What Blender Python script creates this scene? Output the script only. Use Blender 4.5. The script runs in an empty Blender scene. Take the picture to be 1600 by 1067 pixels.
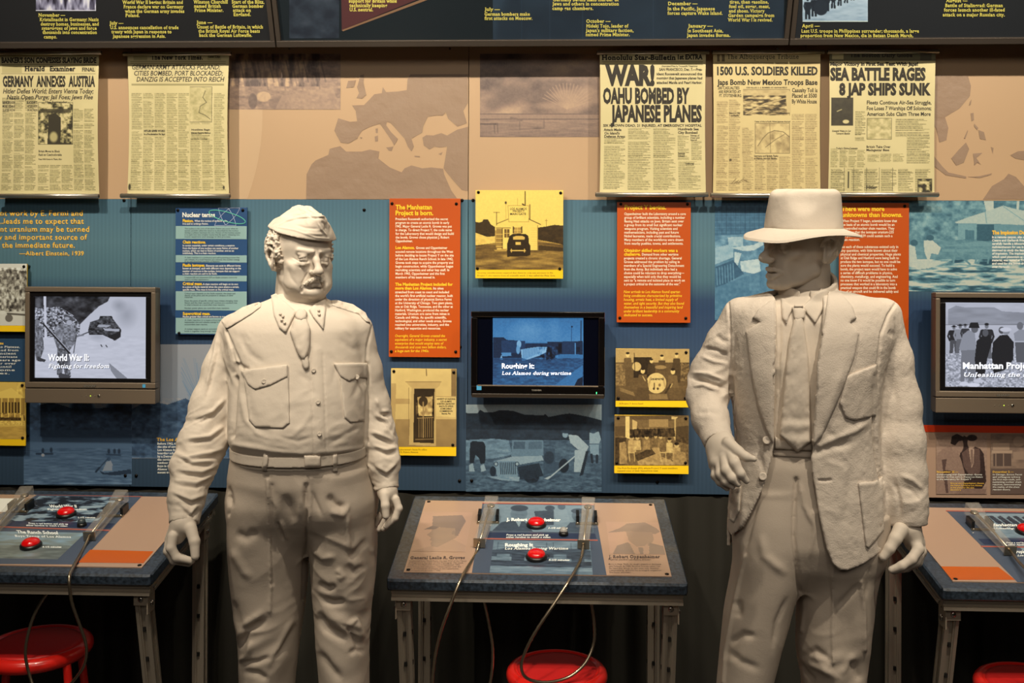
import bpy, bmesh, math, random
import numpy as np
from mathutils import Vector, Matrix
from mathutils.bvhtree import BVHTree
from mathutils.geometry import delaunay_2d_cdt
random.seed(7)
S = bpy.context.scene
COL = S.collection
# ------------------------------------------------------------------ camera
FPX, CX, CY, EYE = 1555.0, 800.0, 390.0, 1.73
YAW, ROLL = math.radians(2.3), math.radians(0.22)
_F = np.array([-math.sin(YAW), math.cos(YAW), 0.0]); _R = np.array([math.cos(YAW), math.sin(YAW), 0.0]); _U = np.array([0, 0, 1.0])
RT = _R*math.cos(ROLL) + _U*math.sin(ROLL); UP = -_R*math.sin(ROLL) + _U*math.cos(ROLL)
CAM = np.array([0, 0, EYE])
cd = bpy.data.cameras.new('camera'); cam = bpy.data.objects.new('camera', cd); COL.objects.link(cam)
cd.sensor_width = 36; cd.lens = FPX/1600*36; cd.shift_y = -(533.5-CY)/1600; cd.clip_start = .05
cam.matrix_world = Matrix(((RT[0], UP[0], -_F[0], 0), (RT[1], UP[1], -_F[1], 0), (RT[2], UP[2], -_F[2], EYE), (0, 0, 0, 1)))
S.camera = cam
def ray(px, py):
    px = np.asarray(px, float); py = np.asarray(py, float)
    return _F + ((px-CX)/FPX)[..., None]*RT - ((py-CY)/FPX)[..., None]*UP
def P(px, py, Y):                      # picture point -> world point on the vertical plane y = Y
    d = ray(px, py); return CAM + d*((np.asarray(Y, float)/d[..., 1])[..., None])
def PZ(px, py, Z):                     # ... on the horizontal plane z = Z
    d = ray(px, py); return CAM + d*(((Z-EYE)/d[..., 2])[..., None])
def plane_map(o, n):                   # ... on the plane through o with normal n
    o = np.array(o, float); n = np.array(n, float)
    def f(px, py):
        d = ray(px, py); t = ((o-CAM)@n)/(d@n); return CAM + d*t[..., None]
    return f
def pix(V):                            # world points -> picture points
    q = np.asarray(V)-CAM; z = q@_F
    return CX + FPX*(q@RT)/z, CY - FPX*(q@UP)/z
# ------------------------------------------------------------------ world, lights, exposure
S.view_settings.view_transform = 'Standard'; S.view_settings.look = 'None'
S.view_settings.exposure = 0.0; S.view_settings.gamma = 1.0; S.view_settings.use_curve_mapping = False
W = bpy.data.worlds.new('dim_gallery'); S.world = W; W.use_nodes = True
W.node_tree.nodes['Background'].inputs[0].default_value = (.75, .8, 1, 1); W.node_tree.nodes['Background'].inputs[1].default_value = .03
LC = (1.0, .86, .66)
def spot(x, y, z, tx, ty, tz, power, ang=60, blend=.6, r=.035, col=LC):
    l = bpy.data.lights.new('track_spot', 'SPOT'); o = bpy.data.objects.new('track_spot', l); COL.objects.link(o)
    l.energy = power; l.color = col; l.spot_size = math.radians(ang); l.spot_blend = blend; l.shadow_soft_size = r
    o.location = (x, y, z); o.rotation_euler = (Vector((tx, ty, tz))-Vector((x, y, z))).to_track_quat('-Z', 'Y').to_euler()
    return o
LIGHTS = [  # x y z  target  power angle: wall washers, then the lamps in front of the statues and desks
    (-1.85, 1.7, 3.55, -1.6, 3.6, 2.15, 165, 80), (-0.75, 1.7, 3.55, -0.65, 3.6, 2.2, 128, 80), (0.4, 1.7, 3.55, 0.35, 3.6, 2.15, 112, 80), (1.5, 1.7, 3.55, 1.35, 3.6, 2.15, 118, 80), (2.5, 1.7, 3.55, 2.2, 3.6, 2.15, 110, 80),
    (-1.6, 1.45, 3.6, -1.35, 3.1, 0.9, 60, 50), (-0.85, 1.35, 3.65, -0.60, 2.68, 1.4, 135, 46),
    (0.15, 1.4, 3.6, 0.15, 3.1, 0.9, 70, 50), (0.95, 1.2, 3.65, 0.74, 2.42, 1.45, 170, 46), (1.9, 1.45, 3.6, 1.55, 3.1, 0.9, 60, 50),
]
for L in LIGHTS: spot(*L)
def area(x, y, z, rx, sx, sy, power, col=LC):
    l = bpy.data.lights.new('fill_light', 'AREA'); l.shape = 'RECTANGLE'; l.size = sx; l.size_y = sy; l.energy = power; l.color = col
    o = bpy.data.objects.new('fill_light', l); COL.objects.link(o); o.location = (x, y, z); o.rotation_euler = (rx, 0, 0)
area(0, -1.2, 3.5, math.radians(35), 5, 1.2, 44, (1, .86, .7))  # added warm fill that lifts the shaded fronts, not a lamp of the gallery
# ------------------------------------------------------------------ objects and materials
def lin(c):
    c = np.asarray(c, float)/255; return np.where(c <= .04045, c/12.92, ((c+.055)/1.055)**2.4)
def alb(c, g=1.0):                     # picture colour -> surface albedo under the warm gallery lamps
    return np.clip(lin(c)/np.array(LC)**.8*g, 0, .9)
def tag(o, label=None, cat=None, group=None, kind=None):
    for k, v in (('label', label), ('category', cat), ('group', group), ('kind', kind)):
        if v: o[k] = v
    return o
def root(name, loc, label, cat, group=None):
    o = bpy.data.objects.new(name, None); COL.objects.link(o); o.location = [float(v) for v in loc]; o.empty_display_size = .05
    return tag(o, label, cat, group)
def origin(o):
    v = Vector((0, 0, 0))
    while o is not None: v += o.location; o = o.parent
    return np.array(v)
def mk(name, V, F, mat, parent=None, smooth=False, loc=None, bevel=0):
    V = np.asarray(V, float).reshape(-1, 3)
    o0 = origin(parent) if parent is not None else (np.zeros(3) if loc is None else np.array(loc, float))
    me = bpy.data.meshes.new(name)
    if isinstance(F, np.ndarray):
        n, k = F.shape
        me.vertices.add(len(V)); me.vertices.foreach_set('co', (V-o0).astype(np.float32).ravel())
        me.loops.add(n*k); me.loops.foreach_set('vertex_index', F.astype(np.int32).ravel())
        me.polygons.add(n); me.polygons.foreach_set('loop_start', np.arange(0, n*k, k, dtype=np.int32))
        me.polygons.foreach_set('loop_total', np.full(n, k, dtype=np.int32)); me.update(calc_edges=True)
    else:
        me.from_pydata((V-o0).tolist(), [], [list(map(int, f)) for f in F])
    if smooth: me.polygons.foreach_set('use_smooth', np.ones(len(me.polygons), dtype=bool))
    if mat: me.materials.append(mat)
    o = bpy.data.objects.new(name, me); COL.objects.link(o)
    if parent is not None: o.parent = parent
    elif loc is not None: o.location = [float(v) for v in loc]
    if bevel:
        b = o.modifiers.new('bevel', 'BEVEL'); b.width = bevel; b.segments = 2; b.limit_method = 'ANGLE'
    return o
class MB:                              # collects shapes, builds ONE mesh object
    def __init__(s): s.V = []; s.F = []; s.n = 0
    def add(s, V, F):
        V = np.asarray(V, float).reshape(-1, 3); s.V.append(V); s.F += [[int(i)+s.n for i in f] for f in F]; s.n += len(V); return s
    def box(s, c, h, M=None):
        v = np.array([(x, y, z) for x in (-1, 1) for y in (-1, 1) for z in (-1, 1)], float)*np.array(h)
        if M is not None: v = v@np.array(M).T
        return s.add(v+np.array(c), [(0, 1, 3, 2), (4, 6, 7, 5), (0, 4, 5, 1), (2, 3, 7, 6), (0, 2, 6, 4), (1, 5, 7, 3)])
    def bb(s, x0, x1, y0, y1, z0, z1): return s.box(((x0+x1)/2, (y0+y1)/2, (z0+z1)/2), (abs(x1-x0)/2, abs(y1-y0)/2, abs(z1-z0)/2))
    def cyl(s, a, b, ra, rb=None, n=20, cap=True):
        return s.tube([a, b], [ra, ra if rb is None else rb], n, cap)
    def tube(s, pts, rad, n=10, cap=True, closed=False):
        pts = np.array(pts, float); m = len(pts); rad = np.broadcast_to(np.asarray(rad, float), (m,))
        T = np.roll(pts, -1, 0)-np.roll(pts, 1, 0) if closed else np.gradient(pts, axis=0)
        T /= np.linalg.norm(T, axis=1)[:, None]+1e-12
        u = np.cross(T[0], [0.0, 0, 1.0]); u = np.cross(T[0], [1.0, 0, 0]) if np.linalg.norm(u) < 1e-3 else u
        V = []; a = np.linspace(0, 2*math.pi, n, endpoint=False)
        for i in range(m):
            u = u-T[i]*(u@T[i]); u /= np.linalg.norm(u); w = np.cross(T[i], u)
            V.append(pts[i]+rad[i]*(np.cos(a)[:, None]*u+np.sin(a)[:, None]*w))
        F = [(i*n+j, i*n+(j+1) % n, ((i+1) % m)*n+(j+1) % n, ((i+1) % m)*n+j) for i in range(m if closed else m-1) for j in range(n)]
        if cap and not closed: F += [tuple(range(n))[::-1], tuple((m-1)*n+j for j in range(n))]
        return s.add(np.concatenate(V), F)
    def lathe(s, c, prof, n=32, ax=None):   # prof: (r, z) along axis ax
        ax = np.array((0, 0, 1.0) if ax is None else ax, float); ax /= np.linalg.norm(ax)
        u = np.cross(ax, [0, 1.0, 0]); u = np.cross(ax, [1.0, 0, 0]) if np.linalg.norm(u) < .1 else u
        u /= np.linalg.norm(u); w = np.cross(ax, u); a = np.linspace(0, 2*math.pi, n, endpoint=False)
        V = [np.array(c)+r*(np.cos(a)[:, None]*u+np.sin(a)[:, None]*w)+z*ax for r, z in prof]; m = len(prof)
        F = [(i*n+j, i*n+(j+1) % n, (i+1)*n+(j+1) % n, (i+1)*n+j) for i in range(m-1) for j in range(n)]
        F += [tuple(range(n))[::-1], tuple((m-1)*n+j for j in range(n))]
        return s.add(np.concatenate(V), F)
    def quad(s, a, b, c, d, t=None):
        if t is None: return s.add([a, b, c, d], [(0, 1, 2, 3)])
        a, b, c, d = map(np.array, (a, b, c, d)); n = np.cross(b-a, d-a); n = n/np.linalg.norm(n)*t
        return s.add([a, b, c, d, a+n, b+n, c+n, d+n], [(0, 1, 2, 3), (7, 6, 5, 4), (0, 4, 5, 1), (1, 5, 6, 2), (2, 6, 7, 3), (3, 7, 4, 0)])
    def build(s, name, mat, parent=None, smooth=False, loc=None, bevel=0, auto=False):
        o = mk(name, np.concatenate(s.V), s.F, mat, parent, smooth or auto, loc, bevel)
        if auto:
            for e in o.data.edges: pass
            bm = bmesh.new(); bm.from_mesh(o.data)
            for e in bm.edges:
                if len(e.link_faces) == 2 and e.calc_face_angle(0) > .6: e.smooth = False
            bm.to_mesh(o.data); bm.free()
        return o
_M = {}
def mat(name, col=(128, 128, 128), rough=.6, metal=0, g=1.0, raw=False, emit=0, trans=0, spec=.5, coat=0, bump=None, var=None, attr=False, alpha=1):
    if name in _M: return _M[name]
    m = bpy.data.materials.new(name); m.use_nodes = True; nt = m.node_tree; b = nt.nodes['Principled BSDF']; N = nt.nodes; Lk = nt.links
    c = lin(col) if raw else alb(col, g)
    b.inputs['Base Color'].default_value = (*c, 1); b.inputs['Roughness'].default_value = rough; b.inputs['Metallic'].default_value = metal
    b.inputs['Specular IOR Level'].default_value = spec; b.inputs['Coat Weight'].default_value = coat; b.inputs['Coat Roughness'].default_value = .08
    b.inputs['Transmission Weight'].default_value = trans; b.inputs['Alpha'].default_value = alpha
    src = None
    if attr:
        a = N.new('ShaderNodeAttribute'); a.attribute_name = 'Col'; src = a.outputs['Color']; Lk.new(src, b.inputs['Base Color'])
    if emit:
        if src: Lk.new(src, b.inputs['Emission Color'])
        else: b.inputs['Emission Color'].default_value = (*lin(col), 1)
        b.inputs['Emission Strength'].default_value = emit
        if attr: 
            Lk.remove(b.inputs['Base Color'].links[0]); b.inputs['Base Color'].default_value = (.01, .01, .012, 1)
    tc = N.new('ShaderNodeTexCoord')
    if var:                            # (scale, darker factor, detail)
        n = N.new('ShaderNodeTexNoise'); n.inputs['Scale'].default_value = var[0]; n.inputs['Detail'].default_value = var[2] if len(var) > 2 else 4
        Lk.new(tc.outputs['Object'], n.inputs['Vector']); r = N.new('ShaderNodeValToRGB')
        r.color_ramp.elements[0].position = .35; r.color_ramp.elements[1].position = .65
        r.color_ramp.elements[0].color = (*(c*var[1]), 1); r.color_ramp.elements[1].color = (*c, 1)
        Lk.new(n.outputs['Fac'], r.inputs['Fac']); Lk.new(r.outputs['Color'], b.inputs['Base Color'])
    if bump:                           # list of (scale, strength, distance, detail)
        prev = None
        for sc, st, di, de in bump:
            n = N.new('ShaderNodeTexNoise'); n.inputs['Scale'].default_value = sc; n.inputs['Detail'].default_value = de
            Lk.new(tc.outputs['Object'], n.inputs['Vector'])
            q = N.new('ShaderNodeBump'); q.inputs['Strength'].default_value = st; q.inputs['Distance'].default_value = di
            Lk.new(n.outputs['Fac'], q.inputs['Height'])
            if prev: Lk.new(prev.outputs[0], q.inputs['Normal'])
            prev = q
        Lk.new(prev.outputs[0], b.inputs['Normal'])
    _M[name] = m; return m
# ------------------------------------------------------------------ noise
def _hash(i, j, k, s):
    h = (i*374761393 + j*668265263 + k*2147483647 + s*1274126177) & 0xffffffff
    h = ((h ^ (h >> 13))*1274126177) & 0xffffffff
    return ((h ^ (h >> 16)) & 0xffff)/65535.0
def vnoise(p, s=0):                    # value noise 0..1, p (...,2|3)
    p = np.asarray(p, float)
    if p.shape[-1] == 2: p = np.concatenate([p, np.zeros(p.shape[:-1]+(1,))], -1)
    f = np.floor(p); t = p-f; t = t*t*(3-2*t); i = f.astype(np.int64); r = 0
    for a in (0, 1):
        for b in (0, 1):
            for c in (0, 1):
                w = (t[..., 0] if a else 1-t[..., 0])*(t[..., 1] if b else 1-t[..., 1])*(t[..., 2] if c else 1-t[..., 2])
                r = r + w*_hash(i[..., 0]+a, i[..., 1]+b, i[..., 2]+c, s)
    return r
def fbm(p, s=0, o=4):
    p = np.asarray(p, float); r = 0; a = .5; tot = 0
    for q in range(o): r = r+a*vnoise(p*2**q, s+q*17); tot += a; a *= .5
    return r/tot
# ------------------------------------------------------------------ lettering (real outlines, laid out here)
_G = {}
def _font(off):
    if off in _G: return _G[off]
    cu = bpy.data.curves.new('f', 'FONT'); cu.resolution_u = 2; cu.dimensions = '2D'; cu.fill_mode = 'FRONT'; cu.offset = off; cu.size = 1
    ob = bpy.data.objects.new('f', cu); COL.objects.link(ob); dg = bpy.context.evaluated_depsgraph_get()
    def grab(t):
        cu.body = t; dg.update(); e = ob.evaluated_get(dg); me = e.to_mesh()
        v = np.array([q.co[:2] for q in me.vertices]).reshape(-1, 2); f = [list(q.vertices) for q in me.polygons]; e.to_mesh_clear(); return v, f
    w0 = np.ptp(grab('||')[0][:, 0]); G = {}
    for ch in [chr(i) for i in range(33, 127)]+['—']:
        v, f = grab(ch); w = np.ptp(grab('|'+ch+'|')[0][:, 0])-w0; G[ch] = (v, f, w)
    G[' '] = (np.zeros((0, 2)), [], .28); bpy.data.objects.remove(ob); bpy.data.curves.remove(cu)
    cap = G['H'][0][:, 1].max(); G = {k: (v/cap, f, w/cap) for k, (v, f, w) in G.items()}
    _G[off] = G; return G
def _slab(off):                        # the same outlines with square serifs on every stem
    key = ('slab', off)
    if key in _G: return _G[key]
    G = dict(_font(off)); out = {}; xh = G['x'][0][:, 1].max()
    for ch, (v, f, w) in G.items():
        if not ch.isalpha() and ch not in '14': out[ch] = (v, f, w); continue
        v2 = v.copy(); f2 = list(f); top = v[:, 1].max(); base = 0.0
        tri = [[v[i] for i in q] for q in f]
        def spans(y):
            iv = []
            for t in tri:
                xs = []
                for a, b in zip(t, t[1:]+t[:1]):
                    if (a[1]-y)*(b[1]-y) < 0: xs.append(a[0]+(b[0]-a[0])*(y-a[1])/(b[1]-a[1]))
                if len(xs) >= 2: iv.append([min(xs), max(xs)])
            iv.sort(); r = []
            for i in iv:
                if r and i[0] <= r[-1][1]+1e-3: r[-1][1] = max(r[-1][1], i[1])
                else: r.append(i)
            return r
        for y, y2, d in ((base+.012-off, base+.1, 1), (top-.012, top-.1, -1)):
            A = spans(y); B = spans(y2)
            for a in A:
                if a[1]-a[0] < .3 and any(abs(a[0]-q[0]) < .05 and abs(a[1]-q[1]) < .05 for q in B):
                    e = .075; n = len(v2); yy = (y-.012, y+.1) if d > 0 else (y-.1, y+.012)
                    v2 = np.vstack([v2, [(a[0]-e, yy[0]), (a[1]+e, yy[0]), (a[1]+e, yy[1]), (a[0]-e, yy[1])]]); f2.append([n, n+1, n+2, n+3])
        out[ch] = (v2, f2, w+.08)
    _G[key] = out; return out
class Ink:
    def __init__(s, M): s.M = M; s.V = []; s.F = []; s.n = 0
    def line(s, t, x, y, h, w=None, bold=.02, cond=.8, shear=0, slab=False, track=0, dy=0, xr=None):
        """t from x along baseline y (picture px), capitals h px high; w fits the width; dy: drop of the baseline per px"""
        G = _slab(bold) if slab else _font(bold); cx = 0; vs = []; fs = []; n = 0
        for ch in t:
            v, f, a = G.get(ch, G['-'])
            if len(v): vs.append(v+np.array([cx, 0])); fs += [[i+n for i in q] for q in f]; n += len(v)
            cx += a+track
        if not vs: return s
        V = np.concatenate(vs); V[:, 0] -= V[:, 0].min(); V[:, 0] += V[:, 1]*shear
        k = w/np.ptp(V[:, 0]) if w else h*cond
        X = x+V[:, 0]*k; Yp = y-V[:, 1]*h+dy*(X-x)
        s.V.append(np.stack([X, Yp], 1)); s.F += [[i+s.n for i in q] for q in fs]; s.n += n; return s
    def block(s, lines, x, y, pitch, h, **k):
        for i, t in enumerate(lines):
            if t: s.line(t, x+k.get('xr', None)*0 if False else x, y+i*pitch, h, **k)
        return s
    def build(s, name, mat_, parent, split=False):
        if split:
            i = 0; k = 0; F = s.F
            for v in s.V:
                n = len(v); f = []
                while k < len(F) and F[k][0] < i+n: f.append([q-i for q in F[k]]); k += 1
                mk(name, s.M(v[:, 0], v[:, 1]), f, mat_, parent); i += n
            return
        V = np.concatenate(s.V); return mk(name, s.M(V[:, 0], V[:, 1]), s.F, mat_, parent)
# ------------------------------------------------------------------ printed pictures: painted tone by tone in numpy, stored as mesh colours
class Pic:
    def __init__(s, x0, y0, x1, y1, base=.5, res=1.0, seed=0):
        s.x0, s.y0, s.x1, s.y1 = x0, y0, x1, y1; s.nx = max(2, int((x1-x0)*res)); s.ny = max(2, int((y1-y0)*res)); s.res = res
        s.X, s.Y = np.meshgrid(np.linspace(x0, x1, s.nx), np.linspace(y0, y1, s.ny)); s.g = np.full(s.X.shape, float(base)); s.seed = seed
    def _put(s, m, c, a=1): s.g = s.g*(1-m*a)+np.asarray(c)*m*a; return s
    def mask(s, pts):
        m = np.zeros(s.X.shape, bool); pts = list(pts); xs = [p[0] for p in pts]; ys = [p[1] for p in pts]
        for (xa, ya), (xb, yb) in zip(pts, pts[1:]+pts[:1]):
            if ya == yb: continue
            c = ((ya > s.Y) != (yb > s.Y)) & (s.X < (xb-xa)*(s.Y-ya)/(yb-ya)+xa); m ^= c
        return m.astype(float)
    def poly(s, pts, c, a=1): return s._put(s.mask(pts), c, a)
    def rect(s, x0, y0, x1, y1, c, a=1): return s._put(((s.X >= x0) & (s.X <= x1) & (s.Y >= y0) & (s.Y <= y1)).astype(float), c, a)
    def ell(s, x, y, rx, ry, c, a=1, soft=0, rot=0):
        u, v = s.X-x, s.Y-y; co, si = math.cos(rot), math.sin(rot); r = np.sqrt(((u*co+v*si)/rx)**2+((-u*si+v*co)/ry)**2)
        m = np.clip((1-r)/soft, 0, 1) if soft else np.clip((1-r)*min(rx, ry)*s.res+.5, 0, 1); return s._put(m, c, a)
    def line(s, pts, w, c, a=1):
        for (xa, ya), (xb, yb) in zip(pts, pts[1:]):
            dx, dy = xb-xa, yb-ya; t = np.clip(((s.X-xa)*dx+(s.Y-ya)*dy)/(dx*dx+dy*dy+1e-9), 0, 1)
            d = np.hypot(s.X-xa-t*dx, s.Y-ya-t*dy); s._put(np.clip((w/2-d)*s.res+.5, 0, 1), c, a)
        return s
    def grad(s, x0, y0, x1, y1, c0, c1, a=1):
        t = np.clip((s.Y-y0)/(y1-y0+1e-9), 0, 1); m = ((s.X >= x0) & (s.X <= x1) & (s.Y >= y0) & (s.Y <= y1)).astype(float); return s._put(m, c0+(c1-c0)*t, a)
    def noise(s, amp, sx, sy=None, seed=0, box=None, o=3, hard=0):
        n = fbm(np.stack([s.X/sx, s.Y/(sy or sx)], -1), seed+s.seed, o)-.5
        if hard: n = np.clip(n*hard, -.5, .5)
        m = 1 if box is None else ((s.X >= box[0]) & (s.X <= box[2]) & (s.Y >= box[1]) & (s.Y <= box[3]))
        s.g = s.g+amp*2*n*m; return s
    def tex(s, pts, amp, sx, sy=None, seed=0, o=3):
        n = fbm(np.stack([s.X/sx, s.Y/(sy or sx)], -1), seed+s.seed, o)-.5; s.g = s.g+amp*2*n*s.mask(pts); return s
    def man(s, x, y, h, c=.3, face=.7, legs=None, w=1.0, hat=None):   # small standing figure, (x, y) = feet
        r = h*.062; s.poly([(x-h*.13*w, y-h*.80), (x+h*.13*w, y-h*.80), (x+h*.12*w, y-h*.45), (x-h*.12*w, y-h*.45)], c)
        l = c if legs is None else legs
        s.poly([(x-h*.11*w, y-h*.47), (x+h*.11*w, y-h*.47), (x+h*.13*w, y), (x+h*.03*w, y), (x, y-h*.35), (x-h*.03*w, y), (x-h*.13*w, y)], l)
        s.line([(x-h*.13*w, y-h*.76), (x-h*.17*w, y-h*.6), (x-h*.12*w, y-h*.45)], h*.06, c); s.line([(x+h*.13*w, y-h*.76), (x+h*.17*w, y-h*.6), (x+h*.12*w, y-h*.45)], h*.06, c)
        s.ell(x, y-h*.89, r*.85, r*1.15, face); s.ell(x, y-h*.94, r*.95, r*.6, .12 if hat is None else hat)
        if hat is not None: s.line([(x-r*1.5, y-h*.93), (x+r*1.5, y-h*.93)], h*.02, hat)
        return s
    def newsprint(s, x0, y0, x1, y1, cols, pitch=2.0, dark=.45, seed=0):
        cw = (x1-x0)/cols; u = (s.X-x0)/cw; ci = np.floor(u).astype(int); fu = u-ci
        row = np.floor((s.Y-y0)/pitch); fr = (s.Y-y0)/pitch-row
        n = vnoise(np.stack([s.X/1.1, row*3.7, ci*9.1], -1), seed)
        end = .55+.6*vnoise(np.stack([ci*7.3, row*1.9], -1), seed+3)
        m = (fr < .62) & (fu > .04) & (fu < np.minimum(end, .95)) & (s.X >= x0) & (s.X <= x1) & (s.Y >= y0) & (s.Y <= y1)
        gap = vnoise(np.stack([ci*5.1, np.floor(row/5)*2.3], -1), seed+9) > .8
        s.g = s.g-np.where(m & ~(gap & (row % 5 == 0)), dark*(.35+.9*n), 0); return s
    def rgb(s, stops):
        g = np.clip(s.g, 0, 1); t = np.linspace(0, 1, len(stops)); st = np.array(stops, float)
        return np.stack([np.interp(g, t, st[:, i]) for i in range(3)], -1)
    def build(s, name, M, stops, parent, mt, emit=False, warp=None):
        c = s.rgb(stops); c = lin(c) if emit else alb(c)
        V = M(s.X, s.Y).reshape(-1, 3)
        if warp is not None: V = warp(V, s.X.ravel(), s.Y.ravel())
        i = np.arange(s.nx*s.ny).reshape(s.ny, s.nx)
        F = np.stack([i[:-1, :-1], i[1:, :-1], i[1:, 1:], i[:-1, 1:]], -1).reshape(-1, 4)
        o = mk(name, V, F, mt, parent, True)
        a = o.data.color_attributes.new('Col', 'FLOAT_COLOR', 'POINT'); q = np.ones((len(V), 4), np.float32); q[:, :3] = c.reshape(-1, 3)
        a.data.foreach_set('color', q.ravel()); return o
SEPIA = [(22, 16, 12), (92, 72, 48), (165, 135, 90), (225, 195, 130)]
YEL = [(25, 18, 10), (100, 74, 36), (196, 155, 70), (243, 208, 100)]
GREY = [(14, 14, 16), (90, 92, 100), (160, 165, 180), (228, 232, 250)]
# ------------------------------------------------------------------ solid modelling on a distance grid
def smin(a, b, k):
    if k <= 0: return np.minimum(a, b)
    h = np.clip(.5+.5*(b-a)/k, 0, 1); return b+(a-b)*h-k*h*(1-h)
def smax(a, b, k): return -smin(-a, -b, k)
class Field:
    def __init__(s, lo, hi, h):
        s.lo = np.array(lo, float); s.h = h; s.n = np.ceil((np.array(hi)-s.lo)/h).astype(int)+1
        s.ax = [s.lo[i]+h*np.arange(s.n[i]) for i in range(3)]; s.d = np.full(tuple(s.n), .2, np.float32)
    def sub(s, lo, hi, pad):
        a = np.clip(np.floor((np.array(lo)-pad-s.lo)/s.h).astype(int), 0, s.n); b = np.clip(np.ceil((np.array(hi)+pad-s.lo)/s.h).astype(int)+1, 0, s.n)
        sl = tuple(slice(int(a[i]), int(b[i])) for i in range(3)); X, Y, Z = np.meshgrid(*[s.ax[i][sl[i]].astype(np.float32) for i in range(3)], indexing='ij', sparse=True)
        return sl, X, Y, Z
    def op(s, lo, hi, f, k, mode):
        sl, X, Y, Z = s.sub(lo, hi, k+.012 if mode != '+' else k+.03)
        if 0 in s.d[sl].shape: return s
        v = f(X, Y, Z).astype(np.float32)
        if mode == '+': s.d[sl] = smin(s.d[sl], v, k)
        elif mode == '-': s.d[sl] = smax(s.d[sl], -v, k)
        elif mode == 'bump': s.d[sl] = s.d[sl]-v
        return s
    def ell(s, c, r, k=.01, M=None, mode='+'):
        c = np.array(c, float); r = np.array(r if np.ndim(r) else (r, r, r), float); m = r.max()
        def f(X, Y, Z):
            x, y, z = X-c[0], Y-c[1], Z-c[2]
            if M is not None: x, y, z = [M[0][i]*x+M[1][i]*y+M[2][i]*z for i in range(3)]
            k0 = np.sqrt((x/r[0])**2+(y/r[1])**2+(z/r[2])**2); k1 = np.sqrt((x/r[0]**2)**2+(y/r[1]**2)**2+(z/r[2]**2)**2)+1e-9
            return k0*(k0-1)/k1
        return s.op(c-m, c+m, f, k, mode)
    def rc(s, a, b, ra, rb=None, k=.01, mode='+', sq=None):
        a = np.array(a, float); b = np.array(b, float); rb = ra if rb is None else rb; ab = b-a; L = ab@ab+1e-12; R = max(ra, rb)
        def f(X, Y, Z):
            x, y, z = X-a[0], Y-a[1], Z-a[2]; t = np.clip((x*ab[0]+y*ab[1]+z*ab[2])/L, 0, 1)
            return np.sqrt((x-t*ab[0])**2+(y-t*ab[1])**2+(z-t*ab[2])**2)-(ra+(rb-ra)*t)
        return s.op(np.minimum(a, b)-R, np.maximum(a, b)+R, f, k, mode)
    def tube(s, pts, rad, k=.01, mode='+'):
        for i in range(len(pts)-1): s.rc(pts[i], pts[i+1], rad[i], rad[i+1], k, mode)
        return s
    def box(s, c, h, r=.003, k=.005, M=None, mode='+'):
        c = np.array(c, float); h = np.array(h, float); m = np.linalg.norm(h)
        def f(X, Y, Z):
            x, y, z = X-c[0], Y-c[1], Z-c[2]
            if M is not None: x, y, z = [M[0][i]*x+M[1][i]*y+M[2][i]*z for i in range(3)]
            qx, qy, qz = np.abs(x)-h[0]+r, np.abs(y)-h[1]+r, np.abs(z)-h[2]+r
            return np.sqrt(np.maximum(qx, 0)**2+np.maximum(qy, 0)**2+np.maximum(qz, 0)**2)+np.minimum(np.maximum(qx, np.maximum(qy, qz)), 0)-r
        return s.op(c-m, c+m, f, k, mode)
    def loft(s, L, k=.01, mode='+', grow=0, p=2.3):
        """L rows: z, x left, x right, y front, y back, sorted by falling z"""
        A = np.array(sorted(L, key=lambda q: q[0]), float); zz = np.linspace(A[0, 0], A[-1, 0], 160); B = []
        for j in range(1, 5):
            v = np.interp(zz, A[:, 0], A[:, j]); ker = np.hanning(15); ker /= ker.sum(); vp = np.pad(v, 7, mode='reflect', reflect_type='odd'); B.append(np.convolve(vp, ker, 'valid'))
        lo = (A[:, 1].min()-.02, A[:, 3].min()-.02, A[0, 0]); hi = (A[:, 2].max()+.02, A[:, 4].max()+.02, A[-1, 0])
        def f(X, Y, Z):
            xl, xr, yf, yb = [np.interp(Z, zz, b) for b in B]; cx = (xl+xr)/2; a = (xr-xl)/2+grow; cy = (yf+yb)/2; b = (yb-yf)/2+grow
            q = (np.abs((X-cx)/a)**p+np.abs((Y-cy)/b)**p)**(1/p); d = (q-1)*np.minimum(a, b)
            return np.maximum(d, np.maximum(A[0, 0]-grow-Z, Z-A[-1, 0]-grow))
        return s.op(lo, hi, f, k, mode)
    def ext(s, pts, y0, y1, k=.003, mode='-', r=0):
        """polygon in world x,z pushed through y0..y1"""
        pts = np.array(pts, float); lo = (pts[:, 0].min(), y0, pts[:, 1].min()); hi = (pts[:, 0].max(), y1, pts[:, 1].max())
        def f(X, Y, Z):
            XX, ZZ = np.broadcast_arrays(X[:, 0], Z[:, 0]) if False else np.broadcast_arrays(X[:, :1, :], Z[:, :1, :])
            d = np.full(XX.shape, 1e9); sg = np.ones(XX.shape)
            for (ax, az), (bx, bz) in zip(pts, np.roll(pts, -1, 0)):
                ex, ez = bx-ax, bz-az; wx, wz = XX-ax, ZZ-az; t = np.clip((wx*ex+wz*ez)/(ex*ex+ez*ez+1e-12), 0, 1)
                d = np.minimum(d, (wx-t*ex)**2+(wz-t*ez)**2)
                c1 = ZZ >= az; c2 = ZZ < bz; c3 = ex*wz > ez*wx
                sg = np.where((c1 & c2 & c3) | (~c1 & ~c2 & ~c3), -sg, sg)
            d = sg*np.sqrt(d)-r
            return np.maximum(d, np.maximum(y0-Y, Y-y1))
        return s.op(lo, hi, f, k, mode)
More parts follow.
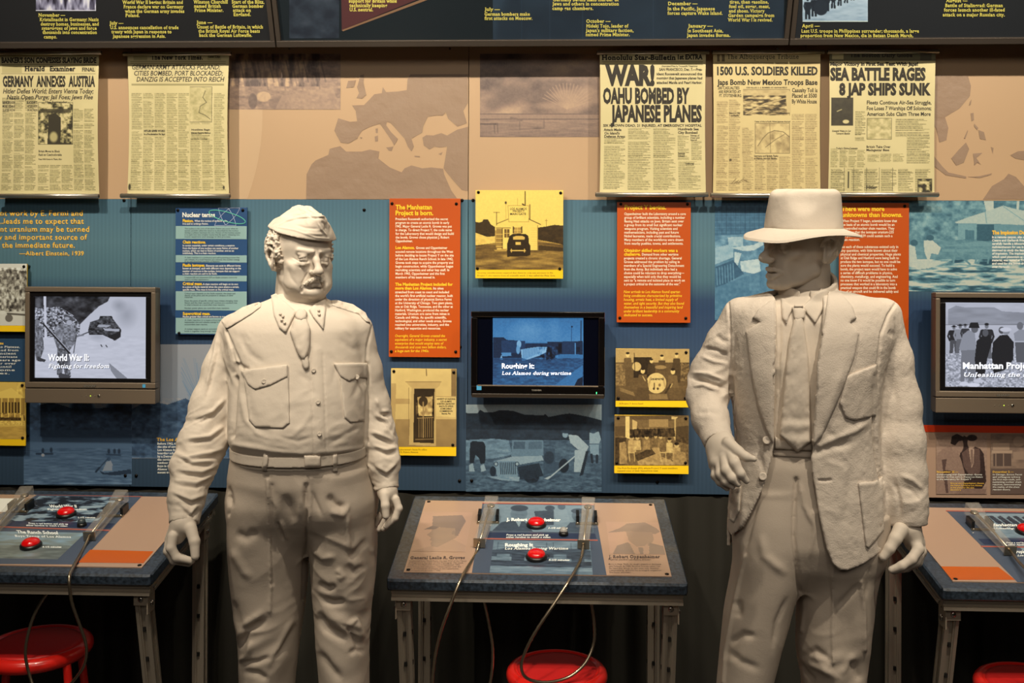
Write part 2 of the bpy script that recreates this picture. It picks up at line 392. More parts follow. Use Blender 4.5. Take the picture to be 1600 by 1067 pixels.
    def mesh(s):
        d = s.d; h = s.h; inside = d < 0
        # cells crossed by the surface
        c = [inside[i:i-1 or None, j:j-1 or None, k:k-1 or None] for i in (0, 1) for j in (0, 1) for k in (0, 1)]
        al = np.logical_and.reduce(c); an = np.logical_or.reduce(c); cell = an & ~al
        idx = np.full(cell.shape, -1, np.int64); I = np.argwhere(cell); idx[cell] = np.arange(len(I))
        acc = np.zeros((len(I), 3)); cnt = np.zeros(len(I)); cor = np.array([(i, j, k) for i in (0, 1) for j in (0, 1) for k in (0, 1)])
        dv = [d[I[:, 0]+q[0], I[:, 1]+q[1], I[:, 2]+q[2]].astype(float) for q in cor]
        for a in range(8):
            for b in range(a+1, 8):
                df = cor[b]-cor[a]
                if np.abs(df).sum() != 1: continue
                m = (dv[a] < 0) != (dv[b] < 0); t = np.where(m, dv[a]/(dv[a]-dv[b]+1e-12), 0)
                acc += np.where(m[:, None], cor[a]+t[:, None]*df, 0); cnt += m
        V = s.lo+h*(I+acc/cnt[:, None]); F = []
        for ax in range(3):
            sh = [slice(None)]*3; s1 = list(sh); s1[ax] = slice(0, -1); s2 = list(sh); s2[ax] = slice(1, None)
            A = inside[tuple(s1)]; B = inside[tuple(s2)]; u, v = [(1, 2), (2, 0), (0, 1)][ax]
            E = np.argwhere(A != B); E = E[(E[:, u] > 0) & (E[:, v] > 0) & (E[:, u] < idx.shape[u]) & (E[:, v] < idx.shape[v])]
            q = []
            for du, dw in ((0, 0), (1, 0), (1, 1), (0, 1)):
                e = E.copy(); e[:, u] -= du; e[:, v] -= dw; q.append(idx[e[:, 0], e[:, 1], e[:, 2]])
            q = np.stack(q, 1); fl = A[E[:, 0], E[:, 1], E[:, 2]]; q = np.where(fl[:, None], q, q[:, ::-1]); F.append(q[(q >= 0).all(1)])
        return V, np.concatenate(F)
def normals(V, F):
    n = np.cross(V[F[:, 2]]-V[F[:, 0]], V[F[:, 3]]-V[F[:, 1]]); N = np.zeros_like(V)
    for i in range(4): 
        for j in range(3): N[:, j] += np.bincount(F[:, i], n[:, j], len(V))
    return N/(np.linalg.norm(N, axis=1)[:, None]+1e-12)
def relax(V, F, it=1, w=.5):
    for _ in range(it):
        A = np.zeros_like(V); c = np.zeros(len(V))
        for i in range(4):
            a, b = F[:, i], F[:, (i+1) % 4]
            for j in range(3): A[:, j] += np.bincount(a, V[b, j], len(V))
            c += np.bincount(a, minlength=len(V))
        V = V*(1-w)+w*A/np.maximum(c, 1)[:, None]
    return V
def segd(x, y, pts):                   # distance to a polyline and arc parameter, picture px
    D = np.full(x.shape, 1e9); T = np.zeros(x.shape); L = 0; tot = sum(math.dist(a, b) for a, b in zip(pts, pts[1:]))
    for a, b in zip(pts, pts[1:]):
        dx, dy = b[0]-a[0], b[1]-a[1]; l = math.hypot(dx, dy)+1e-9; t = np.clip(((x-a[0])*dx+(y-a[1])*dy)/l/l, 0, 1)
        d = np.hypot(x-a[0]-t*dx, y-a[1]-t*dy); m = d < D; D = np.where(m, d, D); T = np.where(m, (L+t*l)/tot, T); L += l
    return D, T
def strokes(V, F, S_, front=True):
    """press seams and folds into a cloth: rows (points, width px, height mm, taper)"""
    N = normals(V, F); x, y = pix(V); view = V-CAM; view /= np.linalg.norm(view, axis=1)[:, None]; fr = np.clip(-(N*view).sum(1)*3, 0, 1)
    D = np.zeros(len(V))
    for s in S_:
        pts, w, h = s[0], s[1], s[2]; tp = s[3] if len(s) > 3 else 0
        xs = [p[0] for p in pts]; ys = [p[1] for p in pts]; m = (x > min(xs)-3*w) & (x < max(xs)+3*w) & (y > min(ys)-3*w) & (y < max(ys)+3*w) & (fr > 0)
        if not m.any(): continue
        d, t = segd(x[m], y[m], pts); g = np.exp(-(d/w)**2)*h*.001
        if tp: g = g*np.clip(np.sin(np.pi*np.clip(t, .02, .98))*1.5, 0, 1)
        D[m] += g
    return V+N*(D*fr)[:, None]
def smooth_poly(pts, n=6):
    """Catmull-Rom through open points"""
    p = np.array(pts, float); q = np.vstack([2*p[0]-p[1], p, 2*p[-1]-p[-2]]); out = []
    for i in range(1, len(q)-2):
        for t in np.linspace(0, 1, n, endpoint=False):
            out.append(.5*((2*q[i])+(-q[i-1]+q[i+1])*t+(2*q[i-1]-5*q[i]+4*q[i+1]-q[i+2])*t*t+(-q[i-1]+3*q[i]-3*q[i+1]+q[i+2])*t**3))
    out.append(p[-1]); return np.array(out)
def patch(name, poly, bvh, th, mt, parent, step=3.0, off=.001, puff=0, lift=None, wr=0, seed=0):
    """a cloth piece cut to a picture-plane outline and laid on the surface bvh, th metres thick"""
    poly = [tuple(p) for p in poly]; n0 = len(poly); B = []
    for a, b in zip(poly, poly[1:]+poly[:1]):
        k = max(1, int(math.dist(a, b)/step)); B += [(a[0]+(b[0]-a[0])*i/k, a[1]+(b[1]-a[1])*i/k) for i in range(k)]
    xs = [p[0] for p in B]; ys = [p[1] for p in B]; I = []
    gx, gy = np.meshgrid(np.arange(min(xs), max(xs), step), np.arange(min(ys), max(ys), step)); gx = gx.ravel(); gy = gy.ravel()
    ins = np.zeros(len(gx), bool)
    for (xa, ya), (xb, yb) in zip(poly, poly[1:]+poly[:1]):
        if ya != yb: ins ^= ((ya > gy) != (yb > gy)) & (gx < (xb-xa)*(gy-ya)/(yb-ya)+xa)
    d, _ = segd(gx, gy, poly+poly[:1]); k = ins & (d > step*.6); pts = B+list(zip(gx[k], gy[k])); nb = len(B)
    r = delaunay_2d_cdt([Vector(p) for p in pts], [(i, (i+1) % nb) for i in range(nb)], [list(range(nb))], 1, 1e-4)
    q = np.array([tuple(v) for v in r[0]]); T = [list(f) for f in r[2]]
    de, _ = segd(q[:, 0], q[:, 1], poly+poly[:1]); R = ray(q[:, 0], q[:, 1]); H = []; ok = []
    for v in R:
        h = bvh.ray_cast(Vector(CAM), Vector(v).normalized())
        H.append(np.array(h[0]) if h[0] is not None else np.full(3, np.nan)); ok.append(h[0] is not None)
    H = np.array(H); ok = np.array(ok)
    if not ok.all():                   # rays past the edge take the depth of the nearest hit
        g = np.where(ok)[0]
        for i in np.where(~ok)[0]:
            j = g[np.argmin(((q[g]-q[i])**2).sum(1))]; H[i] = CAM+R[i]*(H[j][1]/R[i][1])
    dep = np.array([np.linalg.norm(h-CAM) for h in H])
    for _ in range(2):                 # the laid piece bridges small steps below it
        acc = np.zeros(len(q)); c = np.zeros(len(q))
        for f in T:
            m_ = dep[f].mean()
            for i in f: acc[i] += m_; c[i] += 1
        dep = np.minimum(dep, acc/np.maximum(c, 1))
    Rn = R/np.linalg.norm(R, axis=1)[:, None]
    t = th+(puff*np.clip(de/10, 0, 1) if puff else 0)
    if lift is not None: t = t+lift(q[:, 0], q[:, 1])
    if wr: t = t+wr*(fbm(np.stack([q[:, 0]/9, q[:, 1]/14], -1), seed)-.5)
    edge = np.clip(de/1.2, 0, 1)**.5*.45+.55
    top = CAM+Rn*(dep-off-t*edge)[:, None]; bot = CAM+Rn*(dep+.004)[:, None]; n = len(q)
    cnt = {}
    for f in T:
        for a, b in zip(f, f[1:]+f[:1]): cnt[(a, b)] = cnt.get((a, b), 0)+1
    Fc = T+[[b, a, a+n, b+n] for (a, b) in cnt if (b, a) not in cnt]
    o = mk(name, np.vstack([top, bot]), Fc, mt, parent, True); return o
# ------------------------------------------------------------------ the setting
YW = 3.60
def pr(px, py, Y=YW): v = P(px, py, Y); return float(v[0]), float(v[2])
zTop, zMid, zBot = 2.75, pr(800, 312)[1], pr(800, 768)[1]
black = mat('black_drape', (20, 20, 19), .45, raw=True, bump=[(3, .3, .02, 2)])
def slab(name, x0, x1, y0, y1, z0, z1, m, parent=None, kind=None, loc=None):
    o = MB().bb(x0, x1, y0, y1, z0, z1).build(name, m, parent, loc=loc); 
    if kind: o['kind'] = kind
    return o
wall = slab('wall_back', -4.2, 4.2, YW+.03, YW+.12, 0, 3.9, black, kind='structure')
floor_m = mat('floor_dark', (52, 50, 50), .5, raw=True, var=(6, .7, 5)); dark = mat('ceiling_black', (16, 16, 17), .9, raw=True)
slab('floor', -4.2, 4.2, -3.4, YW+.12, -.1, 0, floor_m, kind='structure')
slab('ceiling', -4.2, 4.2, -3.4, YW+.12, 3.9, 4.0, dark, kind='structure')
wm = mat('wall_brown', (70, 62, 56), .8, raw=True)
slab('wall_left', -4.3, -4.2, -3.4, YW+.12, 0, 3.9, wm, kind='structure'); slab('wall_right', 4.2, 4.3, -3.4, YW+.12, 0, 3.9, wm, kind='structure')
slab('wall_front', -4.2, 4.2, -3.5, -3.4, 0, 3.9, wm, kind='structure')
_x = np.linspace(-3.6, 3.6, 420); _z = np.linspace(.02, zBot-.01, 24); _X, _Z = np.meshgrid(_x, _z); _w = fbm(np.stack([_X*3.1, _X*0], -1), 4, 3)
_Y = YW-.005+.020*np.sin(_X*27+9*_w)*(1-.35*(_Z/zBot)**4)+.008*np.sin(_X*61+3*_w+_Z); _i = np.arange(_X.size).reshape(_X.shape)
drape = mk('curtain', np.stack([_X, _Y, _Z], -1).reshape(-1, 3), np.stack([_i[:-1, :-1], _i[:-1, 1:], _i[1:, 1:], _i[1:, :-1]], -1).reshape(-1, 4), mat('drape_cloth', (33, 32, 27), .6, raw=True), None, True, loc=(0, YW, 0))
tag(drape, 'dark pleated curtain hanging below the printed wall behind the desks', 'curtain')
# wall cladding: 4 ft panels, tan above, blue gradient print below
def clad_mat():
    m = bpy.data.materials.new('blue_gradient_print'); m.use_nodes = True; nt = m.node_tree; b = nt.nodes['Principled BSDF']; N = nt.nodes; Lk = nt.links
    tc = N.new('ShaderNodeTexCoord'); sp = N.new('ShaderNodeSeparateXYZ'); Lk.new(tc.outputs['Object'], sp.inputs[0])
    mr = N.new('ShaderNodeMapRange'); mr.inputs[1].default_value = zBot; mr.inputs[2].default_value = zMid; Lk.new(sp.outputs['Z'], mr.inputs[0])
    r = N.new('ShaderNodeValToRGB'); Lk.new(mr.outputs[0], r.inputs[0]); e = r.color_ramp.elements
    st = [(0, (48, 64, 76)), (.3, (60, 76, 90)), (.5, (54, 72, 92)), (.63, (44, 64, 88)), (.66, (48, 68, 90)), (.73, (76, 106, 112)), (.85, (88, 118, 122)), (1, (78, 108, 118))]
    while len(e) < len(st): e.new(.5)
    for q, (p, c) in zip(e, st): q.position = p; q.color = (*alb(c, 1.0), 1)
    w = N.new('ShaderNodeTexWave'); w.wave_type = 'BANDS'; w.bands_direction = 'X'; w.inputs['Scale'].default_value = 22; Lk.new(tc.outputs['Object'], w.inputs['Vector'])
    mx = N.new('ShaderNodeMix'); mx.data_type = 'RGBA'; mx.blend_type = 'MULTIPLY'; mx.inputs[0].default_value = .10
    Lk.new(r.outputs[0], mx.inputs[6]); Lk.new(w.outputs['Color'], mx.inputs[7]); Lk.new(mx.outputs[2], b.inputs['Base Color'])
    b.inputs['Roughness'].default_value = .42; b.inputs['Specular IOR Level'].default_value = .35; return m
blue_m = clad_mat(); tan_m = mat('tan_print', (190, 152, 110), .45, var=(1.1, .96, 2))
land_m = mat('map_land_print', (150, 120, 92), .5, bump=[(14, .5, .01, 6)])
seams = [pr(x, 500)[0] for x in (-1377, -850, -323, 204, 731, 1258, 1785, 2312)]
for a, b in zip(seams, seams[1:]):
    for nm, z0, z1, m in (('tan_panel', zMid, zTop, tan_m), ('blue_panel', zBot, zMid, blue_m)):
        MB().bb(a+.0012, b-.0012, YW, YW+.012, z0, z1-.0005).build(nm, m, wall)
screw_m = mat('screw_black', (30, 26, 24), .35, .8, raw=True); chrome = mat('chrome', (190, 186, 180), .22, 1, raw=True)
def screw(px, py, Y, parent, m=None, r=.0055):
    c = P(px, py, Y); mb = MB().lathe(c, [(r, 0), (r, .002), (r*.8, .004), (r*.35, .0048)], 12, (0, -1, 0)); o = mb.build('screw', m or screw_m, parent, True)
for x, y in ((196, 743), (213, 743), (718, 751), (737, 751), (569, 328), (722, 313), (739, 313), (719, 542), (194, 313), (1027, 753)): screw(x, y, YW, wall, r=.006)
def Mw(off): return lambda x, y: P(x, y, YW-off)
pm = mat('mural_print', attr=True, rough=.45)
def zmap(X0, Y0, s, pts): return [(X0+x/s, Y0+y/s) for x, y in pts]
lands = [zmap(380, 0, 3.2325, q) for q in (
    [(318, 1005), (320, 880), (345, 830), (365, 810), (430, 782), (436, 752), (460, 745), (490, 738), (520, 765), (600, 765), (640, 755), (688, 765), (682, 800), (740, 845), (800, 870), (815, 850), (850, 835), (905, 850), (950, 845), (1010, 852), (1015, 880), (1050, 960), (1082, 1005)],
    [(905, 695), (925, 682), (960, 684), (1000, 672), (1030, 684), (1080, 655), (1135, 640), (1135, 965), (1105, 960), (1060, 910), (1020, 862), (1012, 850), (1030, 740), (990, 745), (965, 740), (940, 755), (912, 735)],
    [(1135, 375), (1135, 520), (1112, 560), (1130, 622), (1082, 640), (1035, 600), (1022, 565), (1008, 585), (980, 582), (932, 590), (908, 640), (905, 668), (850, 700), (862, 740), (850, 765), (832, 742), (815, 700), (790, 672), (745, 622), (726, 615), (722, 632), (745, 665), (782, 702), (775, 715), (762, 735), (752, 715), (712, 655), (690, 625), (640, 640), (600, 660), (575, 700), (530, 725), (492, 720), (460, 660), (480, 597), (540, 615), (575, 612), (568, 560), (550, 532), (610, 530), (640, 500), (662, 476), (700, 470), (705, 440), (722, 465), (780, 462), (826, 455), (830, 400), (845, 375)],
    [(572, 495), (585, 470), (575, 440), (592, 380), (610, 375), (608, 420), (622, 480), (600, 498)], [(520, 445), (530, 408), (570, 405), (560, 440)],
    [(722, 745), (758, 740), (750, 762), (735, 760)], [(664, 690), (680, 684), (680, 714), (666, 715)], [(668, 650), (680, 648), (680, 672), (670, 672)], [(865, 786), (892, 788), (892, 794), (866, 792)], [(985, 778), (1008, 768), (1000, 784)], [(588, 692), (602, 694), (596, 702)])]
lands += [zmap(1100, 0, 3.2, q) for q in (
    [(1100, 372), (1320, 380), (1335, 430), (1330, 480), (1280, 540), (1205, 585), (1222, 640), (1212, 700), (1178, 712), (1160, 640), (1100, 600)],
    [(1310, 712), (1326, 745), (1300, 812), (1262, 828), (1236, 792), (1272, 750)], [(1345, 768), (1392, 764), (1362, 790), (1384, 822), (1366, 812), (1352, 828), (1348, 790)],
    [(1150, 780), (1190, 830), (1222, 862), (1312, 882), (1310, 892), (1210, 876), (1150, 830)], [(1330, 508), (1338, 496), (1334, 524), (1326, 526)], [(1334, 566), (1348, 564), (1350, 600), (1338, 606)], [(1372, 650), (1400, 660), (1410, 700), (1380, 694)],
    [(1352, 618), (1372, 640), (1366, 650), (1350, 632)], [(1435, 735), (1448, 740), (1444, 770)], [(1320, 884), (1380, 880), (1440, 866), (1436, 874), (1380, 890)],
    [(1532, 775), (1570, 756), (1660, 750), (1660, 830), (1600, 800), (1556, 792)], [(1395, 1005), (1440, 930), (1500, 895), (1522, 868), (1560, 884), (1600, 930), (1660, 900), (1660, 1005)], [(1300, 690), (1318, 650), (1320, 656), (1306, 694)])]
zc = lambda pts: [(x, min(y, 311.4)) for x, y in pts]
for q in lands:
    a = np.array(zc(q)); n = len(a); V = np.vstack([P(a[:, 0], a[:, 1], YW-.0012), P(a[:, 0], a[:, 1], YW)])
    mk('map_land', V, [list(range(n))]+[[i, (i+1) % n, (i+1) % n+n, i+n] for i in range(n)], land_m, wall)
a = np.linspace(-.55, .75, 20); arc = [(120+290*math.cos(t)+0, 180+330*math.sin(t)) for t in a]; arc = [(x, y) for x, y in arc if y < 311]
globe_m = mat('globe_print', (196, 160, 118), .45)
V = P(np.array([p[0] for p in arc]+[330, 330]), np.array([p[1] for p in arc]+[311, 30]), YW-.0006); mk('globe_disc', V, [list(range(len(V)))], globe_m, wall)
# ---- pictures printed on the wall cladding
TANP = [(74, 60, 56), (120, 98, 84), (158, 128, 104), (196, 160, 120)]
p = Pic(356, 84, 532, 171, .62, 1, 1); p.noise(.5, 7, 26, 2, (356, 84, 500, 135), 4, 2); p.noise(.3, 10, 4, 5)
for i in range(16):
    x = 366+i*9; p.line([(x, 95), (x+8, 128+(i % 3)*6)], 2.5, .2+.1*(i % 3), .6)
p.ell(412, 151, 11, 8, .95); p.ell(395, 158, 7, 12, .3); p.ell(436, 162, 16, 10, .45); p.poly([(440, 150), (520, 135), (532, 171), (430, 171)], .75, .6); p.noise(.12, 3, 3, 8)
p.g = np.clip(p.g, .15, 1); p.build('crowd_photo_print', Mw(.001), TANP, wall, pm)
p = Pic(750, 84, 936, 214, .55, 1, 3); p.noise(.35, 40, 22, 3, (750, 84, 936, 180), 5, 1.5)
for x, y, rx, ry, c in ((790, 150, 26, 20, .25), (808, 142, 22, 14, .32), (770, 162, 20, 14, .3), (900, 160, 30, 18, .8), (880, 150, 24, 10, .75), (915, 150, 16, 22, .7), (860, 165, 30, 8, .7)): p.ell(x, y, rx, ry, c, .8, .6)
for i in range(18):
    t = -2.7+i*.14; p.line([(886, 170), (886+42*math.cos(t), 170+40*math.sin(t))], 1.2, .85, .7)
p.rect(750, 177, 936, 179, .35); p.grad(750, 179, 936, 214, .62, .42); p.rect(750, 185, 936, 187.5, .3); p.rect(750, 192, 776, 195, .22); p.line([(772, 193), (773, 208)], 1.6, .2); p.line([(777, 193), (778, 208)], 1.6, .2)
p.line([(812, 190), (812, 202), (850, 200), (850, 188)], 1.5, .3); p.noise(.2, 20, 2.2, 9, (750, 186, 936, 214)); p.line([(798, 184), (815, 188)], 3, .35)
p.noise(.08, 2, 2, 4); p.build('harbour_photo_print', Mw(.001), TANP, wall, pm)
BLUEP = [(22, 34, 48), (48, 72, 92), (84, 118, 134), (150, 176, 172)]
p = Pic(204, 538, 380, 716, .95, 1, 4); p.grad(204, 538, 380, 716, .92, .8)     # bare trees against a pale sky
for i in range(46):
    x = 300+18*math.sin(i*1.7); y = 640-i*2; p.line([(320+6*math.sin(i), 650), (305+22*math.sin(i*2.3), 560+(i*7) % 70)], .8, .5, .35)
p.poly([(204, 640), (232, 626), (262, 632), (290, 622), (320, 640), (350, 628), (380, 640), (380, 716), (204, 716)], .35); p.noise(.25, 8, 5, 2, (204, 622, 380, 716))
p.poly([(302, 646), (360, 612), (380, 630), (380, 680), (302, 680)], .32, .6)
LK = [(24, 32, 42), (56, 76, 96), (104, 128, 146), (158, 150, 142)]
p.build('winter_trees_print', Mw(.001), LK, wall, pm)
p = Pic(37, 606, 206, 757, .5, 1, 6)                       # boys in boats on a pond
p.grad(37, 606, 206, 650, .95, .8); p.poly([(37, 640), (80, 628), (120, 640), (206, 634), (206, 690), (37, 690)], .3)
for x, w in ((50, 16), (128, 22), (190, 26)): p.ell(x, 640, w, 26, .16, .9, .3)
p.noise(.22, 7, 5, 3, (37, 615, 206, 680)); p.grad(37, 672, 206, 700, .35, .45, .7)
p.grad(37, 700, 206, 757, .42, .55); p.noise(.16, 14, 1.6, 7, (37, 700, 206, 757)); p.noise(.2, 12, 1.5, 8, (37, 745, 206, 757))
for x, y in ((67, 707), (80, 706), (170, 708), (179, 708), (186, 708)): p.ell(x, y-3, 2.2, 4, .12)
p.line([(57, 709), (82, 709)], 3, .14); p.line([(167, 710), (188, 711)], 2.5, .2); p.ell(67, 711, 2.6, 2.5, .95)
p.poly([(155, 735), (163, 739), (204, 733), (206, 740), (180, 743), (160, 741)], .16); p.poly([(166, 722), (172, 718), (176, 726), (175, 735), (160, 736)], .85); p.ell(170, 717, 3, 3.4, .3); p.line([(151, 736), (168, 717)], 1.4, .1); p.line([(150, 737), (155, 731)], 3, .12)
p.build('pond_photo_print', Mw(.0015), LK, wall, pm)
p = Pic(728, 632, 940, 768, .42, 1.3, 7)                   # soldiers digging a mired jeep out
t = lambda pts: [(720+x/6.957, 630+y/6.957) for x, y in pts]
p.grad(728, 632, 940, 660, .92, .8); p.poly(t([(50, 105), (180, 110), (210, 70), (260, 100), (340, 100), (420, 75), (560, 80), (700, 125), (900, 130), (920, 115), (950, 150), (1100, 120), (1180, 110), (1250, 120), (1400, 150), (1550, 190), (1550, 400), (50, 400)]), .16)
p.noise(.1, 12, 8, 1, (728, 650, 940, 690)); p.poly(t([(50, 400), (350, 385), (520, 400), (560, 560), (350, 600), (50, 620)]), .62); p.noise(.18, 9, 3, 2, (728, 686, 940, 768))
p.poly(t([(100, 430), (130, 410), (250, 420), (270, 470), (265, 650), (215, 660), (200, 600), (160, 560), (140, 650), (95, 650)]), .06)
p.poly(t([(90, 670), (130, 650), (150, 740), (90, 740)]), .8); p.poly(t([(215, 680), (250, 660), (275, 730), (220, 745)]), .8)
p.poly(t([(560, 400), (895, 400), (900, 570), (550, 580)]), .6); p.poly(t([(575, 415), (700, 415), (700, 500), (570, 500)]), .42); p.poly(t([(740, 415), (880, 415), (880, 500), (735, 500)]), .48)
p.poly(t([(370, 630), (560, 580), (880, 570), (900, 620), (620, 670), (600, 640)]), .78); p.poly(t([(360, 630), (600, 630), (620, 800), (400, 800), (360, 690)]), .7)
for i in range(9): x = 428+i*20; p.line(t([(x, 645), (x+8, 770)]), 1.2, .12)
for x in (383, 612): p.ell(*t([(x, 660)])[0], 3.4, 3.6, .2); p.ell(*t([(x, 660)])[0], 2.2, 2.4, .85)
p.poly(t([(620, 690), (850, 650), (900, 790), (640, 830)]), .14); p.ell(*t([(770, 800)])[0], 12, 10, .12); p.ell(*t([(350, 740)])[0], 5, 8, .12); p.poly(t([(285, 795), (640, 800), (630, 850), (430, 835)]), .72)
p.poly(t([(900, 500), (1020, 490), (1030, 640), (1150, 640), (1150, 730), (900, 780)]), .35); p.ell(*t([(960, 590)])[0], 8, 10, .2); p.ell(*t([(1120, 680)])[0], 8, 11, .08)
p.poly(t([(1170, 340), (1270, 350), (1390, 470), (1360, 530), (1270, 500), (1190, 430)]), .85); p.poly(t([(1240, 510), (1370, 510), (1340, 640), (1310, 750), (1230, 745)]), .84); p.poly(t([(1360, 520), (1390, 520), (1330, 780), (1290, 790)]), .1)
p.ell(*t([(1135, 340)])[0], 4.5, 5, .75); p.ell(*t([(1145, 305)])[0], 8, 3.2, .2); p.line(t([(950, 820), (1235, 580)]), 1.8, .95); p.poly(t([(910, 820), (970, 790), (950, 830)]), .9)
p.poly(t([(1400, 320), (1500, 310), (1525, 390), (1500, 440), (1400, 440)]), .78); p.ell(*t([(1440, 300)])[0], 5, 4, .3); p.poly(t([(1400, 450), (1500, 450), (1500, 570), (1460, 560), (1410, 560)]), .72); p.line(t([(1420, 560), (1430, 640)]), 4, .12); p.line(t([(1480, 570), (1480, 640)]), 4, .12)
p.noise(.14, 6, 1.5, 5, (728, 744, 940, 768)); p.noise(.06, 2, 2, 6)
p.build('jeep_photo_print', Mw(.001), [(20, 26, 32), (50, 66, 78), (98, 122, 132), (170, 176, 166)], wall, pm)
p = Pic(1418, 314, 1640, 455, .45, 1.2, 9)                 # timber hut in the woods
t = lambda pts: [(1300+x/4.64, 290+y/4.64) for x, y in pts]
p.noise(.3, 9, 7, 1, (1418, 314, 1640, 375), 4, 1.6); p.poly(t([(1100, 110), (1170, 110), (1175, 190), (1120, 190)]), .95); p.line(t([(1350, 110), (1335, 330)]), 4, .95)
p.poly(t([(890, 265), (1000, 225), (1110, 190), (1240, 145), (1330, 170), (1600, 215), (1600, 290), (1200, 278), (900, 272)]), .9); p.line(t([(1110, 190), (1120, 270)]), 1, .5); p.line(t([(1240, 150), (1400, 260)]), 1, .6)
p.poly(t([(915, 272), (1050, 275), (1045, 390), (915, 390)]), .6); p.poly(t([(965, 320), (1030, 325), (1030, 400), (965, 400)]), .3); p.poly(t([(1050, 280), (1175, 280), (1175, 400), (1050, 400)]), .12); p.poly(t([(1175, 280), (1600, 290), (1600, 420), (1175, 410)]), .5)
p.noise(.2, 10, 5, 2, (1418, 375, 1640, 420)); p.poly(t([(540, 640), (600, 620), (900, 560), (1160, 560), (1600, 600), (1600, 770), (540, 770)]), .62); p.noise(.6, 22, 4, 3, (1418, 405, 1640, 455), 4, 2.5)
for q in ([(780, 440), (1080, 400), (1180, 420), (1180, 440)], [(800, 460), (1180, 460), (1180, 480), (800, 480)]): p.poly(t(q), .55)
for x in (900, 1060, 1150): p.line(t([(x, 450), (x-20, 560)]), 3, .5)
p.line(t([(900, 480), (1000, 570)]), 3, .45); p.line(t([(1140, 440), (1060, 560)]), 3, .5)
p.poly(t([(550, 430), (600, 430), (620, 560), (560, 590)]), .95); p.ell(*t([(595, 415)])[0], 6, 5, .15); p.poly(t([(665, 400), (720, 390), (790, 450), (770, 500), (720, 490), (700, 560), (670, 480)]), .97); p.ell(*t([(712, 378)])[0], 6, 4.5, .15); p.poly(t([(600, 540), (850, 550), (700, 600), (610, 610)]), .95)
p.noise(.07, 2, 2, 5); p.build('hut_photo_print', Mw(.001), [(40, 74, 86), (76, 116, 124), (122, 158, 156), (188, 190, 168)], wall, pm)
p = Pic(1117, 316, 1262, 500, .5, 1.2, 11)                 # switchboard photo
t = lambda pts: [(930+x/4.64, 290+y/4.64) for x, y in pts]
p.grad(1117, 316, 1262, 368, .25, .3); 
for j in range(6): p.rect(1117, 322+j*8, 1262, 323.5+j*8, .5, .5)
for i in range(20): p.rect(1120+i*7.3, 320, 1121+i*7.3, 366, .12, .7)
p.poly(t([(870, 365), (1300, 340), (1300, 440), (870, 480)]), .5); p.noise(.25, 10, 5, 2, (1117, 368, 1262, 410))
for q, c in (([(870, 450), (1000, 420), (1000, 520), (870, 570)], .8), ([(960, 375), (1070, 370), (1070, 440), (970, 440)], .85), ([(1060, 440), (1150, 430), (1210, 395), (1220, 430), (1150, 470), (1080, 475), (980, 450)], .95), ([(1010, 480), (1060, 490), (1030, 590), (1010, 560)], .95), ([(1050, 550), (1190, 530), (1200, 620), (1150, 640), (1060, 620)], .95), ([(1120, 650), (1195, 650), (1190, 760), (1120, 760)], .85)): p.poly(t(q), c)
p.poly(t([(870, 590), (1000, 540), (1080, 640), (930, 720), (870, 740)]), .2)
for i in range(7): p.line(t([(880+i*20, 600-i*6), (885+i*20, 720-i*6)]), 1.4, .7, .7)
p.poly(t([(870, 740), (1000, 690), (1260, 600), (1300, 640), (1300, 1000), (870, 1000)]), .35, .8); p.noise(.12, 4, 4, 5)
p.build('switchboard_photo_print', Mw(.001), [(34, 62, 82), (64, 104, 124), (112, 150, 162), (184, 196, 186)], wall, pm)
# ---- lettering printed on the wall
gold = mat('lettering_gold', (232, 176, 62), .5, g=1.15); cream = mat('lettering_cream', (222, 214, 190), .5, g=1.15); yel = mat('lettering_yellow', (226, 208, 96), .5, g=.95)
k = Ink(Mw(.0015))
for s_, x1, y in (('nt work by E. Fermi and', 130, 337), ('...leads me to expect that', 131, 349.5), ('nt uranium may be turned', 140, 362), ('w and important source of', 136, 374.5), ('the immediate future.', 117, 387)):
    x0 = {337: 0, 349.5: -2, 362: 0, 374.5: -6, 387: 3}[y]; k.line(s_, x0, y, 8.5, w=x1-x0, slab=True, bold=.02)
k.line('—Albert Einstein, 1939', 30, 399, 6.8, w=101, slab=True, bold=.02); k.build('quotation_lettering', gold, wall)
k = Ink(Mw(.0018)); k.line('The Los Alamos Ranch School', 245, 689, 5.2, cond=1.0, slab=True, bold=.04); k.build('heading_lettering', gold, wall)
k = Ink(Mw(.0018))
for i, s_ in enumerate(('Before 1942, the Pajarito Plateau was', 'the site of several homesteads and the', 'Los Alamos Ranch School, a private', 'boarding school for boys founded', 'by a Detroit businessman. In addition,', 'the curriculum combined rigorous', 'outdoor living with studies.', 'Boys in the school were members of', 'Alamos Troop 22, the first', 'mount troop in the country.')): k.line(s_, 246, 694.5+i*5, 3.3, cond=.95, slab=True, bold=.03)
k.build('body_lettering', cream, wall)
k = Ink(Mw(.0018)); k.line('The Implosion Device', 1550, 366, 6, cond=.85, bold=.05); k.build('heading_lettering', gold, wall)
k = Ink(Mw(.0018))
for i, s_ in enumerate(('In a remote canyon, site of', 'Cesare and Gerhardt Friedlander', 'carefully handle a kilocurie', 'radiolanthanum for use in tests', 'designed to study the feasibility', 'of implosion. The implosion', 'which used plutonium as its', 'material, was tested at Trinity', 'and used for the bomb dropped', 'over Nagasaki.')): k.line(s_, 1550, 372+i*5.15, 3.6, cond=.95, shear=.1, bold=.035)
k.build('body_lettering', cream, wall)
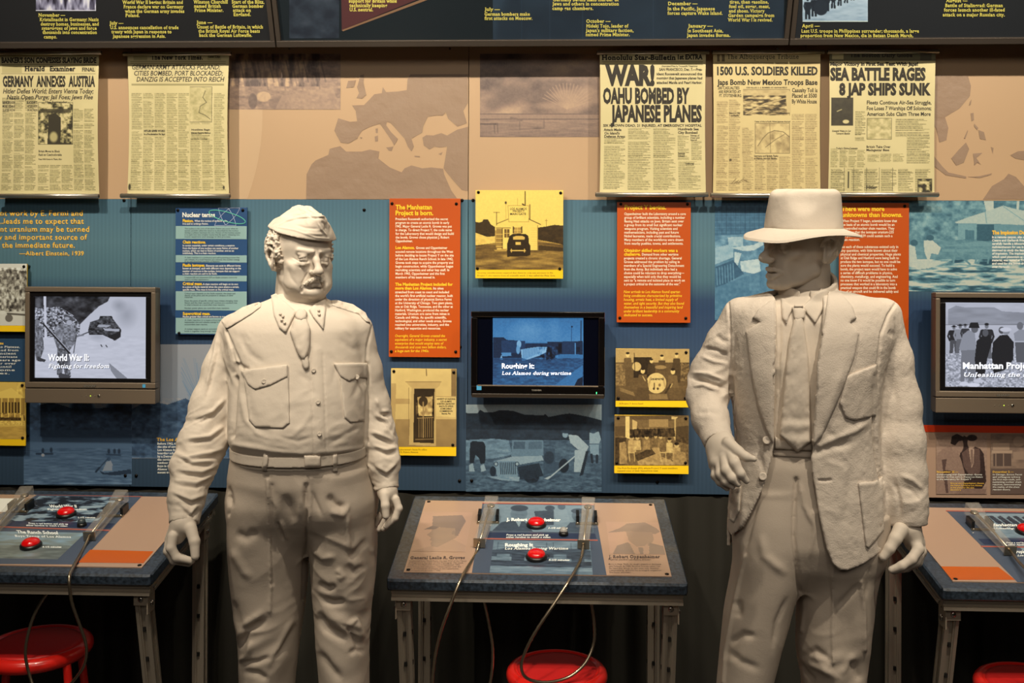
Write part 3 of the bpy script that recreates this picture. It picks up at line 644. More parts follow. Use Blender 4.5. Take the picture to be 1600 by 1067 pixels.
# low tan frieze with red stripe, lower right
fr = root('timeline_board', P(1520, 778, YW-.02), 'low tan timeline board with a red top stripe under the right grey television', 'panel')
def board(name, x0, y0, x1, y1, off, th, m, parent, y0r=None):
    a = P(np.array([x0, x1, x1, x0]), np.array([y0, y0, y1, y1]), YW-off); 
    za, zb = a[2:, 2].mean(), a[:2, 2].mean(); xa, xb = a[[0, 3], 0].mean(), a[[1, 2], 0].mean()
    return MB().bb(xa, xb, YW-off, YW-off+th, za, zb).build(name, m, parent, bevel=.0006)
tan2 = mat('tan_board', (166, 132, 104), .45); redm = mat('red_stripe', (196, 52, 14), .4, g=1.1); maroon = mat('maroon_print', (92, 66, 58), .5)
board('backing_board', 1380, 666, 1700, 778.5, .02, .012, tan2, fr); board('red_stripe', 1380, 665, 1700, 676, .0215, .0015, redm, fr)
p = Pic(1463, 678, 1542, 772, .72, 1.6, 12); p.noise(.1, 20, 3, 1)
t = lambda pts: [(1440+x/7.62, 650+y/7.62) for x, y in pts]
p.poly(t([(500, 230), (560, 260), (560, 330), (700, 390), (740, 450), (770, 780), (700, 900), (760, 930), (500, 930), (420, 640)]), .14)
p.poly(t([(180, 460), (240, 400), (340, 350), (430, 430), (470, 520), (520, 700), (480, 930), (150, 930), (170, 700)]), .62); p.poly(t([(240, 520), (300, 510), (280, 640), (400, 660), (300, 700), (320, 920), (290, 920), (260, 700)]), .3)
p.ell(*t([(430, 350)])[0], 9, 13, .66); p.poly(t([(345, 330), (360, 240), (420, 210), (500, 250), (505, 290), (440, 300), (400, 350)]), .08)
p.poly(t([(480, 440), (560, 380), (690, 390), (700, 650), (680, 700), (560, 690), (500, 600)]), .38); p.poly(t([(560, 380), (625, 390), (620, 560), (595, 620)]), .85); p.poly(t([(580, 400), (612, 400), (615, 560), (590, 600)]), .55)
p.ell(*t([(595, 320)])[0], 6.5, 9, .78); p.ell(*t([(600, 260)])[0], 8, 5, .08); p.poly(t([(450, 870), (600, 860), (770, 870), (760, 930), (400, 930)]), .55); p.noise(.06, 2, 2, 4)
p.build('two_men_photo', Mw(.0225), [(30, 20, 18), (92, 68, 58), (150, 120, 98), (205, 170, 138)], fr, pm)
p = Pic(1548, 678, 1640, 772, .6, 1.4, 13); p.noise(.2, 12, 6, 1, (1548, 678, 1640, 732)); p.grad(1548, 732, 1640, 772, .38, .36)
p.rect(1551, 692, 1577, 703, .8); p.rect(1550, 704, 1582, 708, .85); p.rect(1552, 709, 1580, 728, .3); p.rect(1583, 706, 1606, 718, .72); p.line([(1556, 709), (1556, 728)], 1.2, .8); p.line([(1568, 709), (1568, 728)], 1.2, .8); p.ell(1592, 690, 9, 8, .75)
p.build('laboratory_photo', Mw(.0225), [(40, 30, 26), (98, 78, 66), (150, 122, 98), (200, 166, 132)], fr, pm)
k = Ink(Mw(.0228)); k.line('November 25 —', 1463.5, 738.5, 2.9, w=34, slab=True, bold=.03); k.line('December 2 —', 1551, 738.5, 2.9, w=33, slab=True, bold=.03)
for i, s_ in enumerate(('Groves and Oppenheimer choose', 'the Ranch School at Los Alamos', 'as the place for the new', 'laboratory')): k.line(s_, 1485, 756+i*3.4, 2.3, cond=1.05, slab=True, bold=.02)
k.build('gold_lettering', gold, fr, True)
k = Ink(Mw(.0228))
for i, s_ in enumerate(('Collaborating with Oppenheimer, Groves', 'selected the mesa and Los Alamos Los Alamos', 'as the laboratory for Project Y')): k.line(s_, 1463.5, 742.5+i*3.7, 2.4, w=(71, 72, 54)[i], slab=True, bold=.02)
for i, s_ in enumerate(('In Chicago, Enrico Fermi', 'and colleagues achieve', 'the first man-made, self-', 'sustaining nuclear chain', 'reaction, demonstrating', 'the reality of the chain', 'reaction theory.')): k.line(s_, 1551, 742.5+i*3.9, 2.5, w=(46, 43, 44, 45, 44, 42, 28)[i], slab=True, bold=.02)
k.build('body_lettering', cream, fr, True)
# ---- hanging timeline signs above, tops tipped towards the visitor
sign_n = (0, -math.cos(math.radians(24)), -math.sin(math.radians(24)))
so = P(800, 66, 3.47); Ms = plane_map(so, sign_n); Ms1 = plane_map(so+np.array(sign_n)*.0008, sign_n); Ms2 = plane_map(so+np.array(sign_n)*.0014, sign_n)
frame_m = mat('sign_frame', (96, 88, 82), .38, .6, raw=True); sdir = np.array((0, -math.sin(math.radians(24)), math.cos(math.radians(24))))
zt_ = 3.3
def sign(x0, x1, col, label):
    r_ = root('timeline_sign', P((max(x0, 0)+min(x1, 1600))/2, 66, 3.47), label, 'sign', 'hanging timeline signs')
    b0, b1 = Ms(np.array(float(x0)), np.array(66.0)), Ms(np.array(float(x1)), np.array(66.0)); L_ = .62; nn = -np.array(sign_n); xa, xb = b0[0], b1[0]; z0 = so[2]
    base = np.array([0, so[1], z0]); f = lambda x, s_, d: np.array([x, 0, 0])+base+sdir*s_+nn*d
    def bar(nm, xa, xb, s0, s1, d0, d1, m): 
        mb = MB(); mb.add([f(x, s_, d) for x in (xa, xb) for s_ in (s0, s1) for d in (d0, d1)], [(0, 1, 3, 2), (4, 6, 7, 5), (0, 4, 5, 1), (2, 3, 7, 6), (0, 2, 6, 4), (1, 5, 7, 3)]); return mb.build(nm, m, r_, bevel=.0015)
    bar('face', xa+.006, xb-.006, .008, L_, 0, .05, mat('sign_face_'+str(x0), col, .3, raw=True, spec=.4)); bar('bottom_rail', xa, xb, -.012, .010, -.012, .06, frame_m); bar('top_rail', xa, xb, L_-.01, L_+.014, -.012, .06, frame_m)
    bar('side_rail', xa, xa+.016, .010, L_, -.012, .06, frame_m); bar('side_rail', xb-.016, xb, .010, L_, -.012, .06, frame_m); return r_
s1 = sign(-420, 431, (40, 42, 46), 'dark grey hanging timeline sign at the left with the November entry')
s2 = sign(433, 1231, (32, 40, 47), 'wide blue-grey hanging timeline sign in the middle with the October entry')
s3 = sign(1233, 2050, (42, 46, 52), 'dark grey hanging timeline sign at the right with the marching photo')
for x in (452, 703, 1215): MB().cyl(P(x, 76, 3.5), P(x, 76, YW+.02), .004).build('bracket_pin', frame_m, s2)
p = Pic(56, -18, 150, 17, .5, 1.2, 14); p.noise(.7, 6, 20, 1, None, 3, 1.4); p.rect(56, 15.5, 150, 17, .95); p.build('sign_photo', Ms1, [(40, 36, 46), (100, 96, 112), (160, 156, 172), (222, 216, 220)], s1, pm)
p = Pic(1254, -26, 1356, 34, .75, 1.2, 15); p.grad(1254, -26, 1356, 34, .85, .7); p.noise(.12, 12, 3, 1)
for i in range(9): p.man(1262+i*10, 30-i*4.2, 34-i*1.5, .08, .1, hat=.08)
p.ell(1283, 12, 11, 12, .1); p.rect(1254, 32.6, 1356, 34, 1); p.build('sign_photo', Ms1, [(24, 28, 34), (84, 100, 112), (150, 172, 184), (214, 226, 226)], s3, pm)
p = Pic(452, -14, 530, 60, .2, 1, 16); p.noise(.5, 16, 12, 1); p.build('sign_photo', Ms1, [(34, 40, 48), (46, 54, 62), (60, 66, 74), (76, 80, 86)], s2, pm)
def tri(pts, m, nm, par): a = np.array(pts, float); mk(nm, Ms1(a[:, 0], a[:, 1]), [list(range(len(a)))], m, par)
tri([(533, -20), (700, -20), (534, 47)], mat('sign_maroon', (82, 52, 56), .35, raw=True), 'maroon_wedge', s2); tri([(534, 47), (536, 49), (716, -18), (708, -20)], mat('sign_tan_line', (130, 104, 84), .35, raw=True), 'tan_line', s2)
p = Pic(770, -20, 1225, 62, .4, .8, 17); p.g[:] = .35; p.noise(.25, 70, 40, 2); p.ell(800, 40, 26, 60, .15, .6, .3); p.ell(760, 0, 40, 30, .8, .5, .5)
for x in (815, 858, 910, 1020): p.rect(x, -20, x+1, 62, .9, .4)
p.build('portrait_print', Ms1, [(27, 36, 44), (36, 48, 58), (46, 62, 74), (60, 84, 104)], s2, pm)
def sl(par, items, h=6.0):
    k = Ink(Ms2)
    for t_, x, y, w in items: k.line(t_, x, y, h, w=w, slab=True, bold=.03, dy=0, shear=-.25*(800-x)/800*-.0)
    k.build('lettering', yel, par, True)
sl(s1, [('November —', 60, 26, 42), ('Kristallnacht in Germany: Nazis', 62, 33, 92), ('destroy homes, businesses, and', 63.5, 40, 91), ('synagogues of Jews and force', 65, 46.5, 86), ('thousands into concentration', 66.5, 53, 85), ('camps.', 68.5, 60, 20.5),
    ('July —', 171, 38.5, 22), ('U.S. announces cancellation of trade', 172, 45.5, 107), ('treaty with Japan in response to', 174, 52, 94), ('Japanese aggression in Asia.', 176, 59, 83),
    ('World War II begins: Britain and', 191, 6, 95), ('France declare war on Germany', 193, 13, 94), ('when the German army invades', 195, 20, 93), ('Poland.', 196, 26.5, 22),
    ('Winston Churchill', 302, 5.5, 54), ('named British', 303, 12, 42), ('Prime Minister.', 304, 18.5, 45), ('Start of the Blitz,', 362, 5.5, 51), ('German bomber', 363, 12, 49), ('attack on', 364, 18.5, 28), ('England.', 365, 25, 27),
    ('June —', 307, 37.5, 25), ('Onset of Battle of Britain, in which', 308, 44.5, 103), ('the British Royal Air Force beats', 310, 51, 96), ('back the German Luftwaffe.', 311, 57.5, 83)], 5.4)
sl(s2, [('support for Britain while', 545, 4, 75), ('technically keeping', 546, 11, 59), ('U.S. neutral.', 546, 17.5, 37), ('July —', 757, 17, 24), ('German bombers make', 757, 24.5, 71), ('first attacks on Moscow.', 757, 31, 75),
    ('Germany begins mass murder of', 864, 2, 103), ('Jews and others in concentration', 863, 8.5, 104), ('camp gas chambers.', 863, 15.5, 64), ('October —', 916, 35.5, 38), ('Hideki Tojo, leader of', 916, 43, 66), ("Japan's military faction,", 915, 50, 75), ('named Prime Minister.', 915, 56.5, 69),
    ('December —', 1044, 8, 46), ('In the Pacific, Japanese', 1043, 16, 74), ('forces capture Wake Island.', 1043, 23, 86), ('January —', 1075, 43, 39), ('In Southeast Asia,', 1074, 50.5, 56), ('Japan invades Burma.', 1073, 57.5, 68),
    ('tires, then gasoline,', 1140, 5.5, 61), ('fuel oil, sugar, meat,', 1139, 12.5, 64), ('and shoes. Victory', 1139, 19.5, 56), ('Garden campaign from', 1138, 26.5, 72), ('World War I is revived.', 1137, 33.5, 70)], 5.4)
sl(s3, [('April —', 1253, 43, 28), ('Last U.S. troops in Philippines surrender; thousands, a large', 1252, 51, 184), ('proportion from New Mexico, die in Bataan Death March.', 1251, 58, 176), ('August —', 1478, 3.5, 34), ('Battle of Stalingrad: German', 1477, 11, 90), ('forces launch another ill-fated', 1475, 18, 95), ('attack on a major Russian city.', 1473, 25.5, 97)], 5.4)
# ------------------------------------------------------------------ newspaper banners
YB = 3.545
rod_m = mat('rod_aluminium', (214, 208, 196), .3, .85, raw=True); ink_m = mat('news_ink', (44, 38, 28), .7)
PAPER = [(46, 40, 28), (112, 102, 66), (172, 156, 100), (220, 199, 140)]
PAPER2 = [(52, 42, 26), (120, 100, 62), (176, 150, 98), (216, 190, 126)]
news_m = mat('news_paper', attr=True, rough=.6)
def banner(x0, x1, rod_t, rod_b, y0, y1, label, draw, heads, stops=PAPER, pinch=.03, dx=0, seed=0):
    r_ = root('newspaper_banner', P((x0+x1)/2, y1, YB), label, 'banner', 'newspaper banners below the signs')
    xc = (x0+x1)/2; hw = (x1-x0)/2
    def M(px, py, off=0):
        v = np.clip((py-y0)/(y1-y0), 0, 1); u = (px-xc)/hw; s_ = np.sin(np.pi*v)
        return P(xc+(px-xc)*(1-pinch*s_)+dx*v, py, YB-off-.010*s_*np.abs(u)**3+.006*s_*np.cos(u*3+seed))
    p = Pic(x0, y0, x1, y1, .93, 1.35, seed); p.noise(.04, 30, 30, 1); draw(p); p.g = np.clip(p.g, 0, 1)
    p.build('sheet', lambda X, Y: M(X, Y), stops, r_, news_m)
    k = Ink(lambda X, Y: M(X, Y, .0005))
    for h in heads:
        t_, x, y, hh, w = h[:5]; o = h[5] if len(h) > 5 else {}; k.line(t_, x, y, hh, w=w, **o)
    k.build('headline', ink_m, r_, True)
    for nm, (ra, rb), yy, rr in (('top_rod', rod_t, y0-1.5, .0075), ('bottom_rod', rod_b, y1+2.5, .0085)):
        a, b = P(ra, yy, YB-.002), P(rb, yy+(rb-ra)*.004, YB-.002); a[2] = b[2] = (a[2]+b[2])/2
        MB().cyl(a, b, rr, n=16).build(nm, rod_m, r_, True)
        for e, s_ in ((a, -1), (b, 1)): MB().cyl(e, e+np.array([.002*s_, 0, 0]), rr*.75, n=12).build('end_cap', frame_m, r_, True)
    for q in (.12, .88):
        a = P(x0+(x1-x0)*q, y0-3, YB); MB().tube([a, a+np.array([0, .012, .004]), a+np.array([0, YW-YB, .006])], .0016, 6).build('hanger_wire', frame_m, r_, True)
    return r_
def photo(p, x0, y0, x1, y1, seed, base=.35, hard=2.2, sx=6, sy=5):
    m = (p.X >= x0) & (p.X <= x1) & (p.Y >= y0) & (p.Y <= y1); p.rect(x0-.7, y0-.7, x1+.7, y1+.7, .2); n = fbm(np.stack([p.X/sx, p.Y/sy], -1), seed, 4)-.5
    p.g = np.where(m, np.clip(base+n*hard, .02, .95), p.g)
I = dict(shear=.22)
def d1(p):
    p.newsprint(1, 153, 56, 298, 3, 2.1, seed=1); p.newsprint(115, 170, 150, 298, 2, 2.1, seed=2); p.newsprint(58, 258, 115, 298, 3, 2.1, seed=3); p.rect(2, 101, 34, 114, .75); p.rect(128, 101, 150, 113, .85)
    photo(p, 60, 160, 114, 225, 5, .6, 3); p.poly([(76, 180), (86, 176), (96, 184), (95, 225), (74, 225)], .05); p.rect(62, 170, 112, 176, .1, .8); p.ell(84, 214, 8, 10, .9, .8, .4); p.rect(1, 100, 150, 100.7, .2); p.rect(1, 115, 150, 115.7, .3)
banner(-4, 155, (-8, 158), (-8, 154), 84, 303, 'newspaper banner headed GERMANY ANNEXES AUSTRIA, leftmost of the five', d1,
 [("BANKER'S SON CONFESSES SLAYING BRIDE", 2, 98, 8.5, 149, dict(bold=.05)), ('Herald', 38, 111, 8, 32, dict(slab=True, bold=.05)), ('Examiner', 78, 111, 8, 40, dict(slab=True, bold=.05)), ('FINAL', 129, 111.5, 6, 20, dict(bold=.03)),
  ('GERMANY  ANNEXES  AUSTRIA', 3, 135, 16.5, 147, dict(bold=.045)), ('Hitler Defies World; Enters Vienna Today;', 3, 146, 7.5, 145, I), ('Nazis Open Purge; Jail Foes; Jews Flee', 9, 155, 7, 138, I), ('The Surrender', 70, 161, 3.5, 36, dict(bold=.02)),
  ("BANKER'S SON", 2, 162, 4, 20, dict(bold=.04)), ('BLACKSHIRTS', 41, 162, 4, 17, dict(bold=.04)), ('MOBS VIENNA', 2, 168, 4, 20, {}), ('HITLER HOPE', 42, 168, 4, 16, {}), ('SLAYER NOW', 2, 174, 4, 20, {}), ('IN ACTION', 42, 174, 4, 16, {}), ('Britain Moves to Block', 60, 238, 3.6, 34, dict(bold=.02)), ('Raid on Czechoslovakia', 60, 243.5, 3.6, 37, dict(bold=.02)), ('Foes Will Come to Them, Also', 60, 250, 2.6, 37, {})], seed=1)
def d2(p):
    p.newsprint(202, 146, 354, 298, 8, 1.9, .4, seed=4); p.rect(208, 85, 230, 94, .7); p.rect(324, 84, 346, 94, .75); p.rect(203, 96, 353, 96.8, .3); p.rect(203, 99, 353, 99.8, .3); p.rect(204, 131, 352, 134, .45, .7)
    p.rect(222, 200, 258, 214, .85); p.rect(296, 135, 333, 192, .88); photo(p, 297.5, 136, 332.5, 190, 3, .8, .5); p.line([(322, 142), (318, 152), (324, 160), (314, 166), (312, 176), (322, 180), (330, 186)], 1, .2); p.rect(296, 194, 333, 216, .9); p.newsprint(298, 207, 331, 219, 1, 2, seed=8); p.ell(200+2, 292, 2, 5, .1); p.ell(350, 293, 1.5, 3, .1)
banner(199, 358, (193, 361), (189, 359), 85, 303, 'newspaper banner headed GERMAN ARMY ATTACKS POLAND, second from the left', d2,
 [('The New York Times.', 236, 93, 7.5, 81, dict(slab=True, bold=.045)), ('GERMAN ARMY ATTACKS POLAND;', 205, 108.5, 7.4, 139, dict(shear=.2, bold=.015)), ('CITIES BOMBED, PORT BLOCKADED;', 208, 118, 7.4, 141, dict(shear=.2, bold=.015)), ('DANZIG IS ACCEPTED INTO REICH', 212, 127.5, 7.4, 140, dict(shear=.2, bold=.015)),
  ('HITLER GIVES WORD', 223, 206, 3.2, 34, dict(bold=.04)), ('In a Proclamation He Says', 223, 211, 3, 34, dict(bold=.03)), ('Hostilities Begin', 300, 204, 2.8, 30, dict(bold=.02)), ('Warsaw Reports German', 299, 209, 2.8, 32, dict(bold=.02)), ('Late City', 326, 90, 3.4, 18, dict(bold=.03))], seed=2, pinch=.035)
def d3(p):
    p.newsprint(941, 216, 978, 296, 1, 1.9, seed=11); p.newsprint(979, 200, 1018, 296, 1, 1.9, seed=12); p.newsprint(1019, 200, 1058, 296, 1, 1.9, seed=13); p.newsprint(1059, 252, 1097, 296, 1, 1.9, seed=14); p.newsprint(1059, 211, 1078, 250, 1, 1.9, seed=15); p.newsprint(1080, 220, 1098, 250, 1, 1.9, seed=16); p.rect(940, 96, 1099, 96.8, .3); p.rect(940, 100.5, 1099, 101, .3); p.rect(942, 96.8, 1098, 100.3, .7, .5)
banner(937, 1103, (933, 1108), (931, 1106), 83, 301, 'newspaper banner headed WAR! OAHU BOMBED BY JAPANESE PLANES', d3,
 [('Honolulu Star-Bulletin', 940, 93.5, 8, 116, dict(slab=True, bold=.05)), ('1st EXTRA', 1059, 92.5, 7.6, 39, dict(bold=.05)), ('WAR!', 945, 132, 31, 78, dict(bold=.06)), ('OAHU BOMBED BY', 941, 161, 24, 137, dict(bold=.05)), ('JAPANESE PLANES', 953, 189.5, 25.5, 145, dict(bold=.05)),
  ('SAN FRANCISCO, Dec. 7.—Pres-', 1030, 110.5, 4.2, 68, dict(bold=.03)), ('ident Roosevelt announced this', 1026, 117.5, 4.2, 72, dict(bold=.03)), ('morning that Japanese planes had', 1026, 124, 4.2, 72, dict(bold=.03)), ('attacked Manila and Pearl Harbor.', 1026, 131, 4.2, 72, dict(bold=.03)), ('(Associated Press by Transpacific Telephone)', 1034, 104.5, 2.4, 56, {}),
  ('SIX KNOWN DEAD, 21 INJURED, AT EMERGENCY HOSPITAL', 941, 198, 4, 157, dict(bold=.03)), ('Attack Made', 942, 204.5, 4, 28, dict(bold=.03)), ("On Island's", 943, 210, 4, 24, dict(bold=.03)), ('Defense Areas', 943, 215, 4, 33, dict(bold=.03)), ('Hundreds See', 1060, 203.5, 4, 33, dict(bold=.03)), ('City Bombed', 1060, 209, 4, 31, dict(bold=.03)), ('Names of', 1080, 213, 2.8, 14, {}), ('Dead and', 1080, 216.5, 2.8, 14, {}), ('Injured', 1080, 220, 2.8, 10, {}), ('Schools', 1060, 241, 2.8, 11, {}), ('Closed', 1060, 245, 2.8, 10, {}), ('Editorial', 1072, 257, 2.8, 13, {})], seed=3, pinch=.018)
def d4(p):
    p.newsprint(1118, 156, 1157, 298, 2, 1.9, .38, 21); p.newsprint(1159, 244, 1236, 298, 4, 1.9, .38, 22); p.newsprint(1237, 178, 1279, 298, 2, 1.9, .38, 23); p.newsprint(1158, 200, 1178, 244, 1, 1.9, .38, 24)
    photo(p, 1161, 140, 1234, 180, 31, .45, 2.4, 9, 3); p.rect(1161, 140, 1234, 149, .85, .8); p.line([(1165, 178), (1195, 162), (1234, 152)], 1.5, .85); p.poly([(1228, 144), (1236, 142), (1236, 176), (1230, 176)], .85)
    photo(p, 1180, 193, 1234, 239, 33, .8, .9, 8, 8); p.line([(1184, 228), (1192, 216), (1200, 208), (1210, 204), (1224, 206), (1234, 214)], .9, .1); p.line([(1203, 193), (1204, 239)], .7, .3); p.line([(1196, 230), (1212, 218), (1226, 210)], .8, .1); p.rect(1120, 81, 1132, 96, .3); p.ell(1126, 91, 2, 6, .9); p.rect(1117, 98, 1281, 98.8, .4)
    p.rect(1139, 248, 1143, 252, .2)
    for q in range(6): p.line([(1143+q*4, 287-q), (1150+q*4, 279+q % 3*3)], 1, .3)
banner(1114, 1282, (1113, 1288), (1111, 1287), 82.5, 302, 'tan newspaper banner headed 1500 U.S. SOLDIERS KILLED', d4,
 [('The Albuquerque Tribune', 1136, 92, 7.4, 112, dict(slab=True, bold=.005)), ('1500 U.S. SOLDIERS KILLED', 1120, 117, 13, 158, dict(bold=.04)), ('Japs Bomb New Mexico Troops Base', 1120, 132.5, 8.5, 158, dict(bold=.03)), ('200 CASUALTIES', 1121, 139.5, 4.4, 34, {}), ('ARE REPORTED AT', 1122, 145.5, 4.4, 35, {}), ('FT. STOTSENBURG', 1123, 151.5, 4.4, 35, {}),
  ('Casualty Toll Is', 1238, 144, 6.4, 40, dict(bold=.02)), ('Placed at 3500', 1238, 152.5, 6.4, 39, dict(bold=.02)), ('By White House', 1238, 161.5, 6.4, 39, dict(bold=.02)), ('1500 KILLED U. S. BOMBED AT HAWAII FIELD', 1166, 138, 2.3, 64, {}), ('Center of War in Pacific Where Japanese Attacked', 1179, 191, 2.3, 56, {}), ('Germans and British Tanks', 1178, 245, 2.8, 38, {}), ('in Fierce African Battle', 1178, 249, 2.8, 36, {}), ('Entire U. S. War', 1139, 178, 3, 17, {}), ('in Pacific', 1142, 182, 3, 12, {})], PAPER2, .012, 0, 4)
def d5(p):
    p.rect(1296, 82, 1462, 95, .3); p.rect(1300, 83, 1318, 93, .8); p.rect(1438, 84, 1456, 94, .15)
    photo(p, 1299, 153, 1333, 196, 41, .05, .1); p.ell(1322, 190, 5, 3, .9); p.line([(1308, 174), (1315, 171)], 1, .9); p.newsprint(1336, 174, 1354, 220, 1, 1.9, .5, 25); p.newsprint(1398, 186, 1457, 214, 1, 1.9, .5, 26); p.newsprint(1417, 214, 1457, 256, 1, 1.9, .5, 27)
    photo(p, 1356, 185, 1394, 217, 43, .82, .7, 7, 5); p.newsprint(1298, 232, 1354, 262, 4, 2, .4, 28); p.newsprint(1356, 240, 1416, 254, 3, 2, .4, 29); p.newsprint(1298, 264, 1457, 299, 6, 1.9, .5, 30); p.rect(1322, 265, 1332, 298, .85); p.rect(1326, 268, 1328.5, 294, .15); photo(p, 1436, 280, 1458, 300, 45, .3, 3)
    for x in (1320, 1335, 1355, 1375, 1396): p.rect(x, 262, x+.7, 299, .2)
    p.ell(1325, 112, 18, 22, .97, .15, .8)
banner(1296, 1462, (1293, 1467), (1292, 1466), 82, 301, 'newspaper banner headed SEA BATTLE RAGES 8 JAP SHIPS SUNK, rightmost of the five', d5,
 [('The Boston Daily Globe', 1328, 89, 6, 98, dict(slab=True, bold=.05)), ('Major Victory in First Sea Test With Japs!', 1297, 102.5, 5.6, 138, dict(bold=.05)), ('SEA BATTLE RAGES', 1297, 125, 19.5, 150, dict(bold=.055)), ('8 JAP SHIPS SUNK', 1311, 148, 18.5, 145, dict(bold=.055)), ('Fleets Continue Air-Sea Struggle,', 1355, 163, 6, 102, {}), ('Foe Loses 7 Warships Off Solomons;', 1355, 172, 6, 102, {}), ('American Subs Claim Three More', 1355, 181, 6, 101, {}),
  ('British Take Over', 1355, 231, 3.6, 38, dict(bold=.02)), ('Madagascar Base', 1355, 236, 3.6, 36, dict(bold=.02)), ("Today's Globe Contents", 1307, 233, 2.8, 34, {}), ('General Waits in Car', 1300, 206, 3, 30, I), ('Toward Battle', 1306, 210, 3, 22, I), ('Hitler', 1356, 295, 5, 16, dict(bold=.03))], PAPER, .012, -2, 5)
# ------------------------------------------------------------------ mounted text and photo panels
orange_m = mat('orange_panel', (208, 84, 10), .42, g=.80); cream2 = mat('lettering_pale', (246, 214, 176), .5, g=1.2); amber = mat('lettering_amber', (250, 176, 30), .5, g=1.25)
photo_m = mat('photo_print', attr=True, rough=.35); edge_m = mat('panel_edge', (60, 40, 26), .6, raw=True); yb = mat('yellow_caption', (238, 184, 24), .4, g=1.1)
def panel(name, x0, y0, x1, y1, off, m, label, cat='panel', group=None, screws=(), th=.006):
    r_ = root(name, P((x0+x1)/2, y1, YW-off), label, cat, group); board('board', x0, y0, x1, y1, off, th, m, r_)
    for sx, sy in screws: 
        c = P(sx, sy, YW-off); screw(sx, sy, YW-off, r_); MB().cyl(c+np.array([0, th, 0]), np.array([c[0], YW, c[2]]), .006, n=10).build('standoff', screw_m, r_, True)
    return r_
def orange(x0, y0, x1, y1, label, parts, screws):
    r_ = panel('text_panel', x0, y0, x1, y1, .018, orange_m, label, group='orange text panels', screws=screws)
    for nm, m, rows in parts:
        k = Ink(lambda X, Y: P(X, Y, YW-.0185))
        for t_, x, y, h, o in rows: k.line(t_, x, y, h, **o)
        k.build(nm, m, r_, nm == 'heading')
    return r_
def rows(lines, x, y, pitch, h, widths=None, **o):
    return [(t_, x, y+i*pitch, h, dict(o, **({'w': widths[i]} if widths else {}))) for i, t_ in enumerate(lines)]
B = dict(bold=.035); L_ = dict(bold=.03, cond=.72)
orange(608, 310, 719, 558, 'tall orange panel headed The Manhattan Project is born, right of the capped statue', [
 ('heading', amber, [('The Manhattan', 618, 327, 7.2, dict(w=57, **B)), ('Project is born.', 618, 336, 7.2, dict(w=59, **B)), ('Los Alamos.', 618, 389, 4.6, dict(w=30, **B)), ('The Manhattan Project included for', 617.5, 446.3, 4.6, dict(w=90, **B)), ('more than Los Alamos.', 617.5, 452.3, 4.6, dict(w=58, **B))]),
 ('body_text', cream2, rows(['President Roosevelt authorized the secret', 'program to create an atomic bomb in early', '1942. Major General Leslie R. Groves was put', 'in charge. To direct Project Y, the code name', 'for the Laboratory that would design and build', 'the bomb, Groves chose physicist J. Robert', 'Oppenheimer.'], 618, 344, 5.72, 3.9, [82, 84, 88, 88, 91, 84, 27], bold=.012)
  + [('Groves and Oppenheimer', 650, 389, 3.9, dict(w=49, bold=.012))] + rows(['scouted remote locations throughout the West', 'before deciding to locate Project Y on the site', 'of the Los Alamos Ranch School. In late 1942,', 'Groves took steps to acquire the property and', 'begin construction, while Oppenheimer began', 'recruiting scientists and other key staff. In', 'March 1943, Oppenheimer and the first', 'members of his team moved in.'], 618, 395, 5.72, 3.9, [90, 91, 90, 90, 90, 84, 77, 62], bold=.012)
  + [('Its sites', 677, 452.3, 3.9, dict(w=16, bold=.012))] + rows(['stretched from coast to coast and included', "the world's first artificial nuclear reactor, built", 'under the direction of physicist Enrico Fermi', 'at the University of Chicago. Two giant plants,', 'one at Oak Ridge, Tennessee, and the other at', 'Hanford, Washington, produced the nuclear', 'materials. Uranium ore came from mines in', 'Canada and Africa. As specific scientific,', 'technological, and other needs arose, Groves', 'reached into universities, industry, and the', 'military for expertise and resources.'], 617.5, 458.2, 5.65, 3.9, [84, 90, 88, 90, 90, 84, 85, 80, 88, 84, 71], bold=.012)),
 ('closing_text', amber, rows(['Overnight, General Groves created the', 'equivalent of a major industry, a secret', 'enterprise that would employ tens of', 'thousands and cost two billion dollars,', 'a huge sum for the 1940s.'], 617, 526.5, 5.9, 4, [78, 81, 76, 80, 53], shear=.2, bold=.012))], [(612.5, 318), (713, 318.5), (611.5, 549), (712, 549.5)])
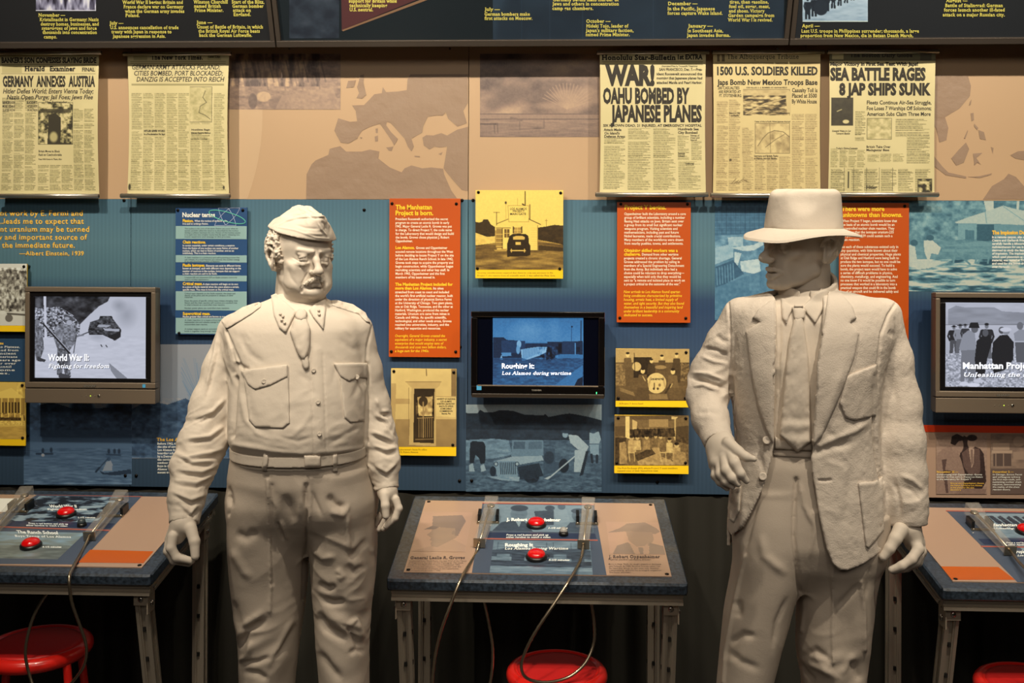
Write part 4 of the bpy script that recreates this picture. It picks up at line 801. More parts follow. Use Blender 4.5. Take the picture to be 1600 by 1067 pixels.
orange(964, 316, 1079, 504, 'orange panel headed Project Y begins, between the photo column and the hatted statue', [
 ('heading', amber, [('Project Y begins.', 976, 327, 7, dict(w=65, **B)), ('Obtaining skilled workers was a', 975, 393.5, 4.8, dict(w=84, **B)), ('challenge.', 975, 399.3, 4.8, dict(w=26, **B))]),
 ('body_text', cream2, rows(['Oppenheimer built the Laboratory around a core', 'group of brilliant scientists, including a number', 'fleeing Nazi attacks on Jews. Britain sent over', 'a group from its small but significant nuclear', 'weapons program. Visiting scientists and', 'mathematicians, including past and future', 'Nobel laureates, made crucial contributions.', 'Many members of the workforce were drawn', 'from nearby pueblos, towns, and settlements.'], 975.5, 336, 5.78, 4, [96, 95, 93, 91, 83, 85, 88, 92, 92], bold=.012)
  + [('Demand from other wartime', 1003, 399.3, 4, dict(w=57, bold=.012))] + rows(['projects created a chronic shortage. General', 'Groves addressed the problem by calling in', 'members of a Special Engineering Detachment', 'from the Army. But individuals who had a', 'choice could be reluctant to drop everything—', 'especially when told only that they would be', 'sent to "a remote and isolated place to work on', 'a project critical to the outcome of the war."'], 975, 405.2, 5.78, 4, [90, 87, 94, 83, 94, 89, 95, 88], bold=.012)),
 ('closing_text', amber, rows(['New arrivals to Los Alamos found spartan', 'living conditions characterized by primitive', 'housing, erratic heat, a limited supply of', 'water, and tight security. But they also found', 'themselves in a beautiful and inspiring land', 'under brilliant leadership in a community', 'dedicated to success.'], 974.5, 457.8, 6.05, 4.2, [88, 91, 85, 94, 92, 87, 45], shear=.2, bold=.012))], [(970, 318.8), (1074, 319), (968.5, 496.5), (1071.5, 497)])
orange(1311, 317, 1420, 575, 'orange panel headed There were more unknowns than knowns, behind the hatted statue', [
 ('heading', amber, [('There were more', 1315, 329.5, 7, dict(w=67, **B)), ('unknowns than knowns.', 1315, 338.8, 7, dict(w=95, **B))]),
 ('body_text', cream2, rows(['When Project Y began, scientists knew that', 'the basis of an atomic bomb would be an', 'uncontrolled nuclear chain reaction. They', 'also knew that the isotopes uranium-235', 'and plutonium-239 could sustain such a', 'chain reaction.'], 1314.5, 347, 5.85, 4.1, [87, 83, 83, 82, 80, 29], bold=.012)
  + rows(['But each of these substances existed only in', 'tiny quantities, with little known about their', 'physical and chemical properties. Huge plants', 'at Oak Ridge and Hanford were being built to', 'produce the two isotopes, but no one could be', 'sure the plants would succeed. To build a', 'bomb, the project team would have to solve', 'a series of difficult problems in physics,', 'chemistry, metallurgy, and engineering. And', 'no one knew if it would be possible to turn', 'processes that worked in a laboratory into a', 'practical weapon that could fit in the bomb', 'bay of an aircraft and be delivered safely and'], 1313.5, 387.5, 5.82, 4.1, [90, 89, 94, 91, 93, 84, 88, 81, 89, 85, 88, 86, 90], bold=.012))], [(1413.5, 322)])
# blue definitions panel
nt_ = panel('definitions_panel', 274, 324, 386, 523, .02, mat('navy_print', (36, 66, 98), .4, g=1.25), 'blue-green striped Nuclear terms panel left of the capped statue', screws=[(278, 328.5), (379.5, 328.5), (280, 520.5)])
aq = mat('aqua_band', (134, 160, 148), .4, g=1.15)
for y0, y1 in ((353.3, 373.5), (398.8, 410), (430.5, 439.3), (455.3, 485), (497, 521.5)): board('pale_band', 274.5, y0, 385.5, y1, .0208, .0008, aq, nt_)
gl = mat('green_glow_print', (96, 186, 150), .4); gw = mat('pale_glow_print', (170, 176, 190), .5)
for r0, mm, wd in ((.35, gl, .0016), (-.9, gw, .001), (1.2, gw, .001)):
    q = [(355+30*math.cos(a)*math.cos(r0)-9*math.sin(a)*math.sin(r0), 339+(30*math.cos(a)*math.sin(r0)+9*math.sin(a)*math.cos(r0))*.8) for a in np.linspace(0, 2*math.pi, 40, endpoint=False)]
    q = [(min(max(x, 322), 384.5), min(max(y, 325), 352.5)) for x, y in q]; MB().tube([P(x, y, YW-.0208) for x, y in q], wd, 5, closed=True).build('atom_orbit', mm, nt_)
k = Ink(Mw(.0212)); k.line('Nuclear terms', 285, 339, 7.2, w=51, **B)
k.build('title', cream, nt_)
k = Ink(Mw(.0212))
for t_, y, w in (('Fission.', 347, 17), ('Chain reactions.', 380.3, 36), ('Fissile isotopes.', 416.5, 35), ('Critical mass.', 445.3, 31), ('Supercritical mass.', 492, 43)): k.line(t_, 285.5, y, 4.6, w=w, **B)
k.build('term_lettering', amber, nt_, True)
k = Ink(Mw(.0212))
for t_, x, y, w in (('When the nucleus of an atom splits,', 304, 346.5, 52), ('it is said to undergo fission.', 285.5, 351, 40), ('In certain materials, under certain conditions, a neutron', 285.5, 385, 81), ('from the fission of one nucleus can cause fission of another', 285.5, 389.2, 87), ('nucleus, which can lead to fission of another, and so on', 285.5, 393.2, 80), ('indefinitely. This is a chain reaction.', 285.5, 397, 52),
    ('Elements can exist in different forms', 322, 416.5, 54), ('known as isotopes, each with different mass depending on the', 285.5, 420.7, 91), ('number of neutrons in the nucleus. Isotopes that can support', 285.5, 425, 89), ('a chain reaction are said to be fissile.', 285.5, 429, 54), ('A chain reaction will begin on its own', 317, 445.3, 55), ('in a piece of fissile material when the piece attains a certain,', 285.5, 449.7, 88), ('specific mass. This mass is known as the critical mass.', 285.5, 454, 80), ('Masses greater than critical are known as supercritical.', 285.5, 496, 80)): k.line(t_, x, y, 3.1, w=w, bold=.012)
k.build('term_text', cream, nt_, True)
k = Ink(Mw(.0212))
for t_, y, w in (('The nucleus is the core of the atom. Fission can occur when an', 358.2, 83), ('atomic particle called the neutron is absorbed by the nucleus', 361.4, 84), ('during a collision between the two. Fission of the nucleus causes', 364.6, 87), ('it to split into two smaller nuclei that fly apart, releasing two', 367.8, 86), ('more neutrons and energy in the process.', 371, 72), ('A chain reaction is a continuous and self-sustaining process that', 403.4, 86), ('can release, in a small fraction of a second, the nuclear energy', 406.6, 86), ('in an astronomical number of fissions.', 409.4, 55),
    ('Uranium-235 and plutonium-239 are fissile isotopes commonly', 434.5, 82), ('used in nuclear applications.', 437.8, 38), ('Critical mass depends on the fissile material, the shape and', 459.6, 79), ('density of the piece, and the presence or absence of other', 462.6, 76), ('materials.', 465.4, 13), ('Does the piece of specific critical mass initiate changing chain', 471, 83), ('fission, and the chain reaction will continue at a constant rate', 474.2, 82), ('in what is known as a controlled chain reaction.', 477.4, 63), ('Nuclear power plants use controlled chain reactions.', 482.5, 70),
    ('A chain reaction in a supercritical mass will grow at an', 501.2, 83), ('exponential rate and releases energy in a runaway process, an', 504.4, 83), ('uncontrolled chain reaction.', 508, 36), ('A nuclear weapon starts an uncontrolled chain reaction and', 515, 80), ('holds it together long enough before the material explodes.', 518.4, 84)): k.line(t_, 288.5, y, 2.3, w=w, bold=.01)
k.build('fine_text', mat('fine_print_dark', (44, 62, 66), .6), nt_)
# photo panels with yellow captions
YEL2 = [(26, 19, 13), (96, 74, 44), (172, 138, 82), (226, 194, 116)]
def photo_panel(x0, y0, x1, y1, ys, label, paint, cap, scr, stops=YEL, res=1.6, off=.035, seed=0, capw=None):
    r_ = panel('photo_panel', x0, y0, x1, y1, off, yb, label, 'photo', 'mounted photographs with yellow captions', scr)
    p = Pic(x0, y0, x1, ys, .6, res, seed); paint(p); p.build('photograph', Mw(off+.0005), stops, r_, photo_m)
    if cap:
        k = Ink(Mw(off+.0004))
        for t_, x, y, w in cap: k.line(t_, x, y, 2.4, w=w, slab=True, bold=.0)
        k.build('caption', mat('caption_ink', (96, 66, 12), .6), r_)
    return r_
def gate(p):
    t = lambda pts: [(740+x/7.113, 290+y/7.113) for x, y in pts]
    p.grad(740, 297, 880, 360, .97, .93); p.poly(t([(15, 400), (60, 410), (95, 400), (110, 375), (160, 375), (190, 430), (240, 460), (240, 570), (150, 570), (15, 525)]), .16); p.poly(t([(15, 520), (150, 570), (240, 560), (240, 640), (15, 665)]), .85); p.noise(.1, 6, 3, 2, (740, 363, 775, 383))
    p.poly(t([(715, 465), (800, 455), (900, 435), (1000, 445), (1000, 660), (900, 635), (715, 600)]), .16); p.noise(.08, 5, 4, 3, (840, 350, 880, 382))
    p.poly(t([(15, 665), (230, 635), (715, 620), (1000, 660), (1000, 935), (15, 935)]), .42); p.noise(.22, 22, 4, 4, (740, 380, 880, 422)); p.poly(t([(720, 660), (1000, 690), (1000, 730), (720, 720)]), .14, .8)
    p.poly(t([(260, 425), (385, 372), (620, 372), (740, 430), (712, 440), (712, 718), (260, 718)]), .93); p.line(t([(255, 425), (385, 372)]), 1, .2); p.line(t([(615, 372), (745, 432)]), 1.2, .2); p.line(t([(712, 440), (712, 718)]), .8, .4)
    for i in range(10): p.line(t([(640, 470+i*25), (710, 470+i*25)]), .4, .75)
    p.line(t([(250, 470), (410, 470)]), 1, .3); p.poly(t([(250, 480), (320, 480), (320, 700), (250, 700)]), .5); p.line(t([(320, 478), (320, 700)]), 1.2, .15)
    for i in range(4): p.line(t([(250, 540+i*45), (320, 540+i*45)]), .8, .85)
    p.poly(t([(340, 482), (398, 482), (398, 575), (340, 575)]), .35); p.line(t([(369, 482), (369, 575)]), .7, .9); p.line(t([(340, 530), (398, 530)]), .7, .9)
    p.poly(t([(440, 465), (535, 465), (535, 535), (440, 535)]), .6); p.poly(t([(436, 450), (452, 460), (448, 530), (436, 530)]), .25); p.poly(t([(524, 460), (540, 450), (540, 530), (528, 530)]), .25); p.line(t([(488, 465), (488, 530)]), .6, .9); p.line(t([(450, 495), (528, 495)]), .6, .9)
    p.poly(t([(382, 222), (610, 222), (612, 402), (392, 402)]), .96); p.line(t([(382, 222), (610, 222), (612, 402), (392, 402), (382, 222)]), .7, .5)
    p.line(t([(573, 65), (573, 220)]), 1.5, .12); p.line(t([(625, 212), (625, 372)]), 1.3, .2); p.line(t([(543, 205), (560, 215)]), 2, .15); p.line(t([(488, 140), (488, 220)]), .5, .5); p.line(t([(358, 185), (360, 380)]), 1, .75); p.ell(*t([(358, 190)])[0], 1.6, 2.2, .2); p.line(t([(255, 295), (255, 440)]), 1, .2); p.line(t([(222, 298), (288, 298)]), .8, .3); p.line(t([(808, 375), (808, 455)]), .7, .4); p.line(t([(795, 388), (822, 388)]), .6, .4)
    p.poly(t([(372, 650), (398, 560), (430, 538), (500, 533), (580, 538), (610, 560), (615, 640), (633, 670), (632, 770), (600, 782), (400, 790), (372, 795)]), .1); p.poly(t([(440, 570), (470, 560), (545, 560), (568, 572), (566, 598), (440, 598)]), .75); p.poly(t([(468, 628), (526, 628), (524, 656), (466, 656)]), .8)
    p.line(t([(412, 722), (575, 722)]), 1.6, .85); p.line(t([(420, 705), (420, 738)]), 1.4, .8); p.line(t([(566, 705), (566, 738)]), 1.4, .8); p.poly(t([(225, 712), (370, 700), (370, 730), (240, 730)]), .6); p.noise(.04, 2, 2, 6)
g_ = photo_panel(743, 297, 880, 435, 421.3, 'mounted photo of a dark car at a white gatehouse, above the black television', gate, [('Security considerations required that there be only one entrance to the', 746, 427.3, 118), ('Project Y site remote from all scientific work. It was called the Main Gate.', 746, 431.6, 122)], [(747.5, 300.5), (876, 301.5), (746, 419.3), (874.5, 419.8)])
k = Ink(Mw(.036)); k.line('LOS ALAMOS', 797, 328, 3.6, w=26, bold=.012); k.line('PROJECT', 801.5, 331.5, 3.2, w=18, bold=.012); k.line('MAIN GATE', 797, 336, 3.4, w=25, bold=.012); k.build('signboard_lettering', ink_m, g_)
def door(p):
    t = lambda pts: [(590+x/4.21, 550+y/4.21) for x, y in pts]
    p.grad(611, 576, 713, 655, .92, .85); p.grad(611, 655, 713, 698, .6, .56); p.rect(611, 623, 640, 631, .7); p.poly(t([(90, 205), (122, 205), (115, 500), (90, 500)]), .72); p.line(t([(320, 112), (322, 155)]), 1.2, .3); p.poly(t([(485, 112), (516, 112), (516, 290), (485, 290)]), .5)
    p.poly(t([(185, 195), (418, 195), (405, 225), (385, 240), (385, 620), (205, 610), (222, 235)]), .78); p.line(t([(185, 196), (418, 196)]), 1, .5); p.line(t([(205, 235), (205, 605)]), .8, .5); p.poly(t([(240, 240), (375, 240), (370, 600), (235, 595)]), .14); p.poly(t([(262, 295), (362, 292), (358, 420), (270, 420)]), .75); p.noise(.35, 5, 5, 3, (650, 618, 678, 650))
    p.ell(*t([(300, 325)])[0], 7, 8, .15)
    for i in range(7): p.line(t([(272+i*14, 435), (272+i*14, 560)]), .9, .6)
    p.line(t([(300, 330), (300, 560)]), 2, .6); p.line(t([(262, 435), (365, 430)]), 1, .7); p.line(t([(250, 575), (365, 572)]), 1.4, .5); p.poly(t([(385, 292), (514, 295), (514, 430), (385, 422)]), .94); p.line(t([(385, 292), (514, 295)]), .6, .5)
    p.noise(.05, 12, 12, 5)
g_ = photo_panel(611, 576, 713, 712, 698, 'mounted photo of a dark doorway in a pale adobe wall, below the tallest orange panel', door, [("The Laboratory's Santa Fe office", 616, 703.5, 51), ('at 109 E. Palace Avenue.', 616, 707.5, 38)], [(615.5, 580), (709, 581.5), (707.5, 698-3)], YEL2)
k = Ink(Mw(.036))
for i, (t_, w) in enumerate((('UNIVERSITY OF CALIFORNIA', 29), ('LOS ALAMOS', 17), ('SCIENTIFIC LABORATORY', 28), ('SANTA FE OFFICE', 22), ('ATOMIC ENERGY', 18), ('COMMISSION', 20), ('Santa Fe', 14))): k.line(t_, 697-w/2, 624.5+i*3.8, 2.5, w=w, bold=.02)
k.build('plaque_lettering', ink_m, g_)
def band(p):
    t = lambda pts: [(940+x/5.205, 540+y/5.205) for x, y in pts]
    p.g[:] = .35; p.rect(962, 545, 1077, 566, .74); p.rect(962, 568, 980, 602, .5); p.noise(.25, 2.2, 2.2, 2, (962, 568, 977, 602)); p.rect(990, 558, 1018, 590, .12); p.rect(1060, 566, 1077, 595, .4); p.noise(.3, 2.2, 2.2, 3, (1060, 566, 1077, 595)); p.grad(962, 602, 1077, 626, .38, .28)
    p.poly(t([(150, 340), (260, 380), (270, 410), (150, 370)]), .5)
    def m(x, y, s, c): p.poly(t([(x-28*s, y+26*s), (x+28*s, y+26*s), (x+40*s, y+120*s), (x-40*s, y+120*s)]), c); p.ell(*t([(x, y)])[0], 15*s/5.2, 20*s/5.2, .97); p.ell(*t([(x, y-14*s)])[0], 15*s/5.2, 9*s/5.2, .1)
    m(212, 75, 1, .38); p.poly(t([(190, 180), (240, 180), (225, 330), (195, 330)]), .34); m(405, 125, .9, .22); m(490, 95, .95, .3); m(610, 80, .95, .26); p.poly(t([(575, 190), (645, 190), (640, 300), (590, 300)]), .24)
    p.ell(*t([(285, 170)])[0], 7, 7, .85); p.line(t([(265, 60), (270, 200)]), 1, .12); p.ell(*t([(480, 175)])[0], 9, 3, .6)
    p.ell(*t([(445, 305)])[0], 15.5, 16, .93); p.line(t([(400, 260), (380, 330)]), 3, .75); p.line(t([(500, 260), (515, 330)]), 3, .75); p.rect(*t([(425, 300)])[0], *t([(432, 345)])[0], .4); p.ell(*t([(425, 350)])[0], 1.6, 2, .2); p.ell(*t([(457, 350)])[0], 1.6, 2, .2); p.ell(*t([(472, 320)])[0], 2, 2.4, .5)
    m(335, 205, 1.15, .36); p.poly(t([(290, 340), (385, 340), (390, 440), (350, 440), (335, 370), (320, 440), (285, 440)]), .3); p.line(t([(335, 250), (355, 285)]), 1.3, .85)
    m(580, 210, 1.2, .42); p.poly(t([(540, 340), (640, 345), (665, 440), (560, 440)]), .36); p.line(t([(560, 320), (520, 385)]), 3.2, .2); p.line(t([(575, 310), (560, 340)]), 1.4, .8); p.poly(t([(385, 392), (530, 392), (540, 435), (390, 440)]), .5); p.noise(.06, 2, 2, 9)
g_ = photo_panel(962, 545, 1077, 636, 626, 'mounted photo of a dance band with a big round drum', band, [('A Project Y dance band.', 967.5, 631.6, 38)], [(1072, 550.5), (966, 622), (1071, 622)], YEL2)
k = Ink(Mw(.036)); k.line('LOS KEYNOTES', 1017, 593.5, 2.7, w=20, bold=.04); k.build('drum_lettering', ink_m, g_)
def px_(p):
    t = lambda pts: [(940+x/5.205, 540+y/5.205) for x, y in pts]
    p.g[:] = .42; p.poly(t([(110, 570), (705, 570), (560, 612), (250, 600)]), .34); p.poly(t([(195, 575), (228, 575), (228, 760), (195, 745)]), .95); p.poly(t([(250, 600), (290, 620), (285, 690), (250, 690)]), .8); p.poly(t([(395, 600), (475, 600), (475, 612), (395, 612)]), 1); p.poly(t([(570, 575), (620, 580), (600, 600), (570, 600)]), .85); p.poly(t([(590, 600), (605, 600), (602, 770), (590, 770)]), .75); p.rect(1014, 655, 1044, 667, .6)
    p.poly(t([(110, 655), (195, 655), (190, 735), (110, 735)]), .3); p.poly(t([(230, 680), (590, 670), (600, 740), (240, 750)]), .16); p.noise(.3, 3, 5, 3, (982, 668, 1056, 684)); p.poly(t([(605, 660), (705, 650), (705, 800), (605, 780)]), .26)
    p.poly(t([(110, 745), (200, 750), (190, 970), (110, 970)]), .2); p.poly(t([(280, 900), (420, 830), (470, 830), (480, 900), (560, 930), (620, 970), (300, 970)]), .66); p.poly(t([(270, 890), (400, 830), (440, 880), (290, 940)]), .2, .9); p.poly(t([(145, 790), (195, 780), (210, 960), (145, 965)]), .6)
    for x, y, s, c in ((245, 750, 1.15, .72), (292, 750, 1, .8), (367, 745, 1, .55), (440, 740, .8, .4), (480, 745, .8, .5), (552, 770, 1, .85), (610, 810, 1.2, .7)):
        p.poly(t([(x-24*s, y+18), (x+24*s, y+18), (x+30*s, y+100*s), (x-28*s, y+100*s)]), c); p.ell(*t([(x, y)])[0], 3*s, 3.6*s, .8); p.ell(*t([(x, y-12)])[0], 3.1*s, 2*s, .12)
    for x in (240, 495): p.line(t([(x-20, 860), (x-10, 940)]), 1, .85); p.line(t([(x+25, 860), (x+30, 940)]), 1, .85); p.line(t([(x-20, 870), (x+25, 870)]), 1.6, .85)
    p.poly(t([(590, 850), (680, 870), (700, 970), (580, 970)]), .6); p.noise(.16, 3, 3, 4, (962, 680, 1077, 728)); p.noise(.05, 2, 2, 8)
photo_panel(960, 649, 1076, 740, 727.3, 'mounted photo of a crowded canteen, lowest in its column', px_, [('The Post Exchange (PX), where Project Y team members', 964.5, 732.5, 94), ('enjoyed some of their limited free time.', 964.5, 736.6, 64)], [(966, 653), (1071.5, 653.5), (963.5, 723), (1071, 723)], YEL2)
def land_(p):
    p.grad(-60, 412, 42, 440, .92, .8); p.poly([(-60, 440), (-20, 428), (12, 420), (42, 424), (42, 500), (-60, 500)], .5); p.noise(.45, 4, 5, 3, (-60, 418, 42, 500), 4, 1.6); p.poly([(-60, 490), (42, 486), (42, 509), (-60, 509)], .85); p.ell(14, 497, 6, 6, .35); p.ell(4, 488, 5, 3, .9); p.line([(12, 490), (40, 492)], 3, .3)
photo_panel(-60, 412, 42, 518, 508.5, 'mounted photo of a wagon below wooded cliffs, cut by the left edge', land_, None, [(37.5, 416.5)], [(30, 26, 22), (104, 96, 82), (176, 168, 144), (228, 222, 200)], seed=2)
b_ = panel('text_panel', -60, 529, 40, 596, .03, mat('navy_text_panel', (40, 64, 84), .4, g=1.1), 'dark blue text panel behind the left grey television, cut by the left edge')
k = Ink(Mw(.0305)); k.line('Pajarito Plateau', -30, 538, 4.4, w=35.5, slab=True, bold=.04); k.build('heading', gold, b_)
k = Ink(Mw(.0305))
for i, (t_, x1) in enumerate((('the Pajarito Plateau,', 31), ('was formed from', 29), ('ash by ancient', 25), ('Native Americans', 27), ('10,000 years ago', 32), ('and it for over', 25), ('its, up until', 18), ('was home', 23), ('villages.', 15))): k.line(t_, -32, 543.5+i*5.15, 3.3, w=x1+32, slab=True, bold=.012)
k.build('body_text', cream, b_)
def lodge(p):
    p.g[:] = .8; p.poly([(-60, 612), (0, 612), (18, 606), (39, 622), (39, 626), (-60, 622)], .9); p.rect(-60, 622, 39, 652, .55)
    for x in (2, 12, 22, 31): p.rect(x, 622, x+2, 652, .85)
    for i in range(6): p.rect(3+i*5, 628, 6+i*5, 645, .2)
    p.rect(-60, 652, 39, 657, .25); p.noise(.3, 2, 2, 2, (-60, 645, 39, 664)); p.rect(-60, 666, 39, 686, .66); p.noise(.1, 8, 2, 3, (-60, 664, 39, 686)); p.ell(35, 655, 2, 7, .8); p.noise(.3, 3, 5, 6, (26, 598, 39, 616))
photo_panel(-60, 597, 40, 696, 686, 'mounted photo of a long porch with posts, low at the left edge', lodge, None, [(35, 602), (35.5, 684)], seed=3)
# ------------------------------------------------------------------ televisions
def tv_screen(p_, stops, M, parent, strength=1.0):
    m = mat('screen_image', attr=True, rough=.1, emit=strength); return p_.build('screen_image', M, stops, parent, m, emit=True)
silver = mat('tv_silver', (118, 106, 92), .45, .35, raw=True); bezel = mat('tv_bezel_black', (20, 19, 20), .25, raw=True)
def sharp_tv(X0, Y0, sc, label, paint, title, YF=3.47):
    """X0, Y0: picture point of the top-left case corner"""
    f = lambda x, y: (X0+x*sc, Y0+y*sc)
    r_ = root('television', P(*f(102, 182), YF), label, 'television')
    def bx(nm, x0, y0, x1, y1, ya, yb_, m, par=r_, bev=.003):
        a = P(*f((x0+x1)/2, y0), ya); b = P(*f((x0+x1)/2, y1), ya); c = P(*f(x0, (y0+y1)/2), ya); d = P(*f(x1, (y0+y1)/2), ya); return MB().bb(c[0], d[0], ya, yb_, b[2], a[2]).build(nm, m, par, bevel=bev)
    bx('case', 1, 1, 203, 181, YF+.018, YF+.07, silver); bx('case_back', 30, 25, 174, 165, YF+.07, YF+.11, bezel); bx('wall_mount', 70, 60, 134, 120, YF+.11, YW, bezel)
    for nm, a in (('front_frame', (0, 0, 204, 8)), ('front_frame', (0, 8, 7, 150)), ('front_frame', (197, 8, 204, 150)), ('front_frame', (0, 149, 204, 158))): bx(nm, *a, YF, YF+.03, silver)
    for a in ((7, 8, 197, 15), (7, 142.5, 197, 149), (7, 15, 15, 142.5), (189, 15, 197, 142.5)): bx('inner_bezel', *a, YF+.006, YF+.03, bezel, bev=.001)
    bx('speaker_bar', 0, 159, 204, 182, YF+.004, YF+.04, silver)
    x0, y0 = f(14.5, 14.5); x1, y1 = f(189.5, 143); p = Pic(x0, y0, x1, y1, .6, 1.5, int(X0) % 17); paint(p); tv_screen(p, GREY, lambda X, Y: P(X, Y, YF+.012), r_, .8)
    k = Ink(lambda X, Y: P(X, Y, YF-.001)); k.line('SHARP', *f(92, 156), 3.2*sc, w=20*sc, bold=.05); k.build('maker_lettering', rod_m, r_)
    a, b = f(184, 152), f(189, 157); k = MB().box(P((a[0]+b[0])/2, (a[1]+b[1])/2, YF-.0004), (.0055, .0005, .006)); k.build('blue_sticker', mat('sticker_blue', (70, 150, 180), .5), r_)
    for i, x in enumerate((89, 96, 103, 110)): MB().lathe(P(*f(x, 170), YF+.004), [(.0018, 0), (.0014, .0012)], 8, (0, -1, 0)).build('indicator', mat('indicator_green', (180, 220, 60), .4, emit=2, raw=True) if i == 2 else rod_m, r_)
    MB().lathe(P(*f(116, 170), YF+.004), [(.005, 0), (.005, .002), (.003, .003)], 14, (0, -1, 0)).build('power_button', chrome, r_, True)
    k = Ink(lambda X, Y: P(X, Y, YF+.0105)); sh = Ink(lambda X, Y: P(X, Y, YF+.0112)) 
    for t_, x, y, h, w, o in title:
        k.line(t_, x, y, h, w=w, **o); sh.line(t_, x+.7, y+.8, h, w=w, **o)
    k.build('screen_title', mat('title_white', (216, 224, 240), .5, raw=True, emit=.75), r_); sh.build('title_shadow', mat('title_shade', (40, 44, 56), .5, raw=True), r_); return r_
def ww2(p):
    t = lambda pts: [(0+x/3.2325, 310+y/3.2325) for x, y in pts]
    p.grad(50, 460, 230, 600, .84, .92); q = t([(170, 485), (560, 485), (545, 520), (500, 545), (450, 590), (400, 640), (370, 590), (300, 548), (170, 556)]); p.poly(q, .2); p.tex(q, .25, 10, 7, 3)
    p.ell(*t([(640, 590)])[0], 20, 24, .66, .8, .9); p.ell(*t([(600, 540)])[0], 14, 12, .6, .7, .9)
    q = t([(170, 552), (300, 548), (370, 592), (405, 640), (400, 700), (170, 705)]); p.poly(q, .5); p.tex(q, .75, 2.2, 1.8, 4, 2); p.poly(t([(220, 490), (232, 490), (238, 740), (226, 740)]), .92)
    p.poly(t([(400, 695), (600, 690), (740, 640), (740, 930), (170, 930), (170, 705)]), .88); p.noise(.05, 12, 3, 2, (53, 525, 230, 598)); p.ell(*t([(490, 700)])[0], 16, 8, .72, .7, .8)
    q = t([(445, 665), (455, 625), (500, 610), (505, 594), (565, 594), (572, 610), (595, 640), (612, 662), (610, 700), (582, 718), (520, 690), (450, 690)]); p.poly(q, .22); p.tex(q, .3, 3, 2, 5); p.poly(t([(500, 636), (560, 640), (540, 652), (490, 648)]), .7); p.poly(t([(520, 655), (605, 660), (600, 672), (530, 668)]), .75); p.line(t([(380, 702), (455, 672)]), 1.6, .2); p.poly(t([(555, 690), (610, 672), (606, 700), (575, 718)]), .1)
    p.poly(t([(550, 830), (640, 905), (655, 925), (600, 925), (560, 870)]), .5, .8)
    q = t([(275, 660), (300, 635), (360, 632), (390, 680), (385, 720), (350, 770), (290, 760), (272, 710)]); p.poly(q, .5); p.tex(q, .35, 2.6, 2.4, 6); p.ell(*t([(345, 612)])[0], 7.8, 6.2, .3); p.ell(*t([(350, 627)])[0], 4.6, 4, .75); p.ell(*t([(338, 606)])[0], 4, 2.4, .7)
    q = t([(290, 755), (352, 765), (356, 890), (330, 900), (318, 840), (312, 905), (288, 890)]); p.poly(q, .36); p.tex(q, .3, 2.6, 3.5, 8); p.poly(t([(300, 880), (360, 895), (350, 912), (295, 905)]), .25); p.line(t([(355, 700), (420, 690)]), 2.6, .5)
    p.line(t([(222, 636), (352, 782)]), 3, .08); p.line(t([(226, 634), (354, 776)]), .9, .85); p.line(t([(385, 690), (372, 780)]), 1.2, .1)
    q = t([(172, 630), (205, 645), (218, 700), (222, 760), (205, 810), (185, 820), (172, 760)]); p.poly(q, .45); p.tex(q, .35, 2.6, 3, 7); p.ell(*t([(188, 625)])[0], 4, 4, .5); p.poly(t([(190, 800), (232, 815), (226, 826), (190, 822)]), .2); p.line(t([(510, 740), (515, 748)]), 1.6, .2); p.line(t([(535, 742), (541, 750)]), 1.6, .2)
sharp_tv(38.5, 448.5, 1.0, 'grey television on the left showing soldiers and a tank', ww2, [('World War II:', 75, 563.5, 10.5, 64, dict(bold=.035)), ('Fighting for freedom', 75.5, 575, 6.6, 95, dict(bold=.02, slab=True, shear=.2))])
def trinity(p):
    t = lambda pts: [(1460+x/5.08, 450+y/5.08) for x, y in pts]
    p.grad(1475, 460, 1700, 520, .88, .72); p.poly(t([(110, 170), (170, 140), (250, 155), (480, 155), (540, 185), (800, 200), (1200, 190), (1200, 300), (110, 300)]), .5, .6); p.noise(.08, 30, 6, 2, (1475, 475, 1700, 510)); p.grad(1475, 508, 1700, 545, .84, .78); p.grad(1475, 545, 1700, 620, .78, .72); p.noise(.4, 2.6, 2, 4, (1475, 552, 1700, 620), 3); p.rect(1475, 507, 1700, 508, .4)
    def man(x, y, h, c, l, hat=None, w=1.0): q = t([(x, y)])[0]; p.man(q[0], q[1], h/5.08, c, .5, l, w, hat)
    man(155, 520, 230, .12, .3, .1, 1.2); man(205, 520, 240, .6, .4, .15, 1.2); man(415, 560, 290, .15, .4, None, 1.1); man(245, 480, 200, .2, .3, .1)
    p.poly(t([(225, 370), (270, 335), (320, 350), (330, 440), (325, 490), (210, 500), (195, 480)]), .62); p.poly(t([(215, 495), (325, 490), (330, 600), (310, 740), (270, 740), (255, 620), (235, 745), (205, 740)]), .5); p.ell(*t([(320, 325)])[0], 5.5, 6, .4); p.poly(t([(285, 275), (345, 272), (355, 300), (360, 318), (270, 318)]), .1); p.ell(*t([(235, 760)])[0], 7, 3.5, .95); p.ell(*t([(310, 770)])[0], 10, 3.4, .98); p.ell(*t([(350, 738)])[0], 8, 3, .9)
    p.poly(t([(335, 420), (380, 380), (440, 370), (455, 440), (420, 560), (400, 690), (330, 720), (320, 560)]), .1); p.ell(*t([(405, 355)])[0], 4.6, 6, .35)
    p.poly(t([(465, 430), (520, 375), (580, 370), (630, 430), (625, 570), (600, 600), (560, 650), (470, 680), (455, 540)]), .1); p.ell(*t([(535, 335)])[0], 5, 5.5, .3); p.ell(*t([(570, 345)])[0], 5.5, 5, .6); p.ell(*t([(565, 330)])[0], 9, 3.5, .92)
    p.poly(t([(630, 360), (680, 325), (760, 340), (780, 430), (640, 430)]), .62); p.poly(t([(640, 430), (770, 430), (760, 590), (650, 590)]), .36); p.ell(*t([(680, 300)])[0], 5, 6, .45); p.line(t([(640, 425), (760, 425)]), 1.5, .85)
